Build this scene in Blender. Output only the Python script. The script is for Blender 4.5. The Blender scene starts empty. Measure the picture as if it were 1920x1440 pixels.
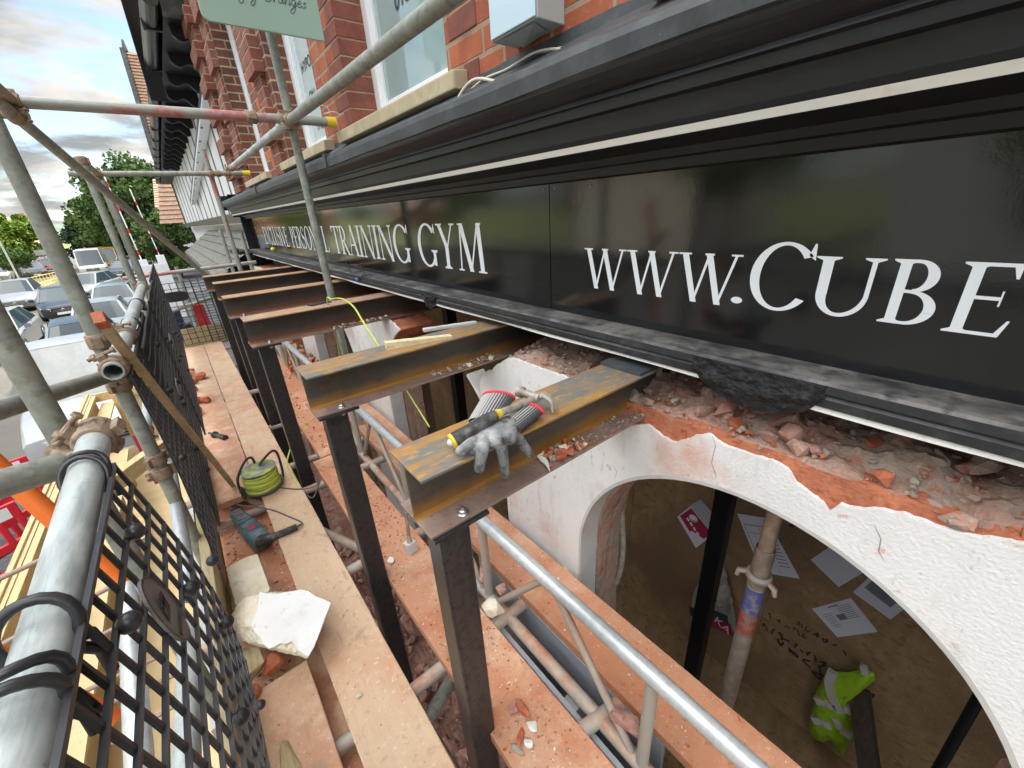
import bpy, bmesh, math, random
from math import sin, cos, pi, radians, sqrt, atan2
from mathutils import Vector, Matrix, noise as mnoise

# ------------------------------------------------------------------ camera, light, exposure
RC = ((0.774513, -0.630071, -0.056037), (-0.292138, -0.277718, -0.915166), (0.561057, 0.725178, -0.399164))
FPX = 759.359                      # focal length in pixels of a 1920 px wide frame
scene = bpy.context.scene
col = scene.collection

cam_d = bpy.data.cameras.new("camera")
cam = bpy.data.objects.new("camera", cam_d)
col.objects.link(cam)
_r, _d, _f = (Vector(v) for v in RC)
cam.matrix_world = Matrix(((_r[0], -_d[0], -_f[0], 0), (_r[1], -_d[1], -_f[1], 0), (_r[2], -_d[2], -_f[2], 0), (0, 0, 0, 1)))
cam_d.sensor_width = 36.0
cam_d.lens = FPX / 1920 * 36
cam_d.clip_start = 0.02
cam_d.clip_end = 3000
scene.camera = cam

SUN_EL, SUN_AZ = 48.0, 62.0      # azimuth measured from +Y (along the street) towards +X (the buildings)
world = bpy.data.worlds.new("World")
scene.world = world
world.use_nodes = True
wn, wl = world.node_tree.nodes, world.node_tree.links
for n in list(wn): wn.remove(n)
w_out = wn.new("ShaderNodeOutputWorld"); w_bg = wn.new("ShaderNodeBackground")
w_sky = wn.new("ShaderNodeTexSky"); w_sky.sky_type = 'NISHITA'; w_sky.sun_disc = False
w_sky.sun_elevation = radians(SUN_EL); w_sky.sun_rotation = radians(SUN_AZ)
w_sky.air_density = 1.0; w_sky.dust_density = 0.6; w_sky.ozone_density = 1.5
w_tc = wn.new("ShaderNodeTexCoord")
w_sep = wn.new("ShaderNodeSeparateXYZ"); wl.new(w_tc.outputs['Generated'], w_sep.inputs[0])
w_mx = wn.new("ShaderNodeMath"); w_mx.operation = 'MAXIMUM'; w_mx.inputs[1].default_value = 0.0
wl.new(w_sep.outputs[2], w_mx.inputs[0])
w_ad = wn.new("ShaderNodeMath"); w_ad.operation = 'ADD'; w_ad.inputs[1].default_value = 0.22
wl.new(w_mx.outputs[0], w_ad.inputs[0])
w_dv = wn.new("ShaderNodeVectorMath"); w_dv.operation = 'DIVIDE'
w_cb = wn.new("ShaderNodeCombineXYZ")
for i in range(3): wl.new(w_ad.outputs[0], w_cb.inputs[i])
wl.new(w_tc.outputs['Generated'], w_dv.inputs[0]); wl.new(w_cb.outputs[0], w_dv.inputs[1])
def w_noise(scale, detail, lo, hi, off):
    a = wn.new("ShaderNodeVectorMath"); a.operation = 'ADD'; a.inputs[1].default_value = off
    wl.new(w_dv.outputs[0], a.inputs[0])
    n = wn.new("ShaderNodeTexNoise"); n.inputs['Scale'].default_value = scale
    n.inputs['Detail'].default_value = detail; n.inputs['Roughness'].default_value = 0.55
    n.inputs['Distortion'].default_value = 0.35
    wl.new(a.outputs[0], n.inputs['Vector'])
    r = wn.new("ShaderNodeMapRange"); r.inputs[1].default_value = lo; r.inputs[2].default_value = hi
    r.interpolation_type = 'SMOOTHSTEP'
    wl.new(n.outputs[0], r.inputs[0]); return r.outputs[0]
cl = w_noise(1.9, 9, 0.39, 0.53, (3.1, 7.7, 0))        # where there is cloud
sh = w_noise(1.9, 7, 0.38, 0.66, (8.6, 1.2, 2))        # light and dark parts of the cloud
c_mix = wn.new("ShaderNodeMix"); c_mix.data_type = 'RGBA'
c_mix.inputs[6].default_value = (1.55, 1.70, 1.84, 1); c_mix.inputs[7].default_value = (3.7, 3.68, 3.64, 1)
wl.new(sh, c_mix.inputs[0])
k_mix = wn.new("ShaderNodeMix"); k_mix.data_type = 'RGBA'
wl.new(cl, k_mix.inputs[0]); wl.new(w_sky.outputs[0], k_mix.inputs[6])
# cloud brightness boosted high up, above the camera's view, to light the scene
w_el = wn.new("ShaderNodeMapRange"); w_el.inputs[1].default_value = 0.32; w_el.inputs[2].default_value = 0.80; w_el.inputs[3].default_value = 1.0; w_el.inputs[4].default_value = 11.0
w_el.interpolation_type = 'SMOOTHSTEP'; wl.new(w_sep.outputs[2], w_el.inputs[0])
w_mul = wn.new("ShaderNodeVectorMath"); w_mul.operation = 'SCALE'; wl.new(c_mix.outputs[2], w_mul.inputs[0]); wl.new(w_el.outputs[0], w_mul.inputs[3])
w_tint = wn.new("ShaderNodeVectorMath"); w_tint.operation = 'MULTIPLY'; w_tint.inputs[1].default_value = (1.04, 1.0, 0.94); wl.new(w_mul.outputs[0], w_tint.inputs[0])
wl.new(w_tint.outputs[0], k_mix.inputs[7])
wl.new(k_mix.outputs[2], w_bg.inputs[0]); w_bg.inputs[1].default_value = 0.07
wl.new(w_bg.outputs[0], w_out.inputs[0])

sun_d = bpy.data.lights.new("sun", 'SUN'); sun = bpy.data.objects.new("sun", sun_d); col.objects.link(sun)
sun_d.energy = 2.0; sun_d.angle = radians(0.6); sun_d.color = (1, 0.95, 0.86)
_az, _el = radians(SUN_AZ), radians(SUN_EL)
_sd = Vector((sin(_az) * cos(_el), cos(_az) * cos(_el), sin(_el)))
sun.rotation_euler = _sd.to_track_quat('Z', 'Y').to_euler()

scene.cycles.diffuse_bounces = 6
scene.view_settings.view_transform = 'Standard'
scene.view_settings.look = 'None'
scene.view_settings.gamma = 1
scene.view_settings.use_curve_mapping = False
scene.view_settings.exposure = 1.93

# ------------------------------------------------------------------ helpers
def ray(px, py):
    c = ((px - 960) / FPX, (py - 720) / FPX, 1.0)
    return Vector([sum(RC[k][i] * c[k] for k in range(3)) for i in range(3)])
def at(px, py, X=None, Y=None, Z=None):
    """a point of the photograph put on the real plane x=X, y=Y or z=Z it belongs to"""
    d = ray(px, py)
    if X is not None: return d * (X / d[0])
    if Y is not None: return d * (Y / d[1])
    return d * (Z / d[2])

class MB:
    def __init__(s): s.v = []; s.f = []; s.m = []; s.sm = []
    def add(s, v, f, mi=0, smooth=False):
        o = len(s.v); s.v += [Vector(p) for p in v]
        for q in f: s.f.append([o + i for i in q]); s.m.append(mi); s.sm.append(smooth)
        return s
    def box(s, a, b, mi=0):
        (x0, y0, z0), (x1, y1, z1) = a, b
        v = [(x0,y0,z0),(x1,y0,z0),(x1,y1,z0),(x0,y1,z0),(x0,y0,z1),(x1,y0,z1),(x1,y1,z1),(x0,y1,z1)]
        return s.add(v, [(0,3,2,1),(4,5,6,7),(0,1,5,4),(1,2,6,5),(2,3,7,6),(3,0,4,7)], mi)
    def obox(s, c, ax, ay, az, mi=0):
        """box round centre c with three half-axis vectors"""
        c, ax, ay, az = map(Vector, (c, ax, ay, az))
        v = [c - ax - ay - az, c + ax - ay - az, c + ax + ay - az, c - ax + ay - az,
             c - ax - ay + az, c + ax - ay + az, c + ax + ay + az, c - ax + ay + az]
        return s.add(v, [(0,3,2,1),(4,5,6,7),(0,1,5,4),(1,2,6,5),(2,3,7,6),(3,0,4,7)], mi)
    def bar(s, p, q, w, h, up=(0,0,1), mi=0):
        p, q = Vector(p), Vector(q); d = (q - p); L = d.length; d.normalize()
        side = d.cross(Vector(up)); side.normalize(); u = side.cross(d)
        return s.obox((p + q) / 2, d * L / 2, side * w / 2, u * h / 2, mi)
    def tube(s, pts, r, n=12, cap=True, mi=0, hollow=False):
        pts = [Vector(p) for p in pts]; rs = r if isinstance(r, (list, tuple)) else [r] * len(pts)
        rings = []; prev = None
        for i, p in enumerate(pts):
            t = (pts[min(i + 1, len(pts) - 1)] - pts[max(i - 1, 0)]).normalized()
            if prev is None:
                a = t.orthogonal().normalized()
            else:
                a = (prev - t * prev.dot(t)).normalized()
            prev = a; b = t.cross(a)
            rings.append([p + (a * cos(2*pi*k/n) + b * sin(2*pi*k/n)) * rs[i] for k in range(n)])
        v = [q for rg in rings for q in rg]; f = []
        for i in range(len(pts) - 1):
            for k in range(n):
                k2 = (k + 1) % n
                f.append((i*n + k, i*n + k2, (i+1)*n + k2, (i+1)*n + k))
        s.add(v, f, mi, True)
        if cap and not hollow:
            s.add(rings[0], [tuple(range(n))[::-1]], mi); s.add(rings[-1], [tuple(range(n))], mi)
        if hollow:
            for ring, c0, dr in ((rings[0], pts[0], pts[1] - pts[0]), (rings[-1], pts[-1], pts[-2] - pts[-1])):
                inn = [c0 + (q - c0) * 0.82 for q in ring]
                deep = [q + dr.normalized() * 0.12 for q in inn]
                vv = ring + inn + deep
                ff = [(k, (k+1) % n, n + (k+1) % n, n + k) for k in range(n)] + [(n + k, n + (k+1) % n, 2*n + (k+1) % n, 2*n + k) for k in range(n)]
                s.add(vv, ff, mi); s.add(deep, [tuple(range(n))], mi)
        return s
    def lathe(s, c, prof, n=20, axis=(0,0,1), mi=0):
        c = Vector(c); ax = Vector(axis).normalized(); a = ax.orthogonal().normalized(); b = ax.cross(a)
        v = [c + ax * z + (a * cos(2*pi*k/n) + b * sin(2*pi*k/n)) * max(r, 1e-5) for r, z in prof for k in range(n)]
        f = [(i*n + k, i*n + (k+1) % n, (i+1)*n + (k+1) % n, (i+1)*n + k) for i in range(len(prof) - 1) for k in range(n)]
        return s.add(v, f, mi, True)
    def ball(s, c, r, n=10, mi=0, sc=(1,1,1)):
        v = []; f = []; m = n // 2 + 1
        for i in range(m + 1):
            th = pi * i / m
            for k in range(n): v.append(Vector(c) + Vector((sin(th)*cos(2*pi*k/n)*r*sc[0], sin(th)*sin(2*pi*k/n)*r*sc[1], cos(th)*r*sc[2])))
        for i in range(m):
            for k in range(n): f.append((i*n + k, (i+1)*n + k, (i+1)*n + (k+1) % n, i*n + (k+1) % n))
        return s.add(v, f, mi, True)
    def prism(s, poly, d, mi=0):
        """flat polygon (3D points) pushed along vector d"""
        n = len(poly); d = Vector(d); a = [Vector(p) for p in poly]
        return s.add(a + [p + d for p in a], [tuple(range(n)), tuple(range(2*n - 1, n - 1, -1))] + [(i, i + n, (i+1) % n + n, (i+1) % n) for i in range(n)], mi)
    def hull(s, pts, mi=0):
        bm = bmesh.new(); vs = [bm.verts.new(p) for p in pts]
        r = bmesh.ops.convex_hull(bm, input=vs)
        bm.verts.ensure_lookup_table()
        used = [v for v in bm.verts if v.link_faces]; ix = {v: i for i, v in enumerate(used)}
        vv = [v.co.copy() for v in used]; ff = [[ix[v] for v in f.verts] for f in bm.faces]
        bm.free(); return s.add(vv, ff, mi)
    def build(s, name, mats, parent=None, bevel=0, kind=None, normals=True):
        o0 = Vector((0, 0, 0))
        if parent is not None: o0 = WPOS[parent.name]
        org = Vector((0,0,0)) + o0
        me = bpy.data.meshes.new(name); me.from_pydata([tuple(p - org) for p in s.v], [], s.f)
        if not isinstance(mats, (list, tuple)): mats = [mats]
        for m in mats: me.materials.append(m)
        me.polygons.foreach_set('material_index', s.m); me.polygons.foreach_set('use_smooth', s.sm)
        me.update()
        if normals:
            bm = bmesh.new(); bm.from_mesh(me); bmesh.ops.recalc_face_normals(bm, faces=bm.faces); bm.to_mesh(me); bm.free()
        o = bpy.data.objects.new(name, me); col.objects.link(o); WPOS[o.name] = org
        if parent is not None: o.parent = parent
        if bevel:
            b = o.modifiers.new('bevel', 'BEVEL'); b.width = bevel; b.segments = 2; b.limit_method = 'ANGLE'; b.angle_limit = radians(40)
        if kind: o['kind'] = kind
        return o
WPOS = {}
def tag(o, label=None, cat=None, group=None, kind=None):
    if label: o['label'] = label
    if cat: o['category'] = cat
    if group: o['group'] = group
    if kind: o['kind'] = kind
    return o
def thing(name, label, cat, loc=(0, 0, 0), group=None):
    o = bpy.data.objects.new(name, None); o.empty_display_size = 0.05; col.objects.link(o); o.location = loc
    WPOS[o.name] = Vector(loc)
    return tag(o, label, cat, group)
def kids(o): return [c for c in bpy.data.objects if c.parent == o]
def copy_tree(o, loc=None, rz=None, label=None, parent=None, off=None):
    c = o.copy(); col.objects.link(c)
    if parent is not None: c.parent = parent
    if off is not None: c.location = Vector(o.location) + Vector(off)
    if loc is not None: c.location = loc
    if rz is not None: c.rotation_euler = (0, 0, rz)
    if label: c['label'] = label
    for ch in kids(o): copy_tree(ch, parent=c)
    return c

# ------------------------------------------------------------------ materials
def mat(name, base, rough=0.6, metal=0.0, layers=(), bump=None, spec=0.5, coat=0, emit=None, bump2=None, trans=0, grad=None):
    """layers: (noise scale, colour, low, high, stretch, [up]) - later layers lie over earlier ones"""
    m = bpy.data.materials.new(name); m.use_nodes = True
    nt = m.node_tree; N, Lk = nt.nodes, nt.links
    bs = N['Principled BSDF']
    tc = N.new('ShaderNodeTexCoord'); oi = N.new('ShaderNodeObjectInfo')
    mul = N.new('ShaderNodeMath'); mul.operation = 'MULTIPLY'; mul.inputs[1].default_value = 7.3; Lk.new(oi.outputs['Random'], mul.inputs[0])
    ad = N.new('ShaderNodeVectorMath'); ad.operation = 'ADD'; Lk.new(tc.outputs['Object'], ad.inputs[0]); Lk.new(mul.outputs[0], ad.inputs[1])
    cur = None
    def rgb(c):
        n = N.new('ShaderNodeRGB'); n.outputs[0].default_value = (c[0], c[1], c[2], 1); return n.outputs[0]
    cur = rgb(base)
    for L in layers:
        sc, c, lo, hi = L[:4]; st = L[4] if len(L) > 4 else (1, 1, 1)
        mp = N.new('ShaderNodeMapping'); mp.inputs['Scale'].default_value = st; Lk.new(ad.outputs[0], mp.inputs[0])
        n = N.new('ShaderNodeTexNoise'); n.inputs['Scale'].default_value = sc; n.inputs['Detail'].default_value = 7; n.inputs['Roughness'].default_value = 0.62
        Lk.new(mp.outputs[0], n.inputs['Vector'])
        r = N.new('ShaderNodeMapRange'); r.inputs[1].default_value = lo; r.inputs[2].default_value = hi; Lk.new(n.outputs[0], r.inputs[0])
        fac = r.outputs[0]
        if len(L) > 5 and L[5]:
            g = N.new('ShaderNodeNewGeometry'); sp = N.new('ShaderNodeSeparateXYZ'); Lk.new(g.outputs['Normal'], sp.inputs[0])
            r2 = N.new('ShaderNodeMapRange'); r2.inputs[1].default_value = 0.2; r2.inputs[2].default_value = 0.8; Lk.new(sp.outputs[2], r2.inputs[0])
            mm = N.new('ShaderNodeMath'); mm.operation = 'MULTIPLY'; Lk.new(fac, mm.inputs[0]); Lk.new(r2.outputs[0], mm.inputs[1]); fac = mm.outputs[0]
        mx = N.new('ShaderNodeMix'); mx.data_type = 'RGBA'; Lk.new(fac, mx.inputs[0]); Lk.new(cur, mx.inputs[6]); Lk.new(rgb(c), mx.inputs[7])
        cur = mx.outputs[2]
    if grad:   # a band of wear/stain between two heights (object z): (z0, z1, colour, noise scale)
        z0, z1, c, sc = grad
        sp = N.new('ShaderNodeSeparateXYZ'); Lk.new(tc.outputs['Object'], sp.inputs[0])
        n = N.new('ShaderNodeTexNoise'); n.inputs['Scale'].default_value = sc; n.inputs['Detail'].default_value = 6; Lk.new(tc.outputs['Object'], n.inputs['Vector'])
        m1 = N.new('ShaderNodeMath'); m1.operation = 'MULTIPLY_ADD'; m1.inputs[1].default_value = (z1 - z0) * 1.2; m1.inputs[2].default_value = -(z1 - z0) * 0.6
        Lk.new(n.outputs[0], m1.inputs[0])
        a = N.new('ShaderNodeMath'); a.operation = 'ADD'; Lk.new(sp.outputs[2], a.inputs[0]); Lk.new(m1.outputs[0], a.inputs[1])
        r = N.new('ShaderNodeMapRange'); r.inputs[1].default_value = z0; r.inputs[2].default_value = z1; r.inputs[3].default_value = 1; r.inputs[4].default_value = 0; Lk.new(a.outputs[0], r.inputs[0])
        mx = N.new('ShaderNodeMix'); mx.data_type = 'RGBA'; Lk.new(r.outputs[0], mx.inputs[0]); Lk.new(cur, mx.inputs[6]); Lk.new(rgb(c), mx.inputs[7]); cur = mx.outputs[2]
    Lk.new(cur, bs.inputs['Base Color'])
    bs.inputs['Roughness'].default_value = rough; bs.inputs['Metallic'].default_value = metal
    bs.inputs['Specular IOR Level'].default_value = spec; bs.inputs['Coat Weight'].default_value = coat
    if trans: bs.inputs['Transmission Weight'].default_value = trans
    last = None
    for b in (bump, bump2):
        if b:
            n = N.new('ShaderNodeTexNoise'); n.inputs['Scale'].default_value = b[0]; n.inputs['Detail'].default_value = 6
            mp = N.new('ShaderNodeMapping'); mp.inputs['Scale'].default_value = b[2] if len(b) > 2 else (1,1,1)
            Lk.new(ad.outputs[0], mp.inputs[0]); Lk.new(mp.outputs[0], n.inputs['Vector'])
            bp = N.new('ShaderNodeBump'); bp.inputs['Strength'].default_value = b[1]; bp.inputs['Distance'].default_value = b[3] if len(b) > 3 else 0.01
            Lk.new(n.outputs[0], bp.inputs['Height'])
            if last: Lk.new(last, bp.inputs['Normal'])
            last = bp.outputs[0]
    if last: Lk.new(last, bs.inputs['Normal'])
    if emit: bs.inputs['Emission Color'].default_value = (*emit[0], 1); bs.inputs['Emission Strength'].default_value = emit[1]
    return m

def brick_mat(name, c1, c2, mortar, course=0.085, length=0.235, msize=0.009, wall='both'):
    m = bpy.data.materials.new(name); m.use_nodes = True; nt = m.node_tree; N, Lk = nt.nodes, nt.links; bs = N['Principled BSDF']
    tc = N.new('ShaderNodeTexCoord'); sp = N.new('ShaderNodeSeparateXYZ'); Lk.new(tc.outputs['Object'], sp.inputs[0])
    ge = N.new('ShaderNodeNewGeometry'); sn = N.new('ShaderNodeSeparateXYZ'); Lk.new(ge.outputs['Normal'], sn.inputs[0])
    ab = N.new('ShaderNodeMath'); ab.operation = 'ABSOLUTE'; Lk.new(sn.outputs[0], ab.inputs[0])
    gt = N.new('ShaderNodeMath'); gt.operation = 'GREATER_THAN'; gt.inputs[1].default_value = 0.5; Lk.new(ab.outputs[0], gt.inputs[0])
    mx = N.new('ShaderNodeMix'); mx.data_type = 'FLOAT'; Lk.new(gt.outputs[0], mx.inputs[0]); Lk.new(sp.outputs[0], mx.inputs[2]); Lk.new(sp.outputs[1], mx.inputs[3])
    cb = N.new('ShaderNodeCombineXYZ'); Lk.new(mx.outputs[0], cb.inputs[0]); Lk.new(sp.outputs[2], cb.inputs[1])
    wob = N.new('ShaderNodeTexNoise'); wob.inputs['Scale'].default_value = 14; Lk.new(tc.outputs['Object'], wob.inputs['Vector'])
    ws = N.new('ShaderNodeVectorMath'); ws.operation = 'SCALE'; ws.inputs[3].default_value = 0.008; Lk.new(wob.outputs[1], ws.inputs[0])
    wa = N.new('ShaderNodeVectorMath'); wa.operation = 'ADD'; Lk.new(cb.outputs[0], wa.inputs[0]); Lk.new(ws.outputs[0], wa.inputs[1])
    br = N.new('ShaderNodeTexBrick'); Lk.new(wa.outputs[0], br.inputs['Vector'])
    br.inputs['Color1'].default_value = (*c1, 1); br.inputs['Color2'].default_value = (*c2, 1); br.inputs['Mortar'].default_value = (*mortar, 1)
    br.inputs['Scale'].default_value = 1; br.inputs['Brick Width'].default_value = length; br.inputs['Row Height'].default_value = course
    br.inputs['Mortar Size'].default_value = msize; br.inputs['Mortar Smooth'].default_value = 0.25; br.inputs['Bias'].default_value = -0.1
    n = N.new('ShaderNodeTexNoise'); n.inputs['Scale'].default_value = 9; n.inputs['Detail'].default_value = 8; Lk.new(tc.outputs['Object'], n.inputs['Vector'])
    r = N.new('ShaderNodeMapRange'); r.inputs[1].default_value = .42; r.inputs[2].default_value = .72; r.inputs[4].default_value = .6; Lk.new(n.outputs[0], r.inputs[0])
    m2 = N.new('ShaderNodeMix'); m2.data_type = 'RGBA'; Lk.new(r.outputs[0], m2.inputs[0]); Lk.new(br.outputs[0], m2.inputs[6]); m2.inputs[7].default_value = (c2[0]*.5, c2[1]*.5, c2[2]*.55, 1)
    n3 = N.new('ShaderNodeTexNoise'); n3.inputs['Scale'].default_value = 60; n3.inputs['Detail'].default_value = 5; Lk.new(tc.outputs['Object'], n3.inputs['Vector'])
    r3 = N.new('ShaderNodeMapRange'); r3.inputs[1].default_value = .58; r3.inputs[2].default_value = .75; r3.inputs[4].default_value = .5; Lk.new(n3.outputs[0], r3.inputs[0])
    m3 = N.new('ShaderNodeMix'); m3.data_type = 'RGBA'; Lk.new(r3.outputs[0], m3.inputs[0]); Lk.new(m2.outputs[2], m3.inputs[6]); m3.inputs[7].default_value = (min(1, c1[0]*1.5+.05), c1[1]*1.6+.05, c1[2]*1.6+.05, 1)
    Lk.new(m3.outputs[2], bs.inputs['Base Color']); bs.inputs['Roughness'].default_value = .85
    bp = N.new('ShaderNodeBump'); bp.inputs['Strength'].default_value = .8; bp.inputs['Distance'].default_value = .006; bp.invert = True; Lk.new(br.outputs[1], bp.inputs['Height'])
    bp2 = N.new('ShaderNodeBump'); bp2.inputs['Strength'].default_value = .35; bp2.inputs['Distance'].default_value = .004; Lk.new(n3.outputs[0], bp2.inputs['Height']); Lk.new(bp.outputs[0], bp2.inputs['Normal'])
    Lk.new(bp2.outputs[0], bs.inputs['Normal'])
    return m

M = {}
DUST = (.43, .20, .125)
M['galv'] = mat('galvanised_tube', (.43, .475, .475), .45, .15, [(55, (.30, .34, .34), .46, .60, (1,.10,1)), (24, (.56, .60, .60), .50, .66, (1,.25,1)), (9, (.36, .37, .33), .54, .70), (90, (.24, .22, .20), .62, .72)], (90, .15, (1,1,1), .002))
M['tube'] = mat('weathered_tube', (.25, .27, .235), .55, .2, [(14, (.38, .40, .36), .45, .7), (35, (.17, .17, .14), .5, .7), (5, (.33, .30, .24), .55, .75)], (70, .25, (1,1,1), .002))
M['tube_red'] = mat('tube_with_red_paint', (.30, .32, .29), .55, .3, [(2.6, (.42, .16, .15), .47, .53), (30, (.36, .37, .34), .5, .7)], (70, .2, (1,1,1), .002))
M['tube_dust'] = mat('dust_caked_tube', (.40, .40, .36), .65, .2, [(6, DUST, .38, .58, (1,1,1), True), (20, (.5, .38, .3), .45, .7)], (60, .4, (1,1,1), .003))
M['tube_bright'] = mat('bright_galvanised_tube', (.56, .59, .60), .40, .45, [(45, (.45, .48, .5), .42, .66), (14, (.5, .36, .3), .62, .74)], (120, .15, (1,1,1), .001))
M['coupler'] = mat('rusty_coupler', (.29, .21, .15), .7, .4, [(35, (.42, .33, .24), .45, .65), (50, (.16, .12, .09), .5, .7)], (80, .6, (1,1,1), .004))
M['cap'] = mat('yellow_end_cap', (.72, .52, .03), .5)
RUST = (.36, .155, .03); SCALE = (.105, .115, .115)
M['beam_top'] = mat('beam_flange_scale_and_rust', (.19, .195, .185), .55, .3, [(5, (.44, .235, .06), .46, .63, (1, 4, 1)), (22, (.55, .31, .08), .54, .66, (1, 3, 1)), (9, (.36, .21, .13), .52, .68)], (50, .3, (1,1,1), .002))
M['beam_top_dusty'] = mat('beam_flange_dusty_rust', (.36, .24, .17), .7, .2, [(5, (.48, .27, .10), .45, .6, (1, 4, 1)), (22, (.30, .22, .18), .5, .66), (9, (.50, .38, .30), .55, .72)], (50, .3, (1,1,1), .002))
M['beam_web'] = mat('beam_web_scale', (.085, .075, .062), .5, .4, [(4, (.14, .125, .10), .45, .7, (.5, 1, 3)), (25, (.16, .09, .045), .56, .75)], (40, .25, (1,1,1), .002), grad=(.012, .056, (.37, .18, .04), 12))
M['beam_web_red'] = mat('beam_web_scale_brown', (.075, .065, .06), .5, .4, [(4, (.12, .10, .085), .45, .7, (.5, 1, 3)), (25, (.15, .08, .05), .56, .75)], (40, .25, (1,1,1), .002), grad=(.014, .060, (.20, .085, .045), 12))
M['beam_bot'] = mat('beam_lower_flange', (.25, .17, .14), .6, .25, [(12, (.34, .24, .20), .45, .65), (7, (.42, .23, .07), .58, .70), (60, (.16, .12, .10), .55, .7)], (60, .35, (1,1,1), .002))
M['post'] = mat('mill_scale_post', (.036, .038, .041), .34, .4, [(9, (.075, .070, .066), .52, .7, (1, 1, .05)), (60, (.022, .022, .024), .5, .62), (40, (.20, .14, .11), .68, .76, (1,1,.06))], (60, .3, (1,1,1), .002))
M['bolt'] = mat('zinc_bolt', (.6, .62, .63), .3, .9)
M['board'] = mat('dusty_scaffold_board', (.56, .40, .27), .85, 0, [(3, (.60, .44, .30), .4, .7, (8, .6, 1)), (1.6, (.54, .32, .20), .47, .60), (.7, (.53, .28, .17), .43, .58), (14, (.44, .26, .16), .60, .72, (3, .5, 1)), (9, (.62, .46, .33), .5, .7), (60, (.66, .53, .40), .58, .70), (26, (.48, .32, .21), .58, .70), (45, (.45, .19, .11), .63, .68), (7, (.38, .27, .18), .63, .72)], (25, .35, (6, .5, 1), .002), bump2=(160, .5, (1,1,1), .001))
M['board_red'] = mat('brick_dusted_board', (.52, .26, .155), .9, 0, [(2.5, (.60, .41, .28), .46, .62), (7, (.47, .19, .10), .5, .66), (1.2, (.50, .21, .11), .48, .62), (80, (.64, .44, .34), .60, .70), (45, (.40, .13, .07), .62, .70)], (30, .6, (1,1,1), .004), bump2=(140, .8, (1,1,1), .003))
M['timber'] = mat('new_sawn_timber', (.60, .42, .20), .7, 0, [(5, (.68, .52, .28), .4, .62, (10, .8, 10)), (8, (.50, .32, .14), .56, .7, (6, .6, 6))], (40, .15, (6, .5, 6), .001))
M['timber_old'] = mat('weathered_timber', (.44, .36, .20), .8, 0, [(6, (.52, .44, .27), .4, .62, (8, .8, 8)), (9, (.30, .23, .13), .54, .7, (6, .6, 6)), (5, (.47, .30, .2), .56, .7)], (60, .3, (6, .5, 6), .002))
M['timber_pale'] = mat('pale_split_timber', (.66, .58, .36), .8, 0, [(8, (.55, .44, .22), .48, .66, (1, 9, 9)), (40, (.74, .68, .48), .5, .7)], (70, .5, (.5, 6, 6), .003))
M['timber_dark'] = mat('dark_oak', (.06, .045, .035), .8, 0, [(6, (.10, .075, .055), .45, .65, (5,5,.6))], (40, .4, (5,5,.5), .003))
M['ply'] = mat('plywood', (.62, .47, .25), .7, 0, [(2, (.68, .54, .31), .4, .65, (1, 3, 1)), (14, (.52, .36, .17), .6, .72)], (60, .12))
M['plaster'] = mat('white_painted_render', (.79, .79, .785), .8, 0, [(3, (.70, .70, .70), .50, .72), (30, (.52, .50, .48), .63, .74, (1, 1.4, .35)), (7, (.66, .64, .61), .56, .70, (1, 2, .5)), (2.6, (.64, .38, .30), .57, .74), (20, (.60, .34, .27), .63, .72)], (120, .7, (1,1,1), .003), bump2=(14, .10, (1,1,.5), .010))
M['plaster_dirty'] = mat('stained_render', (.74, .72, .71), .85, 0, [(2.6, (.66, .42, .35), .45, .66), (30, (.55, .50, .48), .62, .76), (7, (.56, .28, .2), .60, .74)], (120, .5, (1,1,1), .003))
M['reveal'] = mat('grey_reveal', (.55, .545, .53), .85, 0, [(6, (.46, .44, .42), .45, .7)], (60, .3, (1,1,1), .003))
M['brick_raw'] = mat('broken_red_brick', (.44, .15, .08), .95, 0, [(14, (.58, .21, .10), .45, .62), (40, (.36, .09, .045), .52, .66), (9, (.45, .26, .19), .58, .70), (110, (.68, .44, .33), .64, .72)], (45, .8, (1,1,1), .01))
M['masonry'] = mat('broken_masonry', (.40, .25, .195), .95, 0, [(8, (.38, .31, .25), .46, .60), (20, (.42, .19, .12), .54, .66), (60, (.48, .42, .36), .56, .70)], (30, .9, (1,1,1), .012), bump2=(120, .5, (1,1,1), .003))
M['mortar'] = mat('old_lime_mortar', (.38, .335, .27), .95, 0, [(30, (.28, .245, .2), .45, .62), (70, (.48, .43, .36), .56, .7)], (90, .6, (1,1,1), .003))
M['chip_pink'] = mat('pink_brick_fragment', (.38, .21, .17), .95, 0, [(25, (.50, .28, .22), .45, .62), (60, (.30, .12, .09), .52, .66)], (70, .5, (1,1,1), .003))
M['chip_red'] = mat('red_brick_fragment', (.44, .14, .07), .9, 0, [(30, (.42, .09, .04), .48, .62), (80, (.62, .28, .18), .6, .7)], (70, .5, (1,1,1), .003))
M['chip_white'] = mat('white_plaster_flake', (.76, .75, .71), .9, 0, [(40, (.62, .56, .48), .55, .7)], (80, .4, (1,1,1), .003))
M['rubble'] = mat('dusty_rubble', (.30, .15, .115), .95, 0, [(12, (.36, .23, .18), .45, .62), (30, (.20, .09, .065), .5, .66)], (60, .8, (1,1,1), .006))
M['stone'] = mat('cream_limestone', (.63, .56, .42), .9, 0, [(9, (.70, .66, .55), .42, .6), (20, (.50, .40, .27), .56, .72), (6, (.58, .36, .26), .60, .74)], (30, .8, (1,1,1), .008))
M['sill'] = mat('sandstone_sill', (.45, .37, .24), .9, 0, [(12, (.52, .45, .31), .45, .65), (5, (.30, .26, .18), .54, .68)], (30, .5, (1,1,1), .004))
M['sign_black'] = mat('gloss_black_panel', (.008, .009, .010), .10, 0, [(5, (.014, .015, .016), .5, .7)], (26, .045, (1,1,1), .004), spec=.55, bump2=(260, .10, (1,1,1), .0006))
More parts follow.
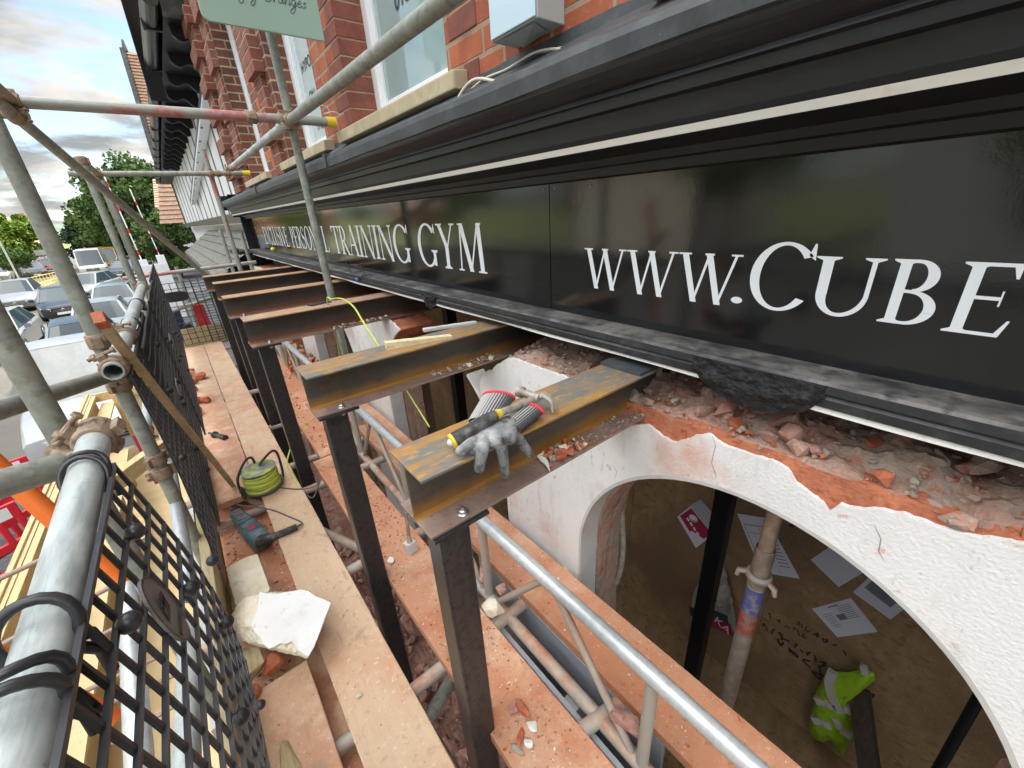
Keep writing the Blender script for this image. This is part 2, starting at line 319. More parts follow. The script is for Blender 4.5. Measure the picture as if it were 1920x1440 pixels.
M['black_paint'] = mat('black_painted_moulding', (.012, .013, .016), .42, 0, [(20, (.019, .021, .026), .5, .7, (1,.3,1)), (120, (.12, .12, .12), .72, .76)], (18, .25, (1, .4, 1), .004), spec=.4)
M['black_dusty'] = mat('black_ledge_dusty', (.022, .023, .026), .55, 0, [(14, (.22, .20, .18), .36, .60, (1,.5,1), True), (25, (.045, .046, .05), .5, .68), (120, (.40, .38, .36), .70, .76)], (22, .4, (1, .5, 1), .005))
M['soot'] = mat('burnt_bitumen', (.012, .012, .013), .75, 0, [(40, (.05, .05, .052), .5, .7)], (45, 1.0, (1,1,1), .02))
M['lead'] = mat('grey_lead', (.055, .062, .070), .5, .2, [(12, (.082, .092, .102), .45, .65), (70, (.34, .34, .32), .70, .76)], (10, .4, (1,1,1), .008))
M['white_strip'] = mat('cream_strip', (.72, .71, .66), .6, 0, [(10, (.60, .54, .47), .58, .72)])
M['letter'] = mat('white_vinyl', (.82, .86, .90), .45)
M['brick'] = brick_mat('orange_brickwork', (.42, .12, .052), (.30, .075, .038), (.34, .25, .17))
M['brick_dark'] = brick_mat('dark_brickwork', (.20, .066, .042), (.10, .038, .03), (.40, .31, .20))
M['quoin'] = mat('dark_quoin_brick', (.17, .055, .04), .85, 0, [(5, (.26, .08, .05), .42, .6), (40, (.10, .04, .035), .54, .68), (90, (.36, .16, .11), .64, .72)], (70, .5, (1,1,1), .003))
M['quoin_side'] = mat('pinkish_quoin_brick', (.185, .078, .058), .85, 0, [(30, (.28, .10, .07), .42, .6, (3,3,.6)), (90, (.46, .25, .19), .6, .7)], (70, .5, (1,1,1), .003))
M['quoin_side2'] = mat('brown_red_quoin_brick', (.18, .062, .042), .85, 0, [(6, (.23, .085, .058), .42, .6), (40, (.18, .06, .045), .56, .68), (90, (.42, .22, .16), .62, .72)], (70, .5, (1,1,1), .003))
M['quoin_orange'] = mat('orange_rubbed_brick', (.46, .135, .055), .85, 0, [(20, (.38, .095, .045), .45, .62), (80, (.56, .24, .13), .62, .7)], (70, .4, (1,1,1), .003))
M['mortar_line'] = mat('buff_pointing', (.42, .34, .22), .95, 0, [(40, (.34, .26, .16), .45, .7)])
M['upvc'] = mat('white_window_frame', (.80, .82, .85), .3, spec=.5)
M['glass'] = mat('window_glass', (.28, .40, .42), .04, 0, [(1.2, (.36, .46, .46), .4, .65)], spec=1.0, coat=.5)
M['film'] = mat('pale_blue_window_film', (.50, .63, .68), .12, 0, [(1.5, (.58, .68, .70), .4, .7)], coat=.4)
M['ink'] = mat('dark_ink', (.03, .035, .04), .6)
M['green_sign'] = mat('sage_green_sign', (.27, .385, .325), .55, 0, [(2, (.29, .41, .35), .4, .7)])
M['box_blue'] = mat('pale_blue_box_front', (.52, .68, .76), .4)
M['box_grey'] = mat('grey_box_side', (.40, .42, .41), .5)
M['knit_grey'] = mat('grey_knit', (.36, .36, .35), .9)
M['wire_white'] = mat('white_cable', (.62, .58, .50), .6)
M['wire_black'] = mat('black_cable', (.03, .03, .03), .5)
M['cable_grey'] = mat('grey_cable', (.13, .12, .12), .55)
M['osb'] = mat('osb_board', (.31, .205, .105), .8, 0, [(6, (.37, .25, .135), .46, .60, (1, 2.2, 1)), (14, (.23, .145, .075), .54, .64, (1, 1, 2)), (1.1, (.22, .14, .08), .48, .62), (40, (.42, .30, .18), .6, .7, (1, 3, 1))], (40, .2))
M['paper'] = mat('white_paper', (.66, .68, .78), .7)
M['paper_print'] = mat('printed_grey', (.20, .21, .26), .7)
M['dark_room'] = mat('dark_interior', (.30, .26, .21), .9, 0, [(3, (.13, .11, .09), .45, .7)])
M['plastic_black'] = mat('black_plastic_mesh', (.022, .023, .026), .38, 0, [(20, (.05, .05, .055), .5, .7)], spec=.5)
M['plate_grey'] = mat('grey_plate', (.22, .21, .20), .5)
M['orange'] = mat('orange_painted_tube', (.78, .17, .02), .5, 0, [(12, (.62, .12, .015), .5, .7)])
M['red_plastic'] = mat('red_plastic_barrier', (.66, .02, .035), .45, 0, [(6, (.5, .015, .03), .5, .7)])
M['yellow'] = mat('yellow_plastic', (.75, .52, .04), .5)
M['rod'] = mat('dusty_steel_rod', (.34, .25, .22), .6, .3)
M['blue_grey'] = mat('blue_grey_shopfront_paint', (.30, .32, .36), .6, 0, [(8, (.26, .27, .30), .45, .7), (5, (.42, .24, .17), .64, .78)], (60, .15))
M['asphalt'] = mat('asphalt_road', (.105, .098, .083), .9, 0, [(2.5, (.090, .085, .073), .4, .7), (.25, (.13, .12, .10), .4, .7), (60, (.14, .135, .12), .58, .72)], (90, .4, (1,1,1), .01))
M['paving'] = mat('pavement', (.075, .078, .085), .85, 0, [(6, (.11, .115, .125), .45, .65), (25, (.05, .05, .055), .52, .66)], (12, .7, (1,1,1), .02))
M['grass'] = mat('grass_verge', (.16, .19, .06), .95, 0, [(1.5, (.26, .24, .10), .45, .62), (12, (.10, .15, .04), .45, .66)], (40, .8, (1,1,1), .05))
M['white_line'] = mat('white_road_paint', (.6, .6, .56), .8)
M['yellow_line'] = mat('yellow_road_paint', (.62, .52, .14), .8)
M['tar_black'] = mat('black_timber_paint', (.012, .013, .016), .5, spec=.4)
M['render_white'] = mat('white_rendered_panel', (.72, .73, .74), .85, 0, [(2, (.62, .63, .64), .5, .72)])
M['gutter'] = mat('black_iron_gutter', (.035, .036, .034), .35, .3, [(6, (.075, .075, .07), .45, .65, (1, .3, 1)), (50, (.2, .2, .19), .66, .74)], (10, .3, (1, .3, 1), .006))
M['slate'] = mat('stone_slates', (.15, .145, .13), .85, 0, [(6, (.22, .215, .19), .45, .62, (1, 1, 1)), (16, (.09, .09, .08), .5, .66)], (20, .8, (1,1,1), .02))
M['chrome'] = mat('chrome', (.75, .76, .78), .12, 1)
M['tyre'] = mat('rubber_tyre', (.02, .02, .02), .8)
M['car_glass'] = mat('car_window', (.02, .035, .045), .08, 0, spec=.35)
M['lamp_glass'] = mat('headlight_glass', (.62, .64, .66), .08, .2, coat=1)
M['plate'] = mat('number_plate_white', (.75, .75, .72), .5)
M['steel'] = mat('dusty_steel', (.40, .36, .32), .6, .35, [(40, (.22, .16, .12), .50, .66), (18, (.52, .48, .43), .54, .7)], (60, .3, (1,1,1), .002))
M['rubber'] = mat('black_rubber_grip', (.03, .03, .03), .6, 0, [(30, (.16, .15, .14), .5, .68)], (60, .5, (1,1,1), .003))
M['cable_green'] = mat('lime_cable', (.52, .60, .10), .5, 0, [(30, (.40, .46, .08), .5, .7)])
M['glove_grey'] = mat('grey_coated_glove', (.20, .205, .21), .8, 0, [(45, (.07, .07, .07), .46, .60), (14, (.34, .35, .36), .48, .62), (120, (.12, .12, .12), .55, .7)], (60, .5, (1,1,1), .003))
M['glove_red'] = mat('red_hem', (.62, .03, .05), .8)
M['hivis'] = mat('hi_vis_green', (.36, .62, .02), .7, 0, [(10, (.28, .50, .015), .5, .7)], (14, .8, (1,1,1), .02))
M['reflect'] = mat('silver_reflective_tape', (.72, .73, .74), .35, .3)
M['blue_paint'] = mat('blue_paint', (.10, .11, .33), .7, 0, [(30, (.25, .24, .25), .48, .60)])
M['red_paint'] = mat('red_paint', (.38, .07, .055), .7, 0, [(30, (.28, .19, .15), .48, .62)])
M['prop'] = mat('dusty_steel_prop', (.30, .25, .20), .6, .3, [(25, (.44, .35, .28), .45, .65)], (60, .4, (1,1,1), .002))
M['red_cloth'] = mat('red_cloth', (.62, .02, .04), .8)
M['navy'] = mat('navy_cloth', (.02, .03, .09), .9)
M['bag'] = mat('cream_bag', (.36, .35, .31), .8, 0, [(10, (.26, .25, .22), .5, .7)], (14, .8, (1,1,1), .02))
M['crimson'] = mat('crimson_print', (.34, .015, .06), .6)
M['drill_blue'] = mat('dusty_blue_tool_shell', (.065, .125, .155), .6, 0, [(12, (.17, .22, .23), .48, .66), (40, (.36, .36, .33), .6, .7)], (50, .3, (1,1,1), .002))
def paint(name, c, rough=.25, metal=.3):
    c = tuple(x * .62 for x in c); return mat(name, c, .3, .1, [(3, tuple(x*.85 for x in c), .4, .7)], coat=.25)

# ------------------------------------------------------------------ ground and street
GZ = -3.9
R = random.Random(7)
g = MB()
g.add([(-900, -60, GZ), (900, -60, GZ), (900, 1500, GZ), (-900, 1500, GZ)], [(0,1,2,3)])
g.build('ground', M['grass'], kind='structure')
g = MB(); g.add([(-30, -40, GZ+.004), (-.95, -40, GZ+.004), (-.95, 130, GZ+.004), (-30, 130, GZ+.004)], [(0,1,2,3)])
g.build('road', M['asphalt'], kind='structure')
g = MB(); g.box((-3.2, -40, GZ-.2), (1.27, 14, GZ+.12)); g.box((-.95, 14, GZ-.2), (3.0, 60, GZ+.12))
g.build('pavement', M['paving'], kind='structure')
g = MB()
for (a, b) in (((20, 640), (60, 545)), ((150, 640), (215, 560)), ((95, 700), (60, 660))):
    pass
for k in range(7):
    y = 27.5 + k * 2.6
    g.box((-12.5, y, GZ+.005), (-8.2, y+.1, GZ+.009))
for k in range(5): g.box((-2.9, 24 + k*6, GZ+.005), (-2.8, 27 + k*6, GZ+.009))
g.build('parking_markings', M['white_line'], kind='structure')
g = MB(); g.box((-7.9, 33, GZ+.005), (-7.75, 62, GZ+.010)); g.build('yellow_marking', M['yellow_line'], kind='structure')
g = MB(); g.add([(-30, 50, GZ+.012), (-9.5, 44, GZ+.012), (-8.2, 62, GZ+.012), (-30, 96, GZ+.012)], [(0,1,2,3)])
g.build('grass_verge', mat('dry_verge', (.30, .27, .14), .95, 0, [(1.2, (.20, .24, .09), .45, .62)], (30, .6, (1,1,1), .03)), kind='structure')
hl = MB()
hv = []; n = 60
for i in range(n + 1):
    x = -700 + 900 * i / n
    h = 10 + 9 * mnoise.noise((x * .006, 3, 0)) + 3 * mnoise.noise((x * .03, 9, 0))
    hv += [(x, 760, GZ - 1), (x, 760 + 60, GZ + max(3, h) * 1.5), (x, 1100, GZ + max(4, h) * 2.2)]
hf = [(i*3 + j, (i+1)*3 + j, (i+1)*3 + j + 1, i*3 + j + 1) for i in range(n) for j in range(2)]
hl.add(hv, hf); hl.build('hills', mat('hazy_wooded_hills', (.15, .19, .15), 1, 0, [(.03, (.10, .14, .10), .4, .6)]), kind='structure')

# ------------------------------------------------------------------ the gym building
def profile(sec, y0, y1, ny=1, wob=0, seed=0):
    """open section (x,z) swept along the street"""
    m = MB(); n = len(sec); v = []
    for j in range(ny + 1):
        y = y0 + (y1 - y0) * j / ny
        for i, (x, z) in enumerate(sec):
            w = wob * mnoise.noise((y * 3.1, i * 7.7 + seed, 1)) if wob else 0
            v.append((x + w * .5, y, z + w))
    f = [(j*n + i, j*n + i + 1, (j+1)*n + i + 1, (j+1)*n + i) for j in range(ny) for i in range(n - 1)]
    return m.add(v, f)
YA, YB = -1.6, 7.95
gym = thing('brick_shop_building', 'red brick shop building with black sign fascia and white arches along the scaffold', 'building', (1.1, 3, GZ))
# upper brick wall with window openings
WX = 1.10
wins = [(-.45, .62), (1.72, 2.85), (3.39, 4.52), (5.5, 6.62)]
WZ0, WZ1 = .53, 2.3
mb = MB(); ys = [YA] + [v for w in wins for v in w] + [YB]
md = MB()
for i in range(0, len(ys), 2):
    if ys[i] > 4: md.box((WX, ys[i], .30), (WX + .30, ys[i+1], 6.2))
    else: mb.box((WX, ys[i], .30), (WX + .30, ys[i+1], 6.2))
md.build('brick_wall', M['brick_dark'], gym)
for a, b in wins:
    mb.box((WX + .002, a, WZ1), (WX + .30, b, 6.2)); mb.box((WX + .002, a, .30), (WX + .30, b, WZ0 - .09))
mb.build('brick_wall', M['brick'], gym)
# masonry of the floors further back, so the building casts its shade on the street
mb = MB(); mb.box((WX + .30, YA, .45), (9, YB, 6.1)); mb.box((WX+.0, -40, .45), (9, YA - .002, 6.2)); mb.box((1.3, -40, GZ), (1.5, YA - .002, .45))
mb.build('upper_floors', M['dark_room'], gym)
mb = MB(); mb.add([(WX - .35, -40, 6.2), (WX - .35, YB, 6.2), (5, YB, 9.4), (5, -40, 9.4)], [(0,1,2,3)]); mb.add([(9.4, -40, 6.2), (9.4, YB, 6.2), (5, YB, 9.4), (5, -40, 9.4)], [(0,1,2,3)])
mb.build('roof', M['slate'], gym)
def bricks_toothed(y0, y1, x, proj, z0, z1, mats, n=3, tooth=.045):
    """pilaster of real bricks: groups of courses stand forward by turns"""
    m = MB(); z = z0; k = 0; r = random.Random(int(y0 * 100))
    core = MB()
    while z < z1:
        on = (k // n) % 2; p = proj + (tooth if on else 0); yy0 = y0 - (.05 if on else 0)
        cut = yy0 + (.115 if k % 2 else .225)
        for a, b in ((yy0, cut - .006), (cut + .004, y1)):
            if b - a > .03: m.box((x - p + r.uniform(-.002, .002), a, z), (x + .02, b, z + .075), r.randrange(len(mats)))
        core.box((x - p + .003, yy0 + .003, z + .0752), (x + .01, y1 - .004, z + .0848))
        z += .085; k += 1
    o = m.build('brick_pilaster', mats, gym, bevel=.003); core.build('pointing', M['mortar_line'], o); return o
_q = [M['quoin'], M['quoin_side'], M['quoin_side2']]
bricks_toothed(4.66, 4.98, WX, .04, .42, 3.4, _q, 3)
bricks_toothed(5.10, 5.40, WX, .015, .42, 3.4, [M['quoin_orange'], M['quoin_side2']], 40)
bricks_toothed(6.68, 7.05, WX, .02, .42, 3.6, _q, 3)
bricks_toothed(7.35, 7.9, WX, .06, .42, 3.8, _q, 2)
# darker bricks of the window reveals nearest the camera and the right-hand pier
m = MB(); z = .44; k = 0
while z < 2.3:
    m.box((WX - .003, 2.848, z), (WX + .2, 2.96 if k % 2 else 3.07, z + .076))
    z += .085; k += 1
z = .44; k = 0
while z < 2.3:
    for (a, b) in ((.66, .80), (1.02, 1.16), (1.50, 1.60)):
        if (k + int(a * 10)) % 2: m.box((WX - .004, a + (.05 if k % 2 else 0), z), (WX + .05, b + (.09 if k % 3 else 0), z + .076))
    z += .085; k += 1
m.build('brick_reveal', M['quoin'], gym, bevel=.003)

def window(a, b, film=None, words=None):
    gx = WX + .17
    f = MB(); t = .07
    f.box((gx, a, WZ0), (gx + .06, b, WZ0 + t)); f.box((gx, a, WZ1 - t), (gx + .06, b, WZ1))
    f.box((gx, a, WZ0 + t), (gx + .06, a + t, WZ1 - t)); f.box((gx, b - t, WZ0 + t), (gx + .06, b, WZ1 - t))
    f.box((gx - .03, a, WZ0 - .035), (gx + .05, b, WZ0 - .002))
    f.box((gx + .018, a + t, WZ0 + t), (gx + .045, a + t + .03, WZ1 - t)); f.box((gx + .018, b - t - .03, WZ0 + t), (gx + .045, b - t, WZ1 - t))
    f.box((gx + .018, a + t + .03, WZ0 + t), (gx + .045, b - t - .03, WZ0 + t + .03))
    w = f.build('window', M['upvc'], gym, bevel=.004)
    p = MB(); p.box((gx + .035, a + t + .03, WZ0 + t + .03), (gx + .041, b - t - .03, WZ1 - t)); p.build('pane', film or M['glass'], w)
    s = MB(); s.hull([(x, y, z) for x in (WX - .07, WX + .2) for y in (a - .14, b + .12) for z in ((WZ0 - .10, WZ0 - .04) if x < WX else (WZ0 - .10, WZ0 - .005))])
    s.build('stone_sill', M['sill'], w, bevel=.008)
    return w
for i, (a, b) in enumerate(wins):
    w = window(a, b, M['film'] if i == 2 else M['glass'])
    if i in (1, 2): wtxt = w if i == 1 else w
    if i == 1: win1 = w
    if i == 2: win2 = w

# ---- lettering helpers
def text_obj(body, size, origin, u, v, material, parent, name='lettering', shear=0, extrude=.0006, sx=1):
    cu = bpy.data.curves.new(name, 'FONT'); cu.body = body; cu.size = size; cu.shear = shear; cu.extrude = extrude
    tmp = bpy.data.objects.new(name, cu); col.objects.link(tmp)
    dg = bpy.context.evaluated_depsgraph_get(); me = bpy.data.meshes.new_from_object(tmp.evaluated_get(dg))
    bpy.data.objects.remove(tmp)
    u = Vector(u).normalized(); v = Vector(v).normalized(); nn = u.cross(v); o0 = Vector(origin)
    pos = WPOS[parent.name]
    for vt in me.vertices:
        c = vt.co.copy(); vt.co = o0 + u * c.x * sx + v * c.y + nn * c.z - pos
    me.materials.clear(); me.materials.append(material)
    o = bpy.data.objects.new(name, me); col.objects.link(o); o.parent = parent; WPOS[o.name] = pos
    return o
# writing on the window films
gx = WX + .17 + .031
text_obj('HYPOXI\n\n  ON\n\n   THE', .105, (gx, 4.30, 1.12), (0, -1, 0), (0, 0, 1), M['ink'], win2, shear=.2, extrude=.0003)
text_obj('01344', .12, (gx, 2.50, .985), (0, -1, 0), (0, 0, 1), M['ink'], win1, shear=.2, extrude=.0003)

# ---- cornice
corn = profile([(.92, .123), (.915, .138)], YA, YB); corn.build('white_strip', M['white_strip'], gym)
m = profile([(1.10, .066), (1.075, .070), (1.072, .092), (1.045, .095), (1.04, .112), (.925, .1225)], YA, YB)
m.build('soffit', M['black_paint'], gym)
sec = [(.917, .1385), (.912, .150), (.905, .191), (.894, .193), (.884, .194), (.882, .214), (.872, .217), (.874, .224)]
for k in range(8):
    t = k / 7; sec.append((.874 - .038 * t - .012 * sin(pi * t), .226 + .042 * t ** 1.0))
m = profile(sec, YA, YB, 60, .0015); m.build('cornice', M['black_paint'], gym)
m = profile([(.838, .263), (.828, .266), (.826, .30), (.834, .318), (.87, .335), (1.0, .38), (1.098, .44), (1.10, .47)], YA, YB, 160, .005, 4)
for yy in (2.62, 4.9): m.box((.818, yy, .262), (.86, yy + .03, .33))
m.build('lead_flashing', M['lead'], gym)
m = MB(); m.box((.93, YB, .10), (1.4, YB + .02, .42)); m.box((.84, YB, .20), (1.1, YB + .02, .40)); m.build('cornice_end', M['black_paint'], gym)

# ---- sign panel, lettering
m = MB(); seams = [YA, 1.14, 3.55, 5.95, YB - .02]
for a, b in zip(seams, seams[1:]): m.box((1.10, a + .002, -.380), (1.13, b - .002, .072))
fascia = m.build('sign_panel', M['sign_black'], gym)
m = MB()
for y in (1.17, 1.11, .95, .05, -.2, 1.9, 2.4, 3.0, 3.6, 4.4):
    m.lathe((1.0985, y, .052 - (y == .95) * .004), [(.0001, -.001), (.0035, -.001), (.003, .001), (.0001, .0015)], 8, (1, 0, 0))
m.build('screw', M['bolt'], fascia)

def glyph(ch):
    """polygons (u, v) with cap height 1, and the advance width: roman capitals with thick and thin strokes"""
    T, t, S = .135, .05, .035
    P = []
    def q(*p): P.append(list(p))
    def stem(x, w=T, y0=0, y1=1, s0=True, s1=True):
        q((x, y0), (x + w, y0), (x + w, y1), (x, y1))
        e = .085
        if s0: q((x - e, y0), (x + w + e, y0), (x + w + e, y0 + S*.7), (x + w, y0 + S*1.9), (x, y0 + S*1.9), (x - e, y0 + S*.7))
        if s1: q((x - e, y1), (x - e, y1 - S*.7), (x, y1 - S*1.9), (x + w, y1 - S*1.9), (x + w + e, y1 - S*.7), (x + w + e, y1))
    def hb(x0, x1, y, h=t): q((x0, y), (x1, y), (x1, y + h), (x0, y + h))
    def diag(x0, y0, x1, y1, w): q((x0 - w/2, y0), (x0 + w/2, y0), (x1 + w/2, y1), (x1 - w/2, y1))
    def ser(x, y, w=.2):
        q((x - w/2, y - (S if y > .5 else 0)), (x + w/2, y - (S if y > .5 else 0)), (x + w/2, y + (0 if y > .5 else S)), (x - w/2, y + (0 if y > .5 else S)))
    def bowl(cx, cy, rx, ry, a0, a1, tv=T, th=t, n=26):
        # elliptical stroke, thick at the sides and thin at top and bottom
        for i in range(n):
            A = [a0 + (a1 - a0) * (i + k) / n for k in (0, 1)]
            o = [(cx + rx * cos(a), cy + ry * sin(a)) for a in A]
            inn = [(cx + (rx - tv) * cos(a), cy + (ry - th) * sin(a)) for a in A]
            q(o[0], o[1], inn[1], inn[0])
    if ch == 'E': stem(.1); hb(.1, .58, 1 - t); q((.58, 1), (.58, .80), (.55, .80), (.50, .95), (.45, 1)); hb(.2, .48, .5); q((.48, .63), (.50, .63), (.50, .42), (.48, .42)); hb(.1, .60, 0); q((.60, 0), (.66, .24), (.63, .24), (.55, .05), (.48, 0)); return P, .70
    if ch == 'L': stem(.1); hb(.1, .58, 0); q((.58, 0), (.64, .25), (.61, .25), (.53, .05), (.46, 0)); return P, .66
    if ch == 'I': stem(.12); return P, .38
    if ch == 'T': stem(.32, s1=False); hb(.02, .76, 1 - t); q((0, 1), (.03, .78), (.06, .78), (.12, .95), (.2, 1)); q((.78, 1), (.75, .78), (.72, .78), (.66, .95), (.58, 1)); return P, .78
    if ch == 'N': stem(.1, .055); stem(.74, .055, s0=False); diag(.15, 1, .77, -.02, .15); return P, .90
    if ch == 'M': diag(.16, 0, .22, 1, .05); ser(.16, 0); diag(.25, 1, .55, 0, .14); diag(.53, 0, .84, 1, .05); diag(.86, 1, .93, 0, .135); ser(.93, 0, .28); ser(.2, 1, .14); ser(.89, 1, .14); return P, 1.08
    if ch == 'V': diag(.14, 1, .43, 0, .14); diag(.41, 0, .70, 1, .05); ser(.14, 1, .28); ser(.70, 1, .2); return P, .80
    if ch == 'W': diag(.14, 1, .40, -.02, .125); diag(.39, -.02, .63, 1, .05); diag(.62, 1, .88, -.02, .125); diag(.87, -.02, 1.13, 1, .05); ser(.14, 1, .26); ser(.63, 1, .18); ser(1.13, 1, .2); return P, 1.24
    if ch == 'X': diag(.14, 1, .68, 0, .14); diag(.66, 1, .12, 0, .05); ser(.14, 1, .26); ser(.68, 0, .26); ser(.66, 1, .2); ser(.12, 0, .2); return P, .80
    if ch == 'Y': stem(.32, T, 0, .5, True, False); diag(.12, 1, .40, .46, .135); diag(.66, 1, .41, .46, .05); ser(.12, 1, .26); ser(.66, 1, .2); return P, .76
    if ch == 'A': diag(.12, 0, .40, 1.02, .05); diag(.40, 1.02, .70, 0, .14); hb(.22, .58, .34, .045); ser(.12, 0, .2); ser(.70, 0, .28); return P, .82
    if ch in 'PRB':
        stem(.1)
        if ch == 'B': bowl(.32, .755, .26, .245, -pi/2, pi/2); bowl(.32, .27, .33, .27, -pi/2, pi/2); hb(.2, .33, .495); hb(.2, .33, .95); hb(.2, .33, 0); return P, .72
        bowl(.32, .73, .28, .27, -pi/2, pi/2); hb(.2, .33, .95); hb(.2, .33, .46)
        if ch == 'R': diag(.36, .48, .68, .0, .14); ser(.72, 0, .2); return P, .76
        return P, .66
    if ch == 'O': bowl(.47, .5, .45, .52, 0, 2*pi, .14, t, 44); return P, .96
    if ch == 'U': 
        stem(.1, T, .35, 1, False); stem(.66, .055, .35, 1, False)
        for i in range(20):
            A = [pi + pi * (i + k) / 20 for k in (0, 1)]
            f = [(i + k) / 20 for k in (0, 1)]
            o = [(.4075 + .3075 * cos(a), .37 + .39 * sin(a)) for a in A]
            inn = [(.4075 + (.3075 - (T + (.055 - T) * ff)) * cos(a), .37 + (.39 - .065) * sin(a)) for a, ff in zip(A, f)]
            q(o[0], o[1], inn[1], inn[0])
        return P, .84
    if ch in 'CG':
        bowl(.50, .5, .46, .52, radians(38), radians(322), .145, t, 40)
        q((.80, .84), (.862, .79), (.895, .77), (.875, 1.0), (.85, 1.0))
        if ch == 'G': stem(.74, .12, 0.03, .40, False, True); return P, .98
        return P, .90
    if ch == 'S':
        pts = []
        for i in range(31):
            s = i / 30
            if s < .5: a = radians(30) + (radians(270) - radians(30)) * (s / .5); p = (.30 + .21 * cos(a), .755 + .225 * sin(a))
            else: a = radians(90) - (radians(240)) * ((s - .5) / .5); p = (.30 + .24 * cos(a), .27 + .25 * sin(a))
            w = .05 + .085 * math.exp(-((s - .5) / .2) ** 2) ; pts.append((p, w))
        for (p0, w0), (p1, w1) in zip(pts, pts[1:]):
            d = Vector((p1[0] - p0[0], p1[1] - p0[1])).normalized() ; nx, ny = -d.y, d.x
            q((p0[0] + nx*w0/2, p0[1] + ny*w0/2), (p1[0] + nx*w1/2, p1[1] + ny*w1/2), (p1[0] - nx*w1/2, p1[1] - ny*w1/2), (p0[0] - nx*w0/2, p0[1] - ny*w0/2))
        q((.50, .97), (.51, .76), (.48, .76), (.43, .90)); q((.06, .02), (.05, .25), (.08, .25), (.13, .10)); return P, .62
    if ch == '.': 
        n = 16; q(*[(.13 + .085 * cos(2*pi*i/n), .085 + .085 * sin(2*pi*i/n)) for i in range(n)]); return P, .30
    return P, .4
_lay = [0]
def sign_word(word, y0, y1, z0, h):
    """word set from y0 (left) to y1 (right), baseline z0, cap height h"""
    gl = [glyph(c) for c in word]; W = sum(a for _, a in gl); sx = (y0 - y1) / W; u = 0
    for (P, adv) in gl:
        m = MB()
        for k, poly in enumerate(P):
            x = 1.0985 - .00003 * (k % 40)
            m.add([(x, y0 - (u + p[0]) * sx, z0 + p[1] * h) for p in poly], [tuple(range(len(poly)))])
        m.build('letter', M['letter'], fascia, normals=False)
        u += adv
sign_word('EXCLUSIVE', 6.87, 5.42, -.272, .215)
sign_word('PERSONAL', 5.26, 3.90, -.272, .215)
sign_word('TRAINING', 3.76, 2.30, -.272, .215)
sign_word('GYM', 2.21, 1.55, -.272, .217)
sign_word('WWW', .972, .452, -.268, .128)
sign_word('.', .475, .425, -.260, .10)
sign_word('C', .436, .300, -.262, .152)
sign_word('U', .302, .175, -.258, .123)
sign_word('B', .172, .082, -.259, .125)
sign_word('E', .076, -.010, -.261, .127)

# ---- ledge under the sign
m = profile([(1.12, -.374), (1.04, -.378), (1.008, -.380), (1.002, -.386), (1.0, -.404), (1.010, -.407), (1.010, -.412), (1.006, -.418), (1.006, -.437), (1.03, -.440), (1.2, -.440)], YA, YB, 120, .0018, 9)
m.build('ledge', M['black_dusty'], gym)
m = profile([(1.012, -.4405), (1.010, -.450), (1.03, -.452), (1.1, -.449)], YA, YB, 300, .004, 2); m.build('plaster_edge', M['chip_white'], gym)
def blob(y0, y1, z0, z1, x0, amp, seed, n=70, k=14):
    m = MB(); v = []
    for j in range(n + 1):
        y = y0 + (y1 - y0) * j / n; e = sin(pi * j / n) ** .35
        for i in range(k + 1):
            z = z1 + (z0 - z1) * (i / k) * (e if i > k*.4 else 1)
            nn = mnoise.fractal((y * 22 + seed, z * 60, seed), 1.0, 2.0, 5)
            v.append((x0 + amp * nn * e + .012 * (1 - e) + .03 * max(0, i / k - .55), y, z + .006 * mnoise.noise((y * 50, seed, i))))
    f = [(j*(k+1) + i, j*(k+1) + i + 1, (j+1)*(k+1) + i + 1, (j+1)*(k+1) + i) for j in range(n) for i in range(k)]
    return m.add(v, f)
bl = blob(.20, .50, -.492, -.386, .990, .006, 3.3); bl.build('burnt_patch', M['soot'], gym)
bl = blob(1.90, 2.05, -.475, -.386, .988, .007, 5.1, 30); bl.build('burnt_patch', M['soot'], gym)
m = MB(); m.box((1.13, YA, -.44), (1.38, YB, .42)); m.build('fascia_backing', M['timber_dark'], gym)

# ---- arcade wall under the sign: masonry, render skin, reveals
arches = [(.28, .61), (2.115, .74), (4.20, .72), (6.30, .70), (-1.44, .61)]
SPR = -1.35
def arch_z(y):
    for c, r in arches:
        if abs(y - c) < r: return SPR + sqrt(r*r - (y - c)**2)
    return None
def img_yz(pts, X=1.0):
    out = []
    for p in pts:
        q = at(p[0], p[1], X=X); out.append((q.y, q.z))
    return sorted(out)
skin_top = img_yz([(1000,800),(1215,797),(1240,818),(1265,832),(1300,818),(1330,815),(1362,838),(1400,850),(1450,866),(1478,880),(1490,905),(1530,935),(1555,962),(1575,945),(1610,955),(1640,955),(1700,965),(1760,990),(1800,1000),(1860,1012),(1920,1020)])
near_top = img_yz([(1045,702),(1010,690),(960,671),(945,675),(925,690),(905,702),(897,722),(889,748)])
def interp(tab, y):
    if y <= tab[0][0]: return tab[0][1]
    if y >= tab[-1][0]: return tab[-1][1]
    for (a, za), (b, zb) in zip(tab, tab[1:]):
        if a <= y <= b: return za + (zb - za) * (y - a) / max(1e-9, b - a)
def top_skin(y):
    j = .010 * mnoise.noise((y * 24, 1, 1)) + .006 * mnoise.noise((y * 70, 4, 1))
    if y < .80: return interp(skin_top, y) + j * .6
    if y < 1.56: return (-.648 if y < .95 else interp(near_top, y)) + j
    if y < 2.35: return None
    if y < 3.9: return -.625 - .30 * max(0, (2.62 - y)) + j
    if y < 4.7: return None
    return -.63 + j
def top_mas(y):
    t = top_skin(y)
    if t is None: return None
    j = .012 * mnoise.noise((y * 13, 7, 3))
    if y < .80: return max(t + .004, -.600 + .02 * mnoise.noise((y*5, 2, 2)))
    return t + j - .01
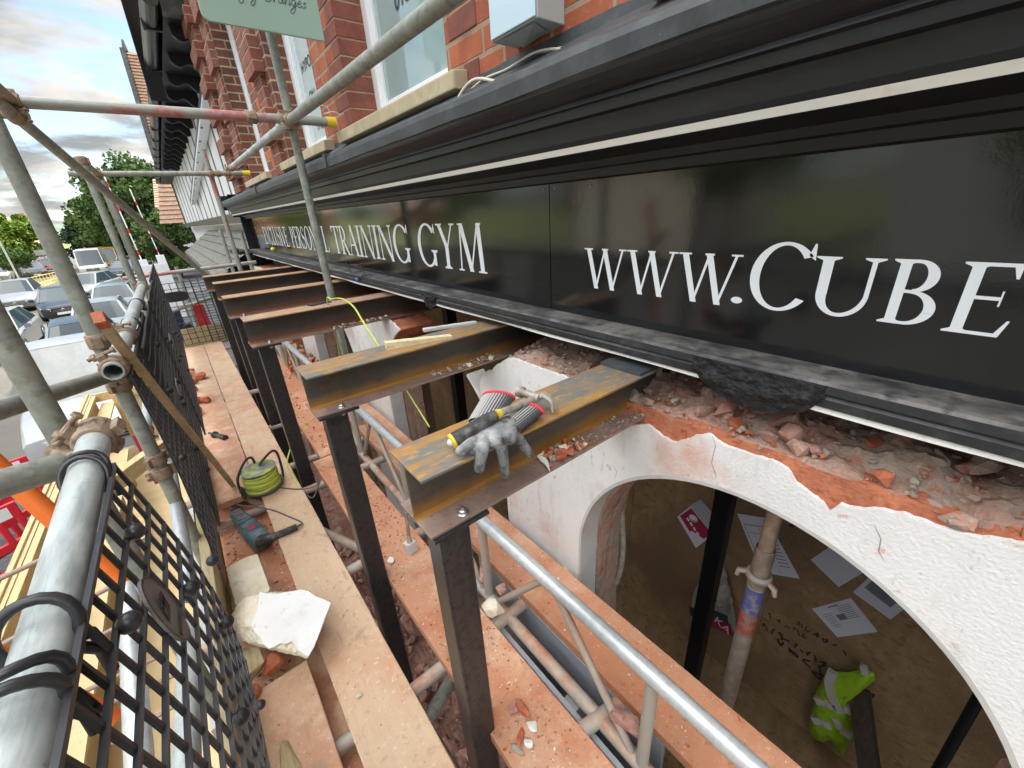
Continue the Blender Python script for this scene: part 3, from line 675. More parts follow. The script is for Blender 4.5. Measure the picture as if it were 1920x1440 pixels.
def wall_band(x0, x1, ztop, y0, y1, step, zbot=GZ + .12, grow=0):
    """wall between x0 and x1 with arched openings cut through it and a ragged top"""
    m = MB(); n = int((y1 - y0) / step)
    cols = []
    for i in range(n + 1):
        y = y0 + (y1 - y0) * i / n
        cols.append((y, ztop(y), arch_z(y)))
    nz = 5
    for (ya, ta, aa), (yb, tb, ab) in zip(cols, cols[1:]):
        if ta is None or tb is None: continue
        if (aa is None) != (ab is None):
            aa = ab = None if abs((ya + yb)/2) < 0 else (None)
        la, lb = (aa if aa is not None else zbot), (ab if ab is not None else zbot)
        if ta <= la + .004 or tb <= lb + .004: continue
        va = [(x, ya, la + (ta - la) * k / nz) for x in (x0, x1) for k in range(nz + 1)]
        vb = [(x, yb, lb + (tb - lb) * k / nz) for x in (x0, x1) for k in range(nz + 1)]
        o = nz + 1; f = []
        for k in range(nz):
            f.append((k, k + 1, 2*o + k + 1, 2*o + k)); f.append((o + k, 3*o + k, 3*o + k + 1, o + k + 1))
        f.append((nz, o + nz, 3*o + nz, 2*o + nz)); f.append((0, 2*o, 3*o, o))
        for k in range(nz):
            f.append((k, o + k, o + k + 1, k + 1)); f.append((2*o + k, 2*o + k + 1, 3*o + k + 1, 3*o + k))
        m.add(va + vb, f)
    # weld columns together and drop inner partitions
    bm = bmesh.new(); vs = [bm.verts.new(p) for p in m.v]
    for q in m.f:
        try: bm.faces.new([vs[i] for i in q])
        except ValueError: pass
    bmesh.ops.remove_doubles(bm, verts=bm.verts, dist=1e-5)
    seen = {}
    for f in list(bm.faces):
        key = frozenset(v.index for v in f.verts)
    bm.verts.index_update(); d = {}
    for f in bm.faces: d.setdefault(frozenset(v.index for v in f.verts), []).append(f)
    dead = [f for fs in d.values() if len(fs) > 1 for f in fs]
    bmesh.ops.delete(bm, geom=dead, context='FACES_ONLY')
    bm.verts.index_update(); mm = MB(); mm.add([v.co.copy() for v in bm.verts], [[v.index for v in f.verts] for f in bm.faces]); bm.free()
    return mm
aw = wall_band(1.013, 1.26, top_mas, -1.5, YB, .0095); aw_o = aw.build('arcade_wall', M['brick_raw'], gym)
sk = wall_band(1.000, 1.012, top_skin, -1.5, YB, .0075); sk.build('render_skin', M['plaster'], aw_o)
for pts in ([(1336, 818), (1342, 836), (1338, 850), (1334, 868), (1340, 884), (1343, 898)], [(1011, 905), (1010, 925), (1014, 950), (1010, 968)], [(1150, 872), (1156, 884), (1153, 897)], [(1640, 985), (1652, 1010), (1648, 1034), (1658, 1052)]):
    cp = [at(x, y, X=.9994) for x, y in pts]; MB().tube(cp, [.0004] + [.0009] * (len(cp) - 2) + [.0003], 5).build('crack', M['masonry'], aw_o)
# lining of the arch openings, white near the face and grey-brown further in
def lining(c, r, x0, x1, name, mt, th=.012, z_low=GZ + .12, amp=0, a0=0, a1=pi, nn=40, front=True):
    m = MB(); pts = []
    for i in range(nn + 1):
        a = a0 + (a1 - a0) * i / nn; pts.append((c + r * cos(a), SPR + r * sin(a)))
    if a0 == 0: pts = [(c + r, z_low)] + [(c + r, z_low + (SPR - z_low) * k / 8) for k in range(1, 8)] + pts
    if a1 == pi: pts = pts + [(c - r, z_low + (SPR - z_low) * k / 8) for k in range(7, 0, -1)] + [(c - r, z_low)]
    v = []; nx = 5
    for j, (y, z) in enumerate(pts):
        dy, dz = c - y, (SPR - z) if z > SPR else 0; L = sqrt(dy*dy + dz*dz) or 1
        for i in range(nx + 1):
            x = x0 + (x1 - x0) * i / nx
            if i == nx: x += amp * mnoise.noise((y*12, z*12, c))
            t = th + amp * .3 * mnoise.noise((y*9, z*9, x*20 + c))
            v.append((x, y + dy/L*t, z + dz/L*t))
        for i in (nx, 0):
            x = x0 + (x1 - x0) * i / nx
            v.append((x, y - dy/L*.002, z - dz/L*.002))
    k = nx + 3; f = []
    for j in range(len(pts) - 1):
        for i in range(k): f.append((j*k + i, j*k + (i+1) % k, (j+1)*k + (i+1) % k, (j+1)*k + i))
    m.add(v, f); return m.build(name, mt, aw_o)
lining(.28, .61, .9995, 1.105, 'arch_reveal', M['reveal'], .0095, amp=.004)
lining(.28, .61, 1.107, 1.262, 'old_masonry_reveal', M['masonry'], .024, amp=.04)
lining(2.115, .74, .9985, 1.10, 'arch_reveal', M['reveal'], .016, amp=.006, a1=radians(40))
lining(2.115, .74, .9985, 1.10, 'arch_reveal', M['plaster'], .016, amp=.006, a0=radians(128), a1=pi)
lining(2.115, .74, 1.11, 1.255, 'old_masonry_reveal', M['masonry'], .024, amp=.04, a0=radians(140))
lining(2.115, .74, 1.11, 1.262, 'old_masonry_reveal', M['masonry'], .024, amp=.03, a1=radians(50))
lining(4.20, .72, 1.11, 1.262, 'old_masonry_reveal', M['masonry'], .024, amp=.03, a1=radians(60))
lining(4.20, .72, 1.11, 1.262, 'old_masonry_reveal', M['masonry'], .024, amp=.03, a0=radians(120))
lining(4.20, .72, .9985, 1.10, 'arch_reveal', M['reveal'], .016, amp=.006, a0=radians(120))
lining(4.20, .72, .9985, 1.10, 'arch_reveal', M['reveal'], .016, amp=.006, a1=radians(50))
lining(6.30, .70, .9985, 1.10, 'arch_reveal', M['reveal'], .016, amp=.006)

# ---- the room inside: floor, ceiling, back boards, dark joists
m = MB(); m.box((1.4, -3.2, GZ - .1), (8, 8.2, GZ + .05)); m.build('shop_floor', M['osb'], gym)
m = MB(); m.box((1.38, -3.2, -.22), (8, 7.9, -.1)); m.build('shop_ceiling', M['dark_room'], gym)
m = MB(); m.box((1.3, -3.4, GZ), (8, -3.2, -.1)); m.box((1.3, 7.9, GZ), (8, 7.95, -.1)); m.build('party_wall', M['dark_room'], gym)
OX = 2.75
m = MB()
for k in range(8):
    m.box((OX, -3.1 + k * 1.22, GZ + .05), (OX + .018, -3.1 + (k+1) * 1.22 - .004, -1.46)); m.box((OX + .003, -3.1 + k * 1.22, -1.456), (OX + .02, -3.1 + (k+1) * 1.22 - .004, -.22))
hoard = m.build('board_lining', M['osb'], gym)
# marker-pen scrawl on the boards
def scrawl(p, n, h, parent, seed, x, w=.010, dyn=.62):
    r = random.Random(seed); q = at(*p, X=x); m = MB(); y = q.y
    for k in range(n):
        if r.random() < .16: y -= h * .5; continue
        c = [(y - h * dyn * r.random(), q.z + h * r.random()) for _ in range(r.choice((3, 4, 5)))]
        pts = sm_curve([Vector((x, a_, b_)) for a_, b_ in c], 4); m.tube(pts, w * .5, 4); y -= h * dyn
    m.build('marker_writing', M['ink'], parent)
def sm_curve(pts, n=8):
    pts = [Vector(p) for p in pts]; out = []
    P = [pts[0]] + pts + [pts[-1]]
    for i in range(1, len(P) - 2):
        for k in range(n):
            t = k / n; a, b, c, d = P[i-1], P[i], P[i+1], P[i+2]
            out.append(.5 * ((2*b) + (c - a) * t + (2*a - 5*b + 4*c - d) * t*t + (3*b - a - 3*c + d) * t**3))
    out.append(pts[-1]); return out
for p, n_, h_, sd, w_ in (((1430, 1150), 9, .055, 1, .006), ((1428, 1178), 15, .075, 2, .010), ((1450, 1215), 6, .13, 3, .013), ((1490, 1170), 10, .05, 5, .006), ((1478, 985), 3, .16, 4, .02)):
    scrawl(p, n_, h_, hoard, sd, OX - .003, w_)

# ------------------------------------------------------------------ scaffold: one clamped frame, each tube and coupler a part
TR = .0242
scaf = thing('scaffold', 'grey steel tube scaffold with handrails, uprights and rusty couplers beside the shopfront', 'scaffold', (-.3, 2, GZ))
def ln(p, q, a=0.0, b=0.0):
    """line p-q lengthened by a at the start and b at the end (metres)"""
    p, q = Vector(p), Vector(q); d = (q - p).normalized(); return p - d * a, q + d * b
def tb(name, p, q, m='tube', r=TR, hollow=True, n=18, parent=None, key=None):
    if key: LINES[key] = (Vector(p), Vector(q))
    return MB().tube([p, q], r, n, hollow=hollow).build(name, M[m], parent or scaf)
LINES = {}
def band(b, c, d, toward, size=1.0):
    """one pressed steel band round a tube (axis d, centre c) with lug, bolt and nut"""
    w = .024 * size; u = Vector(toward); u = (u - d * u.dot(d)); u = u.normalized() if u.length > 1e-5 else d.orthogonal().normalized(); v = d.cross(u)
    b.lathe(c - d * w, [(TR+.0004, 0), (TR + .006, .001), (TR + .0085, .006), (TR + .0085, 2*w - .006), (TR + .006, 2*w - .001), (TR+.0004, 2*w)], 20, d)
    for s in (1, -1):
        b.obox(c + u * .004 + v * s * (TR + .012), d * w * .75, u * .010, v * .008)
    q = c + v * (TR + .019)
    b.tube([q - u * .030, q + u * .034], .0055, 8); b.lathe(q + u * .014, [(.0, 0), (.0115, 0), (.0115, .010), (.0, .010)], 6, u); b.lathe(q - u * .030, [(.0, 0), (.010, 0), (.010, .007), (.0, .007)], 6, u)
def joint(A, B=None, t=None, size=1.0, m='coupler', toward=(0, 0, -1)):
    """clamp where tube A passes tube B (their nearest points); with t a single clamp at that distance along A"""
    a0, a1 = LINES[A]; da = (a1 - a0).normalized(); b = MB()
    if B is None:
        band(b, a0 + da * t, da, Vector(toward), size)
    else:
        b0, b1 = LINES[B]; db = (b1 - b0).normalized(); w = a0 - b0; k = da.dot(db); dn = 1 - k*k
        ta = (k * db.dot(w) - da.dot(w)) / dn; tb_ = (db.dot(w) - k * da.dot(w)) / dn
        ta = min(max(ta, .03), (a1 - a0).length - .03); tb_ = min(max(tb_, .03), (b1 - b0).length - .03)
        pa_, pb_ = a0 + da * ta, b0 + db * tb_; off = pb_ - pa_
        band(b, pa_, da, off, size); band(b, pb_, db, -off, size)
        if off.length > 2 * TR: 
            c = (pa_ + pb_) / 2; o_ = off.normalized(); s1 = da; s2 = o_.cross(da); b.obox(c, s1 * .017, s2 * .017, o_ * (off.length / 2 - TR + .004))
    return b.build('coupler', M[m], scaf, bevel=.0012)
HX = -.215
hz = at(172, 850, X=HX).z
h0 = Vector((HX, -.9, hz - .022)); h1 = Vector((HX, 1.10, hz))
h0 = ln(at(30, 1440, X=HX), at(183, 806, X=HX), 1.3, 0)[0]; h1 = at(183, 806, X=HX)
tb('handrail', h0, h1, 'galv', key='hr')
h2, h3 = ln(at(212, 697, X=HX), at(266, 540, X=HX), 0, .15)
tb('handrail', h2, h3, 'galv', key='hf')
GX = .735
g0, g1 = ln(at(748, 71, X=GX), at(435, 313, X=GX), 2.2, .12)
gm = at(541, 228, X=GX)
tb('guard_rail', g0, gm, 'tube', key='g1'); tb('guard_rail', ln(gm, g1, -.1)[0], g1, 'galv', TR * .93, key='g2')
gd = (g1 - g0).normalized()
MB().tube([gm - gd * .06, gm + gd * .20], TR + .004, 18).build('sleeve_coupler', M['galv'], scaf)
MB().tube([gm - gd * .064, gm - gd * .058], TR + .006, 18).build('sleeve_coupler_rim', M['coupler'], scaf)
# cross tubes from the outer uprights to the brick wall
TY = 2.93
t0, t1 = at(20, 190, Y=TY), at(618, 229, Y=TY)
t0 = ln(t0, t1, .06)[0]
tb('transom', t0, t1, 'tube_red', key='t1')
dd = (t1 - t0).normalized()
c = MB().tube([t1 - dd * .02, t1 + dd * .035], TR + .004, 18).build('end_cap', M['cap'], scaf)
T2 = 5.75
u0, u1 = at(128, 326, Y=T2), at(459, 325, Y=T2)
tb('transom', u0, u1, 'tube', key='t2'); dd2 = (u1 - u0).normalized()
MB().tube([u1 - dd2 * .02, u1 + dd2 * .05], TR + .004, 16).build('end_cap', M['cap'], scaf)
# uprights
SX = -.33
UZ = GZ + .12
def upright(x, y, z0, z1, m='tube', key=None): return tb('upright', (x, y, z0), (x, y, z1), m, key=key)
S1 = at(70, 735, X=SX); upright(SX, 1.352, UZ, .60, key='s1')
SX2 = -.288; upright(SX2, 2.325 * SX2 / SX, UZ, .62, key='s2'); S2Y = 2.325 * SX2 / SX
s3 = at(197, 405, X=-.30)
upright(s3.x, s3.y, UZ, at(152, 293, Y=s3.y).z, key='s3'); upright(s3.x + .062, s3.y + .05, UZ, .36)
pa = at(563, 233, Y=TY + .055)
upright(.782, TY + .055, UZ, at(512, 55, Y=TY + .055).z, key='pa')
pb = at(400, 340, Y=T2 + .06)
upright(pb.x - .005, T2 + .06, UZ, at(393, 280, Y=T2 + .06).z, 'tube_red', key='pb')
for (px, py) in ((412, 430), (452, 436)):
    q = at(px, py, Y=7.6); upright(q.x, q.y, UZ, q.z)
# bracing and ledgers on the street side
b0, b1 = ln(at(62, 245, Y=TY + .12), at(383, 513, Y=6.6), .3, .25)
tb('brace', b0, b1, 'tube', TR, key='br')
r0, r1 = ln(at(0, 768, Y=1.45), at(213, 702, Y=S2Y - .02), .6, .03); tb('raker', r0, r1, key='r1')
r2, r3 = ln(at(0, 908, Y=.98), at(140, 866, Y=1.06), .6, .03); tb('raker', r2, r3, key='r2')
l0 = at(273, 812, X=-.352); tb('ledger', l0, l0 + Vector((0, 2.2, 0)), 'galv', key='l0')
o0, o1 = ln(at(5, 885, Y=1.75), at(225, 1085, Y=1.6), .7, .03); tb('orange_tube', o0, o1, 'orange', .026)
o0, o1 = ln(at(0, 1240, Y=1.35), at(200, 1345, Y=1.3), .7, .02); tb('orange_tube', o0, o1, 'orange', .026)
w0, w1 = ln(at(312, 835, X=-.31), at(350, 1065, X=-.28), .35, .15); tb('ledger', w0, w1, 'tube_bright')
w0, w1 = ln(at(250, 1260, X=-.37), at(262, 1440, X=-.36), .3, .5); tb('upright_stub', w0, w1, 'tube_bright')
w0, w1 = ln(at(352, 1290, X=-.27), at(350, 1440, X=-.27), .25, .5); tb('upright_stub', w0, w1, 'galv')
p0, p1 = ln(at(250, 520, Y=6.95), at(450, 495, Y=6.95), .1, .2); tb('end_guard_rail', p0, p1, 'tube_red')
p0, p1 = ln(at(318, 585, Y=6.95), at(405, 555, Y=6.95), .35, .3); tb('end_guard_rail', p0, p1, 'tube')
for (a, b) in (((283, 510), (318, 620)), ((330, 500), (345, 560))): 
    q0, q1 = at(*a, Y=7.3), at(*b, Y=7.3); tb('upright', (q0.x, 7.3, UZ), (q0.x, 7.3, q0.z), 'tube')
# transoms and ledgers below the boards
BZ = -1.5
for (px, py) in ((803, 1272), (663, 1066), (584, 916), (590, 858)):
    q = at(px, py, Z=BZ - .063); tb('transom', (-.42, q.y, BZ - .063), (1.0, q.y, BZ - .063), 'tube_dust')
tb('transom', (-.42, at(644, 1397, Z=BZ - .063).y - .28, BZ - .063), (.98, .42, BZ - .063), 'tube_dust')
for y in (3.6, 4.6, 5.7, 6.7): tb('transom', (-.42, y, BZ - .063), (.98, y, BZ - .063), 'tube_dust')
tb('ledger', (.175, -1, BZ - .115), (.175, 7, BZ - .115), 'tube_dust'); tb('ledger', (-.30, -1, BZ - .115), (-.30, 7, BZ - .115), 'tube')
q0, q1 = ln(at(800, 1352, Z=-1.67), at(850, 1270, Z=-1.69), .5, .6); tb('brace', q0, q1, 'tube')
q0, q1 = ln(at(606, 997, Z=-1.66), at(668, 1025, Z=-1.70), .6, .9); tb('brace', q0, q1, 'tube_dust')
q0, q1 = at(700, 1200, Z=-2.35), at(850, 1440, Z=-2.35); q0, q1 = ln(q0, q1, 6, .9); tb('ledger', q0, q1, 'tube_dust')
for y in (.1, 1.55, 3.3, 5.0): tb('upright', (.655, y + .08, UZ), (.655, y + .08, BZ + (.02 if y > 1 else -.07)), 'tube_dust')
# lattice beam on edge between the boards
LX = .655
la, lb_ = at(907, 980, X=LX), at(1280, 1320, X=LX)
la, lb_ = Vector((LX, 6.5, la.z)), Vector((LX, -1.2, la.z))
LZ = la.z; LL = LZ - .43
tb('lattice_top_chord', la, lb_, 'tube_bright')
tb('lattice_bottom_chord', (LX, 6.5, LL), (LX, -1.2, LL), 'tube_dust')
lm = MB(); y = 4.9
bays = []
yv = at(915, 1090, X=LX).y
k = 0
y = yv
for sgn in (1, -1):
    y = yv
    while -1.1 < y < 6.3: 
        bays.append(y); y += sgn * .78
for y in sorted(set(bays)):
    tb('lattice_strut', (LX, y, LL + TR), (LX, y, LZ - TR), 'tube_dust', .0185, False, 12)
    tb('lattice_diagonal', (LX, y - .06, LL + TR * .8), (LX, y - .36, LZ - TR * .7), 'tube_dust', .013, False, 10)
    tb('lattice_diagonal', (LX, y - .74, LL + TR * .8), (LX, y - .42, LZ - TR * .7), 'tube_dust', .013, False, 10)
# couplers
joint('hf', 's2', size=1.1); joint('hf', t=.05, size=1.15, toward=(-1, 0, -.3)); joint('r1', 's2'); joint('hr', t=(h1 - h0).length - .035, size=1.35, toward=(.4, 0, -1)); joint('r2', 'hr')
joint('s1', 't1', size=1.2); joint('br', 't1', size=1.3); joint('t1', 'pa', size=1.2); joint('g1', 't1', size=1.2); joint('t1', t=(t1 - t0).length - .42, size=1.1)
joint('t2', 'pb', size=1.2); joint('g2', 't2', size=1.2); joint('t2', 's3', size=1.2); joint('t2', t=(u1 - u0).length - .25); joint('hf', t=(h3 - h2).length - .06, size=1.3)
LINES['s2low'] = LINES['s2']; joint('l0', 's2', size=1.1)
joint('s2', t=at(258, 872, Y=S2Y).z - UZ, size=1.1, toward=(1, -1, 0)); joint('s2', t=at(232, 720, Y=S2Y).z - UZ, size=1.0, toward=(1, -1, 0))

# ------------------------------------------------------------------ boards
def board(name_label, x0, x1, y0, y1, z=BZ, m='board', group='scaffold boards', kind='scaffold_board', th=.038, rot=0, ends=False):
    b = MB(); n = max(2, int((y1 - y0) / .12)); v = []; f = []
    for j in range(n + 1):
        y = y0 + (y1 - y0) * j / n; dx = rot * (y - y0)
        s = .0012 * mnoise.noise((y * 2, x0 * 9, z))
        for (x, zz) in ((x0, z - th), (x1, z - th), (x1, z - .002), (x1 - .003, z + s), (x0 + .003, z + s), (x0, z - .002)): v.append((x + dx + .0015 * mnoise.noise((y * 3, x * 5, 2)), y, zz))
    for j in range(n):
        for i in range(6): f.append((j*6 + i, j*6 + (i+1) % 6, (j+1)*6 + (i+1) % 6, (j+1)*6 + i))
    f += [tuple(range(6))[::-1], tuple(range(n*6, n*6 + 6))]
    b.add(v, f); o = b.build(kind, M[m]); return tag(o, name_label, 'board', group)
board('long dusty scaffold board nearest the steel posts, under the cable reel', .002, .225 - .015, -1.0, 4.0)
board('far scaffold board next to the steel posts, running to the end barrier', .0, .208, 4.006, 6.95)
board('far outer scaffold board along the black mesh with broken bricks on it', -.232, -.006, 2.61, 6.95)
board('near outer scaffold board with dusty footmarks below the white stone block', -.262, -.046, -1.0, 1.29)
board('lower dark board beneath the walkway, covered in debris under the breaker', -.245, .02, .6, 2.9, BZ - .105, 'board_red')
board('narrow lower board seen in the gap left of the long walkway board', -.09, .06, -1.0, .9, BZ - .115, 'board_red')
board('red dusted board with orange brick chip between steel post and lattice beam', .338, .565, -1.0, 2.69, BZ, 'board_red')
board('red dusted board beyond the near one, passing behind the second and third posts', .395, .635, 2.70, 6.6, BZ + .004, 'board_red', rot=.012)
board('inner red dusted board lying against the foot of the white arch', .735, .965, -1.0, 3.7, BZ, 'board_red')
board('inner board farther along by the broken brick pile', .70, .92, 3.71, 6.6, BZ - .01, 'board_red')
# toe boards
o = MB(); tz = at(380, 1000, X=-.262).z
o.box((-.292, -1.0, BZ - .02), (-.264, 1.40, tz)); o = o.build('toe_board', M['timber_old'], bevel=.002); tag(o, 'near timber toe board on edge behind the near black mesh', 'toe board', 'toe boards')
o = MB().box((-.275, 1.43, BZ - .02), (-.238, 3.3, tz + .03)).build('toe_board', M['timber_old'], bevel=.002); tag(o, 'long timber toe board on edge left of the breaker and bricks', 'toe board', 'toe boards')
q0, q1 = at(335, 655, Y=6.97), at(438, 605, Y=6.97)
o = MB().box((-.36, 6.965, BZ - .04), (.62, 7.0, BZ + .24)).build('toe_board', M['timber_old'], bevel=.002); tag(o, 'timber end board closing the far end of the walkway', 'toe board', 'toe boards')
# lower frames seen between boards: blue-grey shopfront and stall riser
sh = thing('shopfront_panel', 'blue grey painted timber panels of the shopfront in the gap between the boards', 'panel', (.72, .6, -2.6))
MB().box((.600, .20, -2.6), (.618, 1.02, -1.585)).build('panel', M['blue_grey'], sh, bevel=.002)
MB().box((.735, .30, -2.6), (.752, 1.30, -1.545)).build('panel', M['blue_grey'], sh, bevel=.002)
MB().box((.619, .58, -2.6), (.70, .64, -1.66)).build('mullion', M['reveal'], sh, bevel=.003)
MB().box((.60, -.9, -2.6), (.618, .10, -1.62)).build('panel', M['blue_grey'], sh, bevel=.002)

# ------------------------------------------------------------------ steel needle beams on posts
BW, BD, TF, TWB = .152, .152, .0068, .006
ZT = -.48
def steel_beam(y0, x0, label, top='beam_top', web='beam_web', x1=2.35):
    o = thing('steel_beam', label, 'steel beam', (x0, y0 + BW/2, ZT - BD), 'steel beams needled under the sign')
    n = 30
    def strip(za, zb, ya, yb):
        m = MB(); v = []; f = []
        for j in range(n + 1):
            x = x0 + (x1 - x0) * j / n
            v += [(x, ya, za), (x, yb, za), (x, yb, zb), (x, ya, zb)]
        for j in range(n):
            for i in range(4): f.append((j*4 + i, j*4 + (i+1) % 4, (j+1)*4 + (i+1) % 4, (j+1)*4 + i))
        f += [(0,1,2,3), (n*4+3, n*4+2, n*4+1, n*4)]
        return m.add(v, f)
    strip(ZT - TF, ZT, y0, y0 + BW).build('top_flange', M[top], o, bevel=.001)
    strip(ZT - BD, ZT - BD + TF, y0, y0 + BW).build('bottom_flange', M['beam_bot'], o, bevel=.001)
    # web with root fillets
    yc = y0 + BW/2; m = MB()
    sec = [(-TWB/2 - .008, ZT - TF), (-TWB/2 - .0025, ZT - TF - .003), (-TWB/2, ZT - TF - .009), (-TWB/2, ZT - BD + TF + .009), (-TWB/2 - .0025, ZT - BD + TF + .003), (-TWB/2 - .008, ZT - BD + TF)]
    full = sec + [(-a, b) for a, b in sec[::-1]]
    v = [(x, yc + a, b) for x in (x0, x1) for a, b in full]; k = len(full)
    m.add(v, [(i, (i+1) % k, k + (i+1) % k, k + i) for i in range(k)] + [tuple(range(k))[::-1], tuple(range(k, 2*k))])
    m.build('web', M[web], o)
    return o
# positions of the beam ends measured from the photograph
ends = [(632, 0), (1405, 0), (2575, 0), (3560, 0), (4590, 0), (5330, 0)]
xs = [.250, .228, .202, .204, .226, .196]
lab = ['nearest rusty steel beam, carrying the gloves and hammer', 'second rusty steel beam with pale timber wedge on top', 'third steel beam, looped over by the lime cable', 'fourth steel beam, behind the lime cable one', 'fifth steel beam, next to last from the near end', 'farthest steel beam with orange end, by the end barrier']
beams = []
for i in range(6):
    beams.append(steel_beam(ends[i][0] / 1000, xs[i], lab[i], 'beam_top' if i < 2 else 'beam_top_dusty', 'beam_web' if i < 2 else 'beam_web_red'))
plab = ['nearest black steel post standing in front of the arch', 'second black steel post, under the beam with the timber wedge', 'third black steel post, just right of the cable reel', 'fourth steel post along the walkway', 'fifth steel post along the walkway', 'farthest steel post beside the end barrier']
def steel_post(i):
    y0 = ends[i][0] / 1000; x0 = xs[i]
    yc = y0 + BW/2 - .012; xc = x0 + .070; h = .040
    o = thing('steel_post', plab[i], 'steel post', (xc, yc, GZ + .12), 'square posts carrying the steel beams')
    m = MB(); r = .009; pts = []
    for cx, cy, a0 in ((h - r, h - r, 0), (-h + r, h - r, 90), (-h + r, -h + r, 180), (h - r, -h + r, 270)):
        for k in range(4): a = radians(a0 + 30 * k); pts.append((xc + cx + r * cos(a), yc + cy + r * sin(a)))
    nn = len(pts); zs = [GZ + .13, -2.5, -1.5, ZT - BD - .010]
    v = [(x, y, z) for z in zs for x, y in pts]
    for j in range(len(zs) - 1): 
        pass
    m.add(v, [(j*nn + i2, j*nn + (i2+1) % nn, (j+1)*nn + (i2+1) % nn, (j+1)*nn + i2) for j in range(len(zs) - 1) for i2 in range(nn)])
    m.build('shaft', M['post'], o)
    MB().box((x0 + .004, yc - .072, ZT - BD - .0095), (x0 + .145, yc + .072, ZT - BD - .0005)).build('head_plate', M['post'], o, bevel=.001)
    for bx, by in ((x0 + .092, yc - .044), (x0 + .05, yc + .05)):
        b = MB(); b.lathe((bx, by, ZT - BD + TF), [(0, 0), (.014, 0), (.014, .0025), (.0, .0025)], 16); b.lathe((bx, by, ZT - BD + TF + .0025), [(0, 0), (.0105, 0), (.0105, .008), (.0, .0085)], 6)
        b.tube([(bx, by, ZT - BD - .026), (bx, by, ZT - BD + TF + .018)], .005, 8); b.lathe((bx, by, ZT - BD - .0105), [(0, 0), (.0105, 0), (.0105, -.009), (.0, -.009)], 6)
        b.build('bolt', M['bolt'], o)
    MB().box((xc - .09, yc - .09, GZ + .12), (xc + .09, yc + .09, GZ + .13)).build('base_plate', M['post'], o)
for i in range(6): steel_post(i)
# thin slates packed between beam and fascia
o = MB().obox((1.10, .71, ZT + .006), (.13, 0, 0), (0, .074, 0), (0, 0, .0045)).build('packing_slate', M['lead']); tag(o, 'flat grey slate packing on the nearest beam right under the sign', 'slate')

# ------------------------------------------------------------------ black plastic brick guards
def guard(y0, y1, z1, z0, x, label, lean=0.0, pitch=.046, plate=None, knobs=None, bowed=0, seed=0):
    o = thing('brick_guard', label, 'mesh guard', (x, (y0 + y1) / 2, z0), 'black mesh guards hooked on the handrail')
    w = .0029
    def P(y, z, dx=0):
        t = (z1 - z) / (z1 - z0)
        return Vector((x + lean * t + bowed * sin(pi * min(1, max(0, t))) + .004 * mnoise.noise((y * 3, z * 3, seed)) + dx, y, z))
    m = MB()
    ny = int(round((y1 - y0) / pitch)); nz = int(round((z1 - z0) / pitch))
    for i in range(ny + 1):
        y = y0 + (y1 - y0) * i / ny
        ww = w * (1.3 if i in (0, ny) else 1)
        pts = [P(y, z1 + (z0 - z1) * k / 12) for k in range(13)]
        for a, b in zip(pts, pts[1:]): m.obox((a + b) / 2, (0, ww/1, 0), (.0030, 0, 0), (b - a) * .5)
    for k in range(nz + 1):
        z = z1 + (z0 - z1) * k / nz; ww = w * (1.3 if k in (0, nz) else 1)
        pts = [P(y0 + (y1 - y0) * i / 10, z, .0015) for i in range(11)]
        for a, b in zip(pts, pts[1:]): m.obox((a + b) / 2, (0, 0, ww), (.0030, 0, 0), (b - a) * .5)
    m.build('grid', M['plastic_black'], o)
    r = random.Random(seed)
    kn = knobs or [(r.uniform(.08, .92), r.uniform(.08, .9)) for _ in range(6)]
    for (u, v) in kn:
        p = P(y0 + (y1 - y0) * u, z1 + (z0 - z1) * v, .012)
        MB().ball(p, .013, 14).build('knob', M['plastic_black'], o)
    if plate:
        (u, v, ry, rz) = plate; yc = y0 + (y1 - y0) * u; zc = z1 + (z0 - z1) * v
        def oval(s, dx): return [P(yc + ry * s * cos(a) * (1 if abs(cos(a)) < 2 else 1), zc + rz * s * (sin(a)), dx) for a in [2*pi*k/36 for k in range(36)]]
        m = MB(); m.prism(oval(1.0, .004), (.004, 0, 0)); pl = m.build('logo_plate', M['plate_grey'], o)
        m = MB(); A, B = oval(1.02, .009), oval(.95, .009)
        for k in range(36): m.add([A[k], A[(k+1) % 36], B[(k+1) % 36], B[k]], [(0,1,2,3)])
        for k, (s, t, L) in enumerate([(-.42, .1, .30), (-.26, .12, .34), (-.10, .1, .36), (.05, .12, .32), (.22, .1, .30)]):
            c = P(yc + ry * s, zc + rz * t, .0095); m.obox(c, (0, ry * .10, rz * L), (.0006, 0, 0), (0, ry * .028, -rz * .03)); m.obox(c + Vector((0, ry * .08, 0)), (0, -ry * .05, rz * L * .8), (.0006, 0, 0), (0, ry * .018, rz * .02))
        for k in range(11): m.obox(P(yc + ry * (-.6 + .12 * k), zc - rz * .55, .0095), (0, ry * .035, 0), (.0006, 0, 0), (0, 0, rz * .06))
        m.build('raised_mark', M['plastic_black'], pl)
    return o, P
_uv = lambda x, y: (lambda q: ((q.y + .42) / 1.345, (hz - .012 - q.z) / (hz - .012 + 1.255)))(at(x, y, X=-.186))
KN = [_uv(x, y) for x, y in ((200, 1187), (220, 1010), (345, 1075), (362, 1200), (378, 1392), (475, 1330), (300, 1130))]
_pt, _pb, _pc = at(237, 1082, X=-.186), at(290, 1245, X=-.186), at(264, 1166, X=-.186)
PLATE = (*_uv(264, 1166), (_pt.y - _pb.y) / 2, .062)
gA, PA = guard(-.42, .925, hz - .012, -1.255, -.186, 'nearest black mesh guard with an oval logo plate, tied to the near handrail', .0, .050, PLATE,
               KN, seed=2, bowed=.045)
gB, PB_ = guard(1.53, 2.72, hz - .012, -1.13, -.190, 'second black mesh guard, crossed by the long leaning batten', .0, .05, seed=5, bowed=.01)
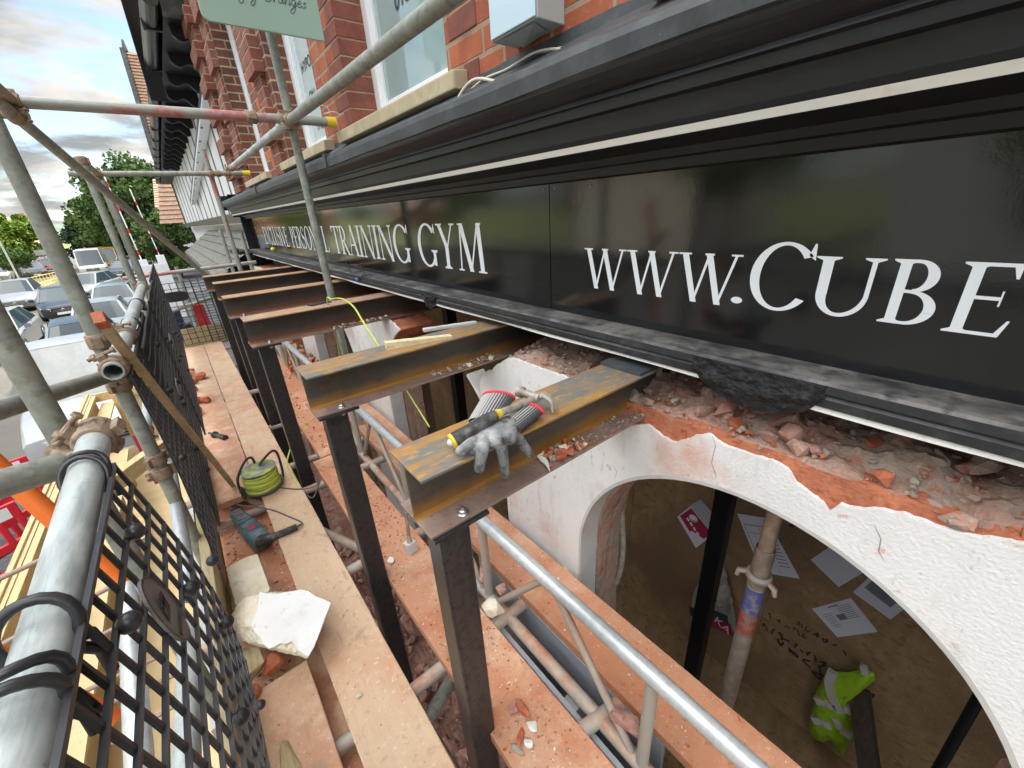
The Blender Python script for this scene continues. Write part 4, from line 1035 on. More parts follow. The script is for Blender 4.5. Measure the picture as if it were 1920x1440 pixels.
gC, _ = guard(1.95, 3.25, hz - .03, -1.22, -.180, 'doubled black mesh guard overlapping the second one', .0, .05, (.6, .5, .12, .06), seed=8)
gD, _ = guard(3.1, 4.4, hz - .01, -1.25, -.175, 'black mesh guard beyond the doubled one, above the broken bricks', .01, .05, (.4, .4, .12, .06), seed=11)
gE, _ = guard(4.45, 6.8, hz - .01, -1.3, -.190, 'farthest long black mesh guard of the side row', .0, .05, seed=14)
# end guard across the walkway, wire grid
def end_guard(xa, xb, za, zb, y, label, plate=None):
    o = thing('wire_guard', label, 'wire guard', ((xa + xb) / 2, y, zb), 'wire guards closing the end of the walkway'); m = MB()
    nx = int((xb - xa) / .072); nz = int((za - zb) / .072)
    for i in range(nx + 1): x = xa + (xb - xa) * i / nx; m.tube([(x, y, za), (x + .01, y, zb)], .0045, 6)
    for k in range(nz + 1): z = za + (zb - za) * k / nz; m.tube([(xa, y, z), (xb, y, z)], .0045, 6)
    m.build('grid', M['plastic_black'], o)
    if plate:
        cx, cz, rx, rz = plate; MB().prism([(cx + (rx if abs(cos(a)) > .05 else 0) * (abs(cos(a)) ** .5) * (1 if cos(a) > 0 else -1), y - .012, cz + rz * sin(a)) for a in [2*pi*k/30 for k in range(30)]], (0, .006, 0)).build('oval_plate', M['plastic_black'], o)
    return o
E0, E1 = at(262, 545, Y=6.93), at(385, 640, Y=6.93)
end_guard(-.20, .34, at(330, 530, Y=6.93).z, at(390, 640, Y=6.93).z, 6.93, 'black wire guard at the walkway end with a black oval plate', (at(328, 557, Y=6.9).x, at(328, 557, Y=6.9).z, .15, .065))
end_guard(.10, .60, at(430, 520, Y=6.9).z + .05, at(420, 640, Y=6.9).z, 6.90, 'second wire guard at the walkway end overlapping the one with the oval plate')

# rubber ties looped round the handrail
def tie(y, x1, z1, label, r=.0055, slope=.02, n=2, p2=None):
    m = MB()
    for s in range(n):
        pts = []
        for k in range(17):
            a = radians(-60 + 300 * k / 16); pts.append((HX + (TR + r) * cos(a), y + s * .022 + slope * sin(a) * .4 + .004 * s * sin(3*a), hz + (TR + r) * sin(a)))
        pts = [Vector((x1, y + s * .01, z1)), Vector(((x1 + HX) / 2 + .015, y, (z1 + hz) / 2 - .01))] + [Vector(p) for p in pts] + [Vector(((x1 + HX) / 2 + .01, y + .02, (z1 + hz) / 2)), Vector((x1, y + .02, z1))]
        m.tube(pts, r, 8)
    o = m.build('rubber_tie', M['plastic_black']); return tag(o, label, 'tie', 'black rubber ties on the handrail')
tie(.44, -.188, hz - .07, 'thick black tie looped twice round the near handrail, lowest in view', .0055, -.02)
tie(.53, -.188, hz - .09, 'thick black tie next above the lowest on the near handrail', .0060, .03, 1)
tie(.88, -.188, hz - .05, 'thin black double tie near the open clamp of the near handrail', .0042, .05)
for i, (y, l) in enumerate(((1.58, 'black tie at the open end of the far handrail'), (2.05, 'black double tie on the far handrail, first beyond its open end'), (2.32, 'black double tie on the far handrail beside the top of the long batten'), (2.95, 'black double tie on the far handrail, farthest of its ties'))):
    tie(y, -.180, hz - .05, l, .0045, .03)

# ------------------------------------------------------------------ long leaning batten
a, b = at(184, 595, X=-.30), at(437, 910, Z=BZ + .02)
a = at(184, 595, Y=1.46)
b = at(437, 910, Z=BZ + .02)
o = MB().bar(a, b, .032, .022, (1, -.3, .4)).build('timber_batten', M['timber_old'], bevel=.002)
tag(o, 'long greenish timber batten leaning from the handrail down to the boards', 'batten')
q = (b - a).normalized(); o2 = MB().bar(a - q * .002, a + q * .03, .0335, .0235, (1, -.3, .4)).build('red_end_mark', M['chip_red'], o)

# ------------------------------------------------------------------ timber hoarding on the street side
hd = thing('timber_hoarding', 'new plywood and timber hoarding box outside the scaffold', 'hoarding', (-.8, 2, GZ + .12))
HZ = -1.75
pA, pB = at(216, 730, Z=HZ), at(0, 1175, Z=HZ)
yF, yN = pA.y, .2
xO = (at(150, 790, Z=HZ).x + at(0, 1160, Z=HZ).x) / 2
m = MB(); m.box((xO - .02, yN - 1, HZ - .62), (xO, yF, HZ)); m.build('ply_sheet', M['ply'], hd)
m = MB(); m.box((xO - .05, yN - 1, HZ - .05), (xO - .022, yF, HZ + .015)); m.build('top_rail', M['timber'], hd, bevel=.003)
m = MB(); m.box((xO + .002, yN - 1, HZ - .045), (xO + .04, yF - .05, HZ - .005)); m.build('top_rail', M['timber'], hd, bevel=.003)
m = MB(); m.box((xO + .045, yN - 1, HZ - .30), (xO + .30, yF - 1.3, HZ - .28)); m.build('deck_sheet', M['ply'], hd)
m = MB(); m.box((xO + .05, yF - 1.2, HZ - .14), (xO + .17, yF - .05, HZ - .12)); m.build('deck_sheet', M['ply'], hd)
m = MB(); m.box((xO, yF - .02, HZ - .10), (-.42, yF + .02, HZ - .002)); m.build('end_rail', M['timber'], hd, bevel=.003)
m = MB(); m.box((xO + .17, yF - .06, HZ - 1.4), (-.43, yF - .022, HZ - .10)); m.build('end_ply', M['ply'], hd)
for k, y in enumerate((yF - .12, yF - 1.25, yF - 2.5, yF - 3.8)):
    if y > .2: MB().box((xO + .17, y - .03, HZ - 1.9), (xO + .22, y + .03, HZ - .02)).build('stud', M['timber'], hd, bevel=.003)
a, b = at(255, 880, Z=-2.0), at(335, 830, Z=-2.0)
for (p, q) in ((at(238, 895, Y=3.1), at(330, 822, Y=3.3)), (at(195, 920, Y=2.2), at(310, 835, Y=2.5)), (at(225, 880, Y=3.0), at(275, 1010, Y=2.7)), (at(205, 735, Y=yF - .1), at(262, 730, Y=yF - .1))):
    MB().bar(p, q, .045, .07, (0, 0, 1)).build('stud', M['timber'], hd, bevel=.003)
m = MB(); m.box((-.50, 1.8, -3.6), (-.47, 4.8, -2.15)); m.build('grey_sheet', mat('pale_grey_sheet', (.40, .40, .38), .7), hd)
p, q = at(258, 815, X=-.475), at(300, 905, X=-.475); MB().bar(p, q, .006, .05, (1, 0, 0)).build('red_stripe', M['crimson'], hd)
m = MB(); m.box((xO + .05, -.6, HZ - .75), (-.42, yF - .1, HZ - .72)); m.build('lower_deck', M['ply'], hd)
for (p, q, l) in (((0, 1085), (120, 1030), 'thin pinkish steel rod above the hoarding, upper of two'), ((0, 1210), (180, 1115), 'thin pinkish steel rod above the hoarding, lower of two')):
    a, b = ln(at(*p, Y=1.75), at(*q, Y=1.75), .5, .04); o = MB().tube([a, b], .0085, 10).build('steel_rod', M['rod']); tag(o, l, 'rod', 'thin steel rods')
for k, (p, q) in enumerate((((85, 1245), (240, 1165)), ((130, 1310), (300, 1230)), ((180, 1330), (330, 1265)), ((225, 1385), (350, 1310)))):
    a, b = ln(at(*p, Y=1.5), at(*q, Y=1.5), .02, .02); o = MB().tube([a, b], .007, 8).build('steel_rod', M['rod']); tag(o, ['topmost pink steel rod seen through the near mesh', 'second pink steel rod down behind the near mesh', 'third pink steel rod down behind the near mesh', 'lowest pink steel rod behind the near mesh'][k], 'rod', 'thin steel rods')

# ------------------------------------------------------------------ hammer and gloves on the nearest beam
def capsules(m, segs, g=1.26):
    for p, q, r0, r1 in segs:
        r0 *= g; r1 *= g
        p, q = Vector(p), Vector(q); d = q - p; n = 6; pts, rs = [], []
        for k in range(-3, n + 4):
            t = k / n
            if k < 0: s = sqrt(max(0, 1 - (k / 3) ** 2)); pts.append(p + d.normalized() * r0 * k / 3 * 1.0); rs.append(max(.0008, r0 * s))
            elif k > n: s = sqrt(max(0, 1 - ((k - n) / 3) ** 2)); pts.append(q + d.normalized() * r1 * (k - n) / 3); rs.append(max(.0008, r1 * s))
            else: pts.append(p + d * t); rs.append(r0 + (r1 - r0) * t)
        m.tube(pts, rs, 12)
def glove(label, palm, fingers, thumb, cuff, cuff_r, hem):
    o = thing('work_glove', label, 'glove', palm[0], 'grey work gloves')
    m = MB(); capsules(m, palm[1]); capsules(m, fingers); capsules(m, thumb)
    g = m.build('coated_hand', M['glove_grey'], o)
    rm = g.modifiers.new('remesh', 'REMESH'); rm.mode = 'VOXEL'; rm.voxel_size = .0026; rm.use_smooth_shade = True
    sm = g.modifiers.new('smooth', 'SMOOTH'); sm.iterations = 4; sm.factor = .6
    # ribbed knit cuff: flattened sleeve with many ridges
    a, b = Vector(cuff[0]), Vector(cuff[1]); d = (b - a); L = d.length; d.normalize(); side = d.cross(Vector((0, 0, 1))).normalized(); up = side.cross(d)
    n = 64; v = []; nr = 8
    for j in range(nr + 1):
        t = j / nr; c = a + d * L * t
        for k in range(n):
            an = 2*pi*k/n; w = cuff_r * (1 + .10 * t) * (1 + (.055 if k % 2 else -.03)); v.append(c + side * w * cos(an) + up * w * .34 * sin(an))
    f = [(j*n + k, j*n + (k+1) % n, (j+1)*n + (k+1) % n, (j+1)*n + k) for j in range(nr) for k in range(n)]
    cm = MB(); 
    for q in f: pass
    cm.v = v; cm.f = f; cm.m = [(q[0] % n) // 1 % 2 for q in f]; cm.sm = [False] * len(f)
    cm.build('knit_cuff', [M['knit_grey'], M['glove_dark']], o)
    hm = MB(); hm.tube([b + side * cuff_r * 1.13 * cos(2*pi*k/24) + up * cuff_r * .40 * sin(2*pi*k/24) for k in range(25)], hem, 8); hm.build('red_hem', M['glove_red'], o)
    return o
M['glove_dark'] = mat('dark_knit', (.045, .045, .05), .9)
Zt = ZT + .016
def fz(px, py, h=0): return at(px, py, Z=Zt + h)
def fy(px, py, dy=-.012): return at(px, py, Y=.632 + dy)
pk = fz(925, 815)
glove('grey work glove with fingers hanging over the beam edge under the hammer',
      (fz(925, 812), [(fz(938, 806), fz(905, 822), .019, .016), (fz(945, 803), fz(930, 826), .018, .015), (fz(958, 800), fz(956, 820), .017, .014), (fz(940, 802), fz(952, 795), .017, .016)]),
      [(fz(912, 820, -.002), fy(905, 838, -.010), .012, .0115), (fy(905, 838, -.012), fy(899, 878, -.014), .0115, .0095),
       (fz(933, 826), fy(941, 843), .0115, .011), (fy(941, 843), fy(947, 888, -.013), .011, .009),
       (fz(958, 820), fy(972, 822, -.012), .0105, .0105), (fy(972, 822, -.012), fy(993, 852, -.014), .0105, .0088)],
      [(fz(908, 820), fz(882, 832, .004), .012, .0105), (fz(882, 832, .004), fy(864, 846, .002), .0105, .0095)],
      (fz(952, 800, .004), fz(993, 766, .010)), .034, .0042)
glove('grey work glove lying flat beneath the hammer with its striped cuff pointing back',
      (fz(895, 800, -.002), [(fz(905, 795, -.002), fz(880, 812, -.004), .017, .014), (fz(915, 790, -.002), fz(890, 800, -.002), .015, .013)]),
      [(fz(880, 812, -.004), fz(868, 828, -.004), .011, .010), (fz(885, 815, -.004), fz(885, 842, -.007), .0105, .0095), (fz(896, 818, -.004), fz(895, 846, -.007), .0105, .0095)],
      [(fz(900, 800, -.003), fz(920, 806, -.003), .012, .010)],
      (fz(906, 792, .006), fz(935, 744, .016)), .037, .0042)
# claw hammer
hmr = thing('claw_hammer', 'claw hammer with black and yellow grip lying across the gloves', 'hammer', fz(930, 780))
h_a, h_b = at(847, 829, Z=ZT + .024), at(930, 778, Z=ZT + .052); h_c = at(1002, 748, Z=ZT + .040)
d = (h_b - h_a)
MB().tube([h_a, h_a + d*.04, h_a + d * .1, h_a + d * .45, h_a + d * .8, h_b], [.010, .0175, .0185, .0158, .0165, .0125], 16).build('grip', M['rubber'], hmr)
MB().tube([h_a - d * .012, h_a + d * .008, h_a + d * .045], [.0155, .0188, .0186], 16).build('yellow_butt', M['yellow'], hmr)
MB().ball(h_a - d * .008, .0095, 12).build('butt_inset', M['wire_white'], hmr)
MB().tube([h_b - d * .02, h_b + (h_c - h_b) * .10], [.0130, .0105], 14).build('yellow_collar', M['yellow'], hmr)
MB().tube([h_b, h_b + (h_c - h_b) * .5, h_c], [.0095, .0088, .0105], 12).build('shaft', M['steel'], hmr)
f0, f1 = at(971, 733, Z=ZT + .050), at(1003, 744, Z=ZT + .044)
cl1, cl2, cl3 = at(1020, 741, Z=ZT + .046), at(1034, 750, Z=ZT + .036), at(1038, 770, Z=ZT + .010)
fd = (f1 - f0).normalized()
hm = MB(); hm.tube([f0, f0 + fd * .016, f0 + fd * .017, f1 - fd * .004, f1 + fd * .012], [.0148, .0150, .0105, .0115, .0125], 14)
hm.build('head', M['steel'], hmr)
side = (cl3 - f1).cross(Vector((0, 0, 1))).normalized() * .0075
for s in (-1, 1):
    MB().tube([f1, cl1 + side * s * .5, cl2 + side * s, cl3 + side * s * 1.2], [.011, .0085, .0065, .0025], 10).build('claw', M['steel'], hmr)

# ------------------------------------------------------------------ timber wedges on the second beam
def wedge(p0, p1, w, h0, h1, label, m):
    p0, p1 = Vector(p0), Vector(p1); d = (p1 - p0).normalized(); s = Vector((-d.y, d.x, 0)) * w / 2; u = Vector((0, 0, 1)); b = MB(); n = 10; v = []
    for k in range(n + 1):
        t = k / n; c = p0 + (p1 - p0) * t; h = h0 + (h1 - h0) * t; j = .0015 * mnoise.noise((t * 9, w, h0 * 90))
        v += [c - s, c + s, c + s + u * (h + j), c - s + u * (h - j)]
    f = [(k*4 + i, k*4 + (i+1) % 4, (k+1)*4 + (i+1) % 4, (k+1)*4 + i) for k in range(n) for i in range(4)] + [(3, 2, 1, 0), (n*4, n*4+1, n*4+2, n*4+3)]
    o = b.add(v, f).build('timber_wedge', M[m], bevel=.0008); return tag(o, label, 'wedge', 'timber wedges on the second beam')
wedge(at(724, 655, Z=ZT), at(846, 632, Z=ZT), .034, .030, .010, 'pale yellow split timber wedge on the second beam', 'timber_pale')
wedge(at(794, 622, Z=ZT), at(893, 606, Z=ZT), .026, .014, .010, 'grey weathered stick wedge behind the pale one', 'reveal')
wedge(at(580, 574, Z=ZT), at(618, 566, Z=ZT), .05, .006, .006, 'thin dark steel shim on the third beam beside the lime cable', 'post')

# ------------------------------------------------------------------ lime cable, cables on the lead
def cable(name, pts, r, m, label, cat='cable', n=8, group=None):
    o = MB().tube(sm_curve(pts, n), r, 8).build(name, M[m]); return tag(o, label, cat, group)
cable('lime_cable', [at(640, 700, Y=2.9), at(634, 650, Y=2.85), at(614, 566, Y=2.62), at(622, 561, Y=2.55), at(640, 560, Y=2.3), at(662, 574, Y=2.0), at(682, 605, Y=1.78), at(706, 642, Y=1.60), at(722, 672, Y=1.6),
      at(752, 715, Y=1.75), at(780, 760, Y=1.7), at(805, 800, Y=1.5)], .0042, 'cable_green', 'lime green cable arching over the third beam and down behind the second', 'cable')
cable('white_cable', [at(858, 188, X=1.03), at(868, 170, X=1.04), at(885, 152, X=1.04), at(905, 148, X=1.05), at(935, 155, X=1.04)], .006, 'wire_white', 'short white cable humped on the lead below the sandstone sill', 'cable', group='cables lying on the lead flashing')
cable('white_cable', [at(868, 183, X=1.06), at(905, 150, X=1.07), at(950, 130, X=1.07), at(1000, 100, X=1.07), at(1040, 92, X=1.07), at(1066, 98, X=1.05)], .004, 'wire_white', 'thin white cable running along the brick foot beneath the blue box', 'cable', group='cables lying on the lead flashing')
cable('white_cable', [at(1000, 100, X=1.085), at(1060, 88, X=1.08), at(1110, 68, X=1.08), at(1160, 57, X=1.06), at(1200, 50, X=1.06)], .004, 'wire_white', 'thin white cable rising right of the blue box towards the next sill', 'cable', group='cables lying on the lead flashing')
cable('black_cable', [at(870, 178, X=1.07), at(900, 152, X=1.08), at(960, 124, X=1.08), at(1010, 96, X=1.08), at(1060, 88, X=1.085), at(1085, 88, X=1.08)], .0045, 'wire_black', 'black cable twisted with the white ones on the lead', 'cable', group='cables lying on the lead flashing')
for k, (p, l) in enumerate((((556, 205), 'loose looped wire above the yellow capped tube'),)):
    a = at(585, 208, Y=2.86); cable('tie_wire', [a, a + Vector((.03, 0, .025)), a + Vector((.08, 0, .03)), a + Vector((.10, 0, .0)), a + Vector((.06, 0, -.01)), a + Vector((.12, 0, .005)), a + Vector((.16, 0, -.008))], .0022, 'wire_white', l, 'wire')
o = MB().ball(at(670, 524, X=1.0), .016, 10, sc=(1, 1.6, 1)).build('blue_connector', mat('blue_plastic', (.03, .14, .5), .4)); tag(o, 'small blue cable connector on the black ledge', 'connector')
cable('thin_lead', [at(648, 492, X=1.09), at(655, 505, X=1.02), at(664, 520, X=1.0), at(682, 515, X=1.0), at(676, 500, X=1.05)], .0025, 'wire_black', 'thin black lead beside the blue connector', 'cable')
o = MB().ball(at(512, 467, X=1.0), .03, 8, sc=(1, 2.2, .8)).build('yellow_rag', M['yellow']); tag(o, 'small yellow rag on the ledge at the far end of the sign', 'rag')

# blue-white box on the brick wall
bx = thing('wall_box', 'pale blue fronted grey box fixed to the brickwork above the lead', 'box', at(960, 60, X=1.05))
f0_, f1_ = at(920, 76, X=.985), at(1003, 30, X=.985)
ya, yb = f1_.y, f0_.y; zb_ = (f0_.z + f1_.z) / 2
MB().box((.985, ya, zb_), (.99, yb, zb_ + .34)).build('front_cover', M['box_blue'], bx, bevel=.003)
MB().box((.991, ya - .004, zb_ - .004), (1.10, yb + .004, zb_ + .345)).build('case', M['box_grey'], bx, bevel=.003)
MB().hull([(1.0, ya+.02, zb_-.006), (1.0, yb-.05, zb_-.006), (1.08, ya+.05, zb_ - .006), (1.08, yb-.05, zb_ - .006), (1.07, yb - .06, zb_ - .022), (1.07, ya + .10, zb_ - .015)]).build('bracket', M['box_grey'], bx)

# projecting sage green sign
gs = thing('projecting_sign', 'sage green hanging sign with handwritten lettering at the top of the picture', 'sign', at(500, 60, Y=2.76))
GY = 2.76
c0, c1 = at(389, 39, Y=GY), at(608, 77, Y=GY); zz = (c0.z + c1.z) / 2 + .002
x0_, x1_ = c0.x - .015, c1.x + .002; rr = .03; pts = []
for (cx, cz, a0) in ((x0_ + rr, zz + rr, 180),):
    pts += [(cx + rr * cos(radians(a0 + 15 * k)), GY, cz + rr * sin(radians(a0 + 15 * k))) for k in range(7)]
pts += [(x1_, GY, zz), (x1_, GY, zz + .62), (x0_, GY, zz + .62)]
MB().prism(pts, (0, .018, 0)).build('board', M['green_sign'], gs)
MB().box((x1_, GY + .004, zz + .5), (1.11, GY + .014, zz + .53)).build('bracket', M['bolt'], gs)
HW = {'n': [[(0,.4),(.05,0),(.12,.4),(.28,.4),(.32,0),(.42,.15)]], 'g': [[(.3,.38),(.1,.4),(.02,.15),(.2,.02),(.34,.3),(.3,-.35),(.1,-.5),(.02,-.3),(.42,.1)]], 'r': [[(0,.35),(.08,0),(.14,.38),(.3,.36)]],
      'y': [[(0,.38),(.08,.05),(.25,.08),(.32,.4),(.26,-.3),(.08,-.5),(.0,-.3),(.4,.1)]], 'O': [[(.35,1.0),(.05,.6),(.12,.05),(.45,0),(.66,.5),(.45,.98),(.2,.85)]], 'a': [[(.3,.36),(.08,.36),(.03,.08),(.2,.03),(.32,.36),(.34,.04),(.45,.12)]],
      'e': [[(.02,.2),(.28,.26),(.18,.42),(.03,.2),(.15,0),(.4,.12)]], 's': [[(.26,.38),(.06,.34),(.22,.14),(.02,0)]], 'H': [[(.1,1),(.05,0)], [(.5,1),(.45,0)], [(.06,.5),(.5,.52)]], 'u': [[(0,.4),(.05,.03),(.25,.05),(.32,.4),(.33,.03),(.42,.12)]], ' ': []}
def handwrite(txt, org, h, parent, u=(1, 0, 0), v=(0, 0, 1), w=.0014, slant=.3):
    u, v, org = Vector(u), Vector(v), Vector(org); x = 0; m = MB()
    for c in txt:
        mx = .35
        for st_ in HW[c]:
            pts = sm_curve([org + u * ((x + a + slant * b) * h) + v * b * h for a, b in st_], 5); m.tube(pts, w, 4); mx = max(mx, max(a for a, b in st_))
        x += mx + .03
    m.build('handwriting', M['ink'], parent)
q = at(405, -22, Y=GY - .001); q2 = at(553, 14, Y=GY - .001)
handwrite('Hungry Oranges', (q.x, GY - .001, q2.z + .004), (q2.x - q.x) / 5.35, gs)

# ------------------------------------------------------------------ things on the walkway
# cable reel
rc = at(497, 915, Z=BZ); reel = thing('cable_reel', 'drum reel of lime green cable with black tube frame on the walkway board', 'cable reel', rc)
R_ = .094; zt = BZ + .140
MB().lathe((rc.x, rc.y, BZ), [(.0, .012), (R_ * .75, .012), (R_ * .75, .018), (.05, .02), (.05, .122), (0, .122)], 28).build('drum', M['plastic_black'], reel)
cm = MB()
for k in range(9):
    for s in range(2):
        rad = R_ * .93 + .004 * sin(k * 2.1 + s); zc = BZ + .018 + k * .0125
        cm.tube([(rc.x + rad * cos(a) * 1.0, rc.y + rad * sin(a), zc + .006 * sin(a * 1 + k) + s * .004) for a in [2*pi*i/28 for i in range(29)]], .0062, 6)
cm.build('wound_cable', M['cable_green'], reel)
cm = MB()
for k in range(3): cm.tube([(rc.x + (R_ + .004 + k*.004) * cos(a), rc.y + (R_ + .004 + k*.004) * sin(a), BZ + .010 + k * .008 + .003 * sin(2*a + k)) for a in [2*pi*i/28 for i in range(29)]], .0048, 6)
cm.build('grey_lead', M['cable_grey'], reel)
MB().lathe((rc.x, rc.y, zt), [(.0, 0), (R_, .0), (R_ + .002, .004), (R_, .007), (.02, .007), (.02, .012), (0, .012)], 32).build('top_disc', mat('lime_and_grey_disc', (.30, .31, .32), .4, 0, [(16, (.50, .60, .12), .5, .54, (1, 1, 1))]), reel)
fr = [(-.125, -.045, -.125), (-.125, -.045, .02), (-.112, -.03, .11), (-.06, .05, .135), (-.02, .075, .15), (0.01, .06, .148), (.02, .01, .145)]
fr = [(-.11, -.05, .008), (-.118, -.03, .10), (-.10, .0, .15), (-.045, .075, .185), (-.01, .095, .18), (-.005, .075, .14)]
MB().tube(sm_curve([Vector((rc.x + x, rc.y + y, BZ + z)) for x, y, z in fr], 5), .0075, 10).build('frame_tube', M['plastic_black'], reel)
fr = [(.01, .01, .145), (.03, .03, .165), (.10, .09, .18), (.125, .09, .15), (.12, .05, .05), (.11, .03, .008)]
MB().tube(sm_curve([Vector((rc.x + x, rc.y + y, BZ + z)) for x, y, z in fr], 5), .0075, 10).build('frame_tube', M['plastic_black'], reel)
hg = MB()
for k in range(9): c = Vector((rc.x - .112 - .0, rc.y - .048 + .002 * k, BZ + .012 + .008 * k)); hg.lathe(c, [(.0075, 0), (.0125, .001), (.0125, .005), (.0075, .006)], 12, (0, .2, 1))
hg.build('hand_grip', M['rubber'], reel)
cable('grey_flex', [at(470, 905, Z=BZ+.01), at(452, 922, Z=BZ+.006), at(436, 932, Z=BZ - .06), at(422, 940, Z=BZ - .08)], .0042, 'cable_grey', 'grey flex from the reel to the white plug', 'cable')
cable('grey_flex', [at(505, 912, Z=BZ+.006), at(560, 917, Z=BZ+.006), at(590, 912, Z=BZ + .02), at(600, 900, Z=BZ + .01), at(588, 932, Z=BZ - .03), at(575, 928, Z=BZ - .04)], .004, 'cable_grey', 'grey flex trailing from the reel over the tube by the third post', 'cable')
cable('lime_cable', [at(545, 840, Z=BZ+.13), at(538, 870, Z=BZ + .06), at(548, 890, Z=BZ + .02), at(562, 915, Z=BZ - .01)], .005, 'cable_green', 'lime green cable loop hanging between the reel and the third post', 'cable')
cable('lime_cable', [at(566, 812, Z=BZ+.10), at(580, 795, Z=BZ + .12), at(592, 780, Z=BZ + .2)], .0035, 'cable_green', 'short lime cable end on the red board beside the third post', 'cable')
cable('breaker_flex', [at(437, 940, Z=BZ - .06), at(450, 948, Z=BZ+.006), at(475, 950, Z=BZ + .004), at(510, 956, Z=BZ + .004), at(540, 968, Z=BZ + .004), at(566, 980, Z=BZ + .01), at(556, 988, Z=BZ + .03)], .0042, 'cable_grey', 'grey flex looping from the breaker handle across the board', 'cable')
cable('white_plug_lead', [at(425, 905, Z=BZ - .05), at(405, 908, Z=BZ - .06), at(402, 925, Z=BZ - .07), at(415, 930, Z=BZ - .07), at(425, 915, Z=BZ - .06), at(432, 908, Z=BZ - .05)], .0042, 'wire_white', 'knotted cream lead by the toe board and red brick', 'cable')
# demolition breaker
bz = BZ - .105
bk = thing('electric_breaker', 'dusty blue electric breaker with chisel lying on the lower board', 'power tool', at(470, 990, Z=bz))
p0, p1 = at(442, 963, Z=bz + .05), at(492, 1018, Z=bz + .06); dv = (p1 - p0).normalized(); sv = dv.cross(Vector((0, 0, 1))).normalized(); uv = sv.cross(dv)
L = (p1 - p0).length
def loft(m, secs, n=14, cap=True):
    v = []
    for (c, s, u, hw, hh, pw) in secs:
        for k in range(n):
            a = 2*pi*k/n; ca, sa = cos(a), sin(a)
            v.append(c + s * hw * (abs(ca) ** pw) * (1 if ca >= 0 else -1) + u * hh * (abs(sa) ** pw) * (1 if sa >= 0 else -1))
    f = [(j*n + k, j*n + (k+1) % n, (j+1)*n + (k+1) % n, (j+1)*n + k) for j in range(len(secs) - 1) for k in range(n)]
    if cap: f += [tuple(range(n))[::-1], tuple(range((len(secs)-1)*n, len(secs)*n))]
    return m.add(v, f, 0, True)
m = MB(); loft(m, [(p0 + dv * L * t, sv, uv, w, h, .45) for t, w, h in ((0, .026, .026), (.08, .036, .036), (.45, .040, .042), (.5, .045, .046), (.95, .046, .048), (1.0, .038, .04))], 20); m.build('body_shell', M['drill_blue'], bk)
m = MB(); 
for k in range(5): m.obox(p0 + dv * L * (.12 + .06 * k) + uv * .040, sv * .022, dv * .003, uv * .004)
m.build('vent_slots', M['steel'], bk)
m = MB(); m.obox(p0 + dv * L * .72 + uv * .0478, sv * .016, dv * .022, uv * .001); m.build('red_badge', M['crimson'], bk)
m = MB(); m.obox(p0 + dv * L * .5 + uv * .0465, sv * .036, dv * .004, uv * .001); m.obox(p0 + dv * L * .72 + uv * .0475, sv * .034, dv * .03, uv * .0004); m.build('dark_band', mat('dark_blue_panel', (.03, .075, .10), .5), bk)
MB().tube([p0 - dv * .0, p0 - dv * .02, p0 - dv * .045], [.022, .018, .014], 14).build('chuck', M['rubber'], bk)
c_e = at(415, 935, Z=bz + .035)
MB().tube([p0 - dv * .04, c_e + (p0 - c_e) * .25], [.008, .008], 10).build('chisel', M['steel'], bk)
m = MB(); e = (p0 - c_e).normalized(); m.hull([c_e + sv * .020, c_e - sv * .020, c_e + sv * .020 + uv*.002, c_e - sv * .020+uv*.002, c_e + e * .05 + sv * .008 + uv * .005, c_e + e * .05 - sv * .008 + uv * .005, c_e + e * .05 - sv * .008 - uv * .005, c_e + e * .05 + sv * .008 - uv * .005]); m.build('chisel_blade', M['bolt'], bk)
h0_, h1_ = at(500, 1012, Z=BZ + .012), at(556, 988, Z=BZ + .022)
MB().tube([p1 - dv * .02, h0_, h0_ + (h1_ - h0_) * .3, h1_, h1_ + (h1_ - h0_) * .02], [.036, .030, .019, .0175, .012], 16).build('handle', M['rubber'], bk)
MB().tube([h1_, at(567, 981, Z=BZ + .012)], [.008, .004], 10).build('strain_relief', M['rubber'], bk)
# side handle lying loose
a, b = at(392, 812, Z=BZ + .02), at(423, 821, Z=BZ + .015); d = b - a
o = MB().tube([a, a + d * .3, a + d * .31, a + d * .40, a + d * .41, a + d * .6, b], [.009, .009, .026, .026, .018, .017, .021], 16).build('side_handle', M['rubber']); tag(o, 'loose black tool side handle lying on the outer board', 'tool handle')
# shoe-like dark boot / pouch by the batten foot
o = MB(); a, b = at(382, 915, Z=BZ - .05), at(418, 900, Z=BZ - .05); o.tube([a, a + (b-a) * .4, a + (b-a) * .9, b], [.018, .024, .018, .006], 14); o = o.build('rubber_mallet', M['cable_grey']); tag(o, 'dark grey rubbery lump by the foot of the leaning batten', 'tool')
# bolster tool standing against the nearest beam
bt = thing('bolster_chisel', 'mortar caked bolster hanging below the end of the nearest beam', 'chisel', at(770, 1000, Y=1.0))
a, b = at(762, 962, X=.42), at(768, 1018, Z=BZ + .05); 
a = b + (a - b).normalized() * .16; a = at(761, 962, Y=b.y + .03)
MB().tube([a, b], [.007, .0095], 10).build('shaft', M['prop'], bt)
MB().tube([b + (a-b)*.25, b], [.011, .013], 10).build('ferrule', M['tube_dust'], bt)
MB().obox(b + Vector((0, 0, -.022)), (.024, .006, 0), (-.005, .020, 0), (0, .003, .028)).build('head', M['reveal'], bt, bevel=.003)

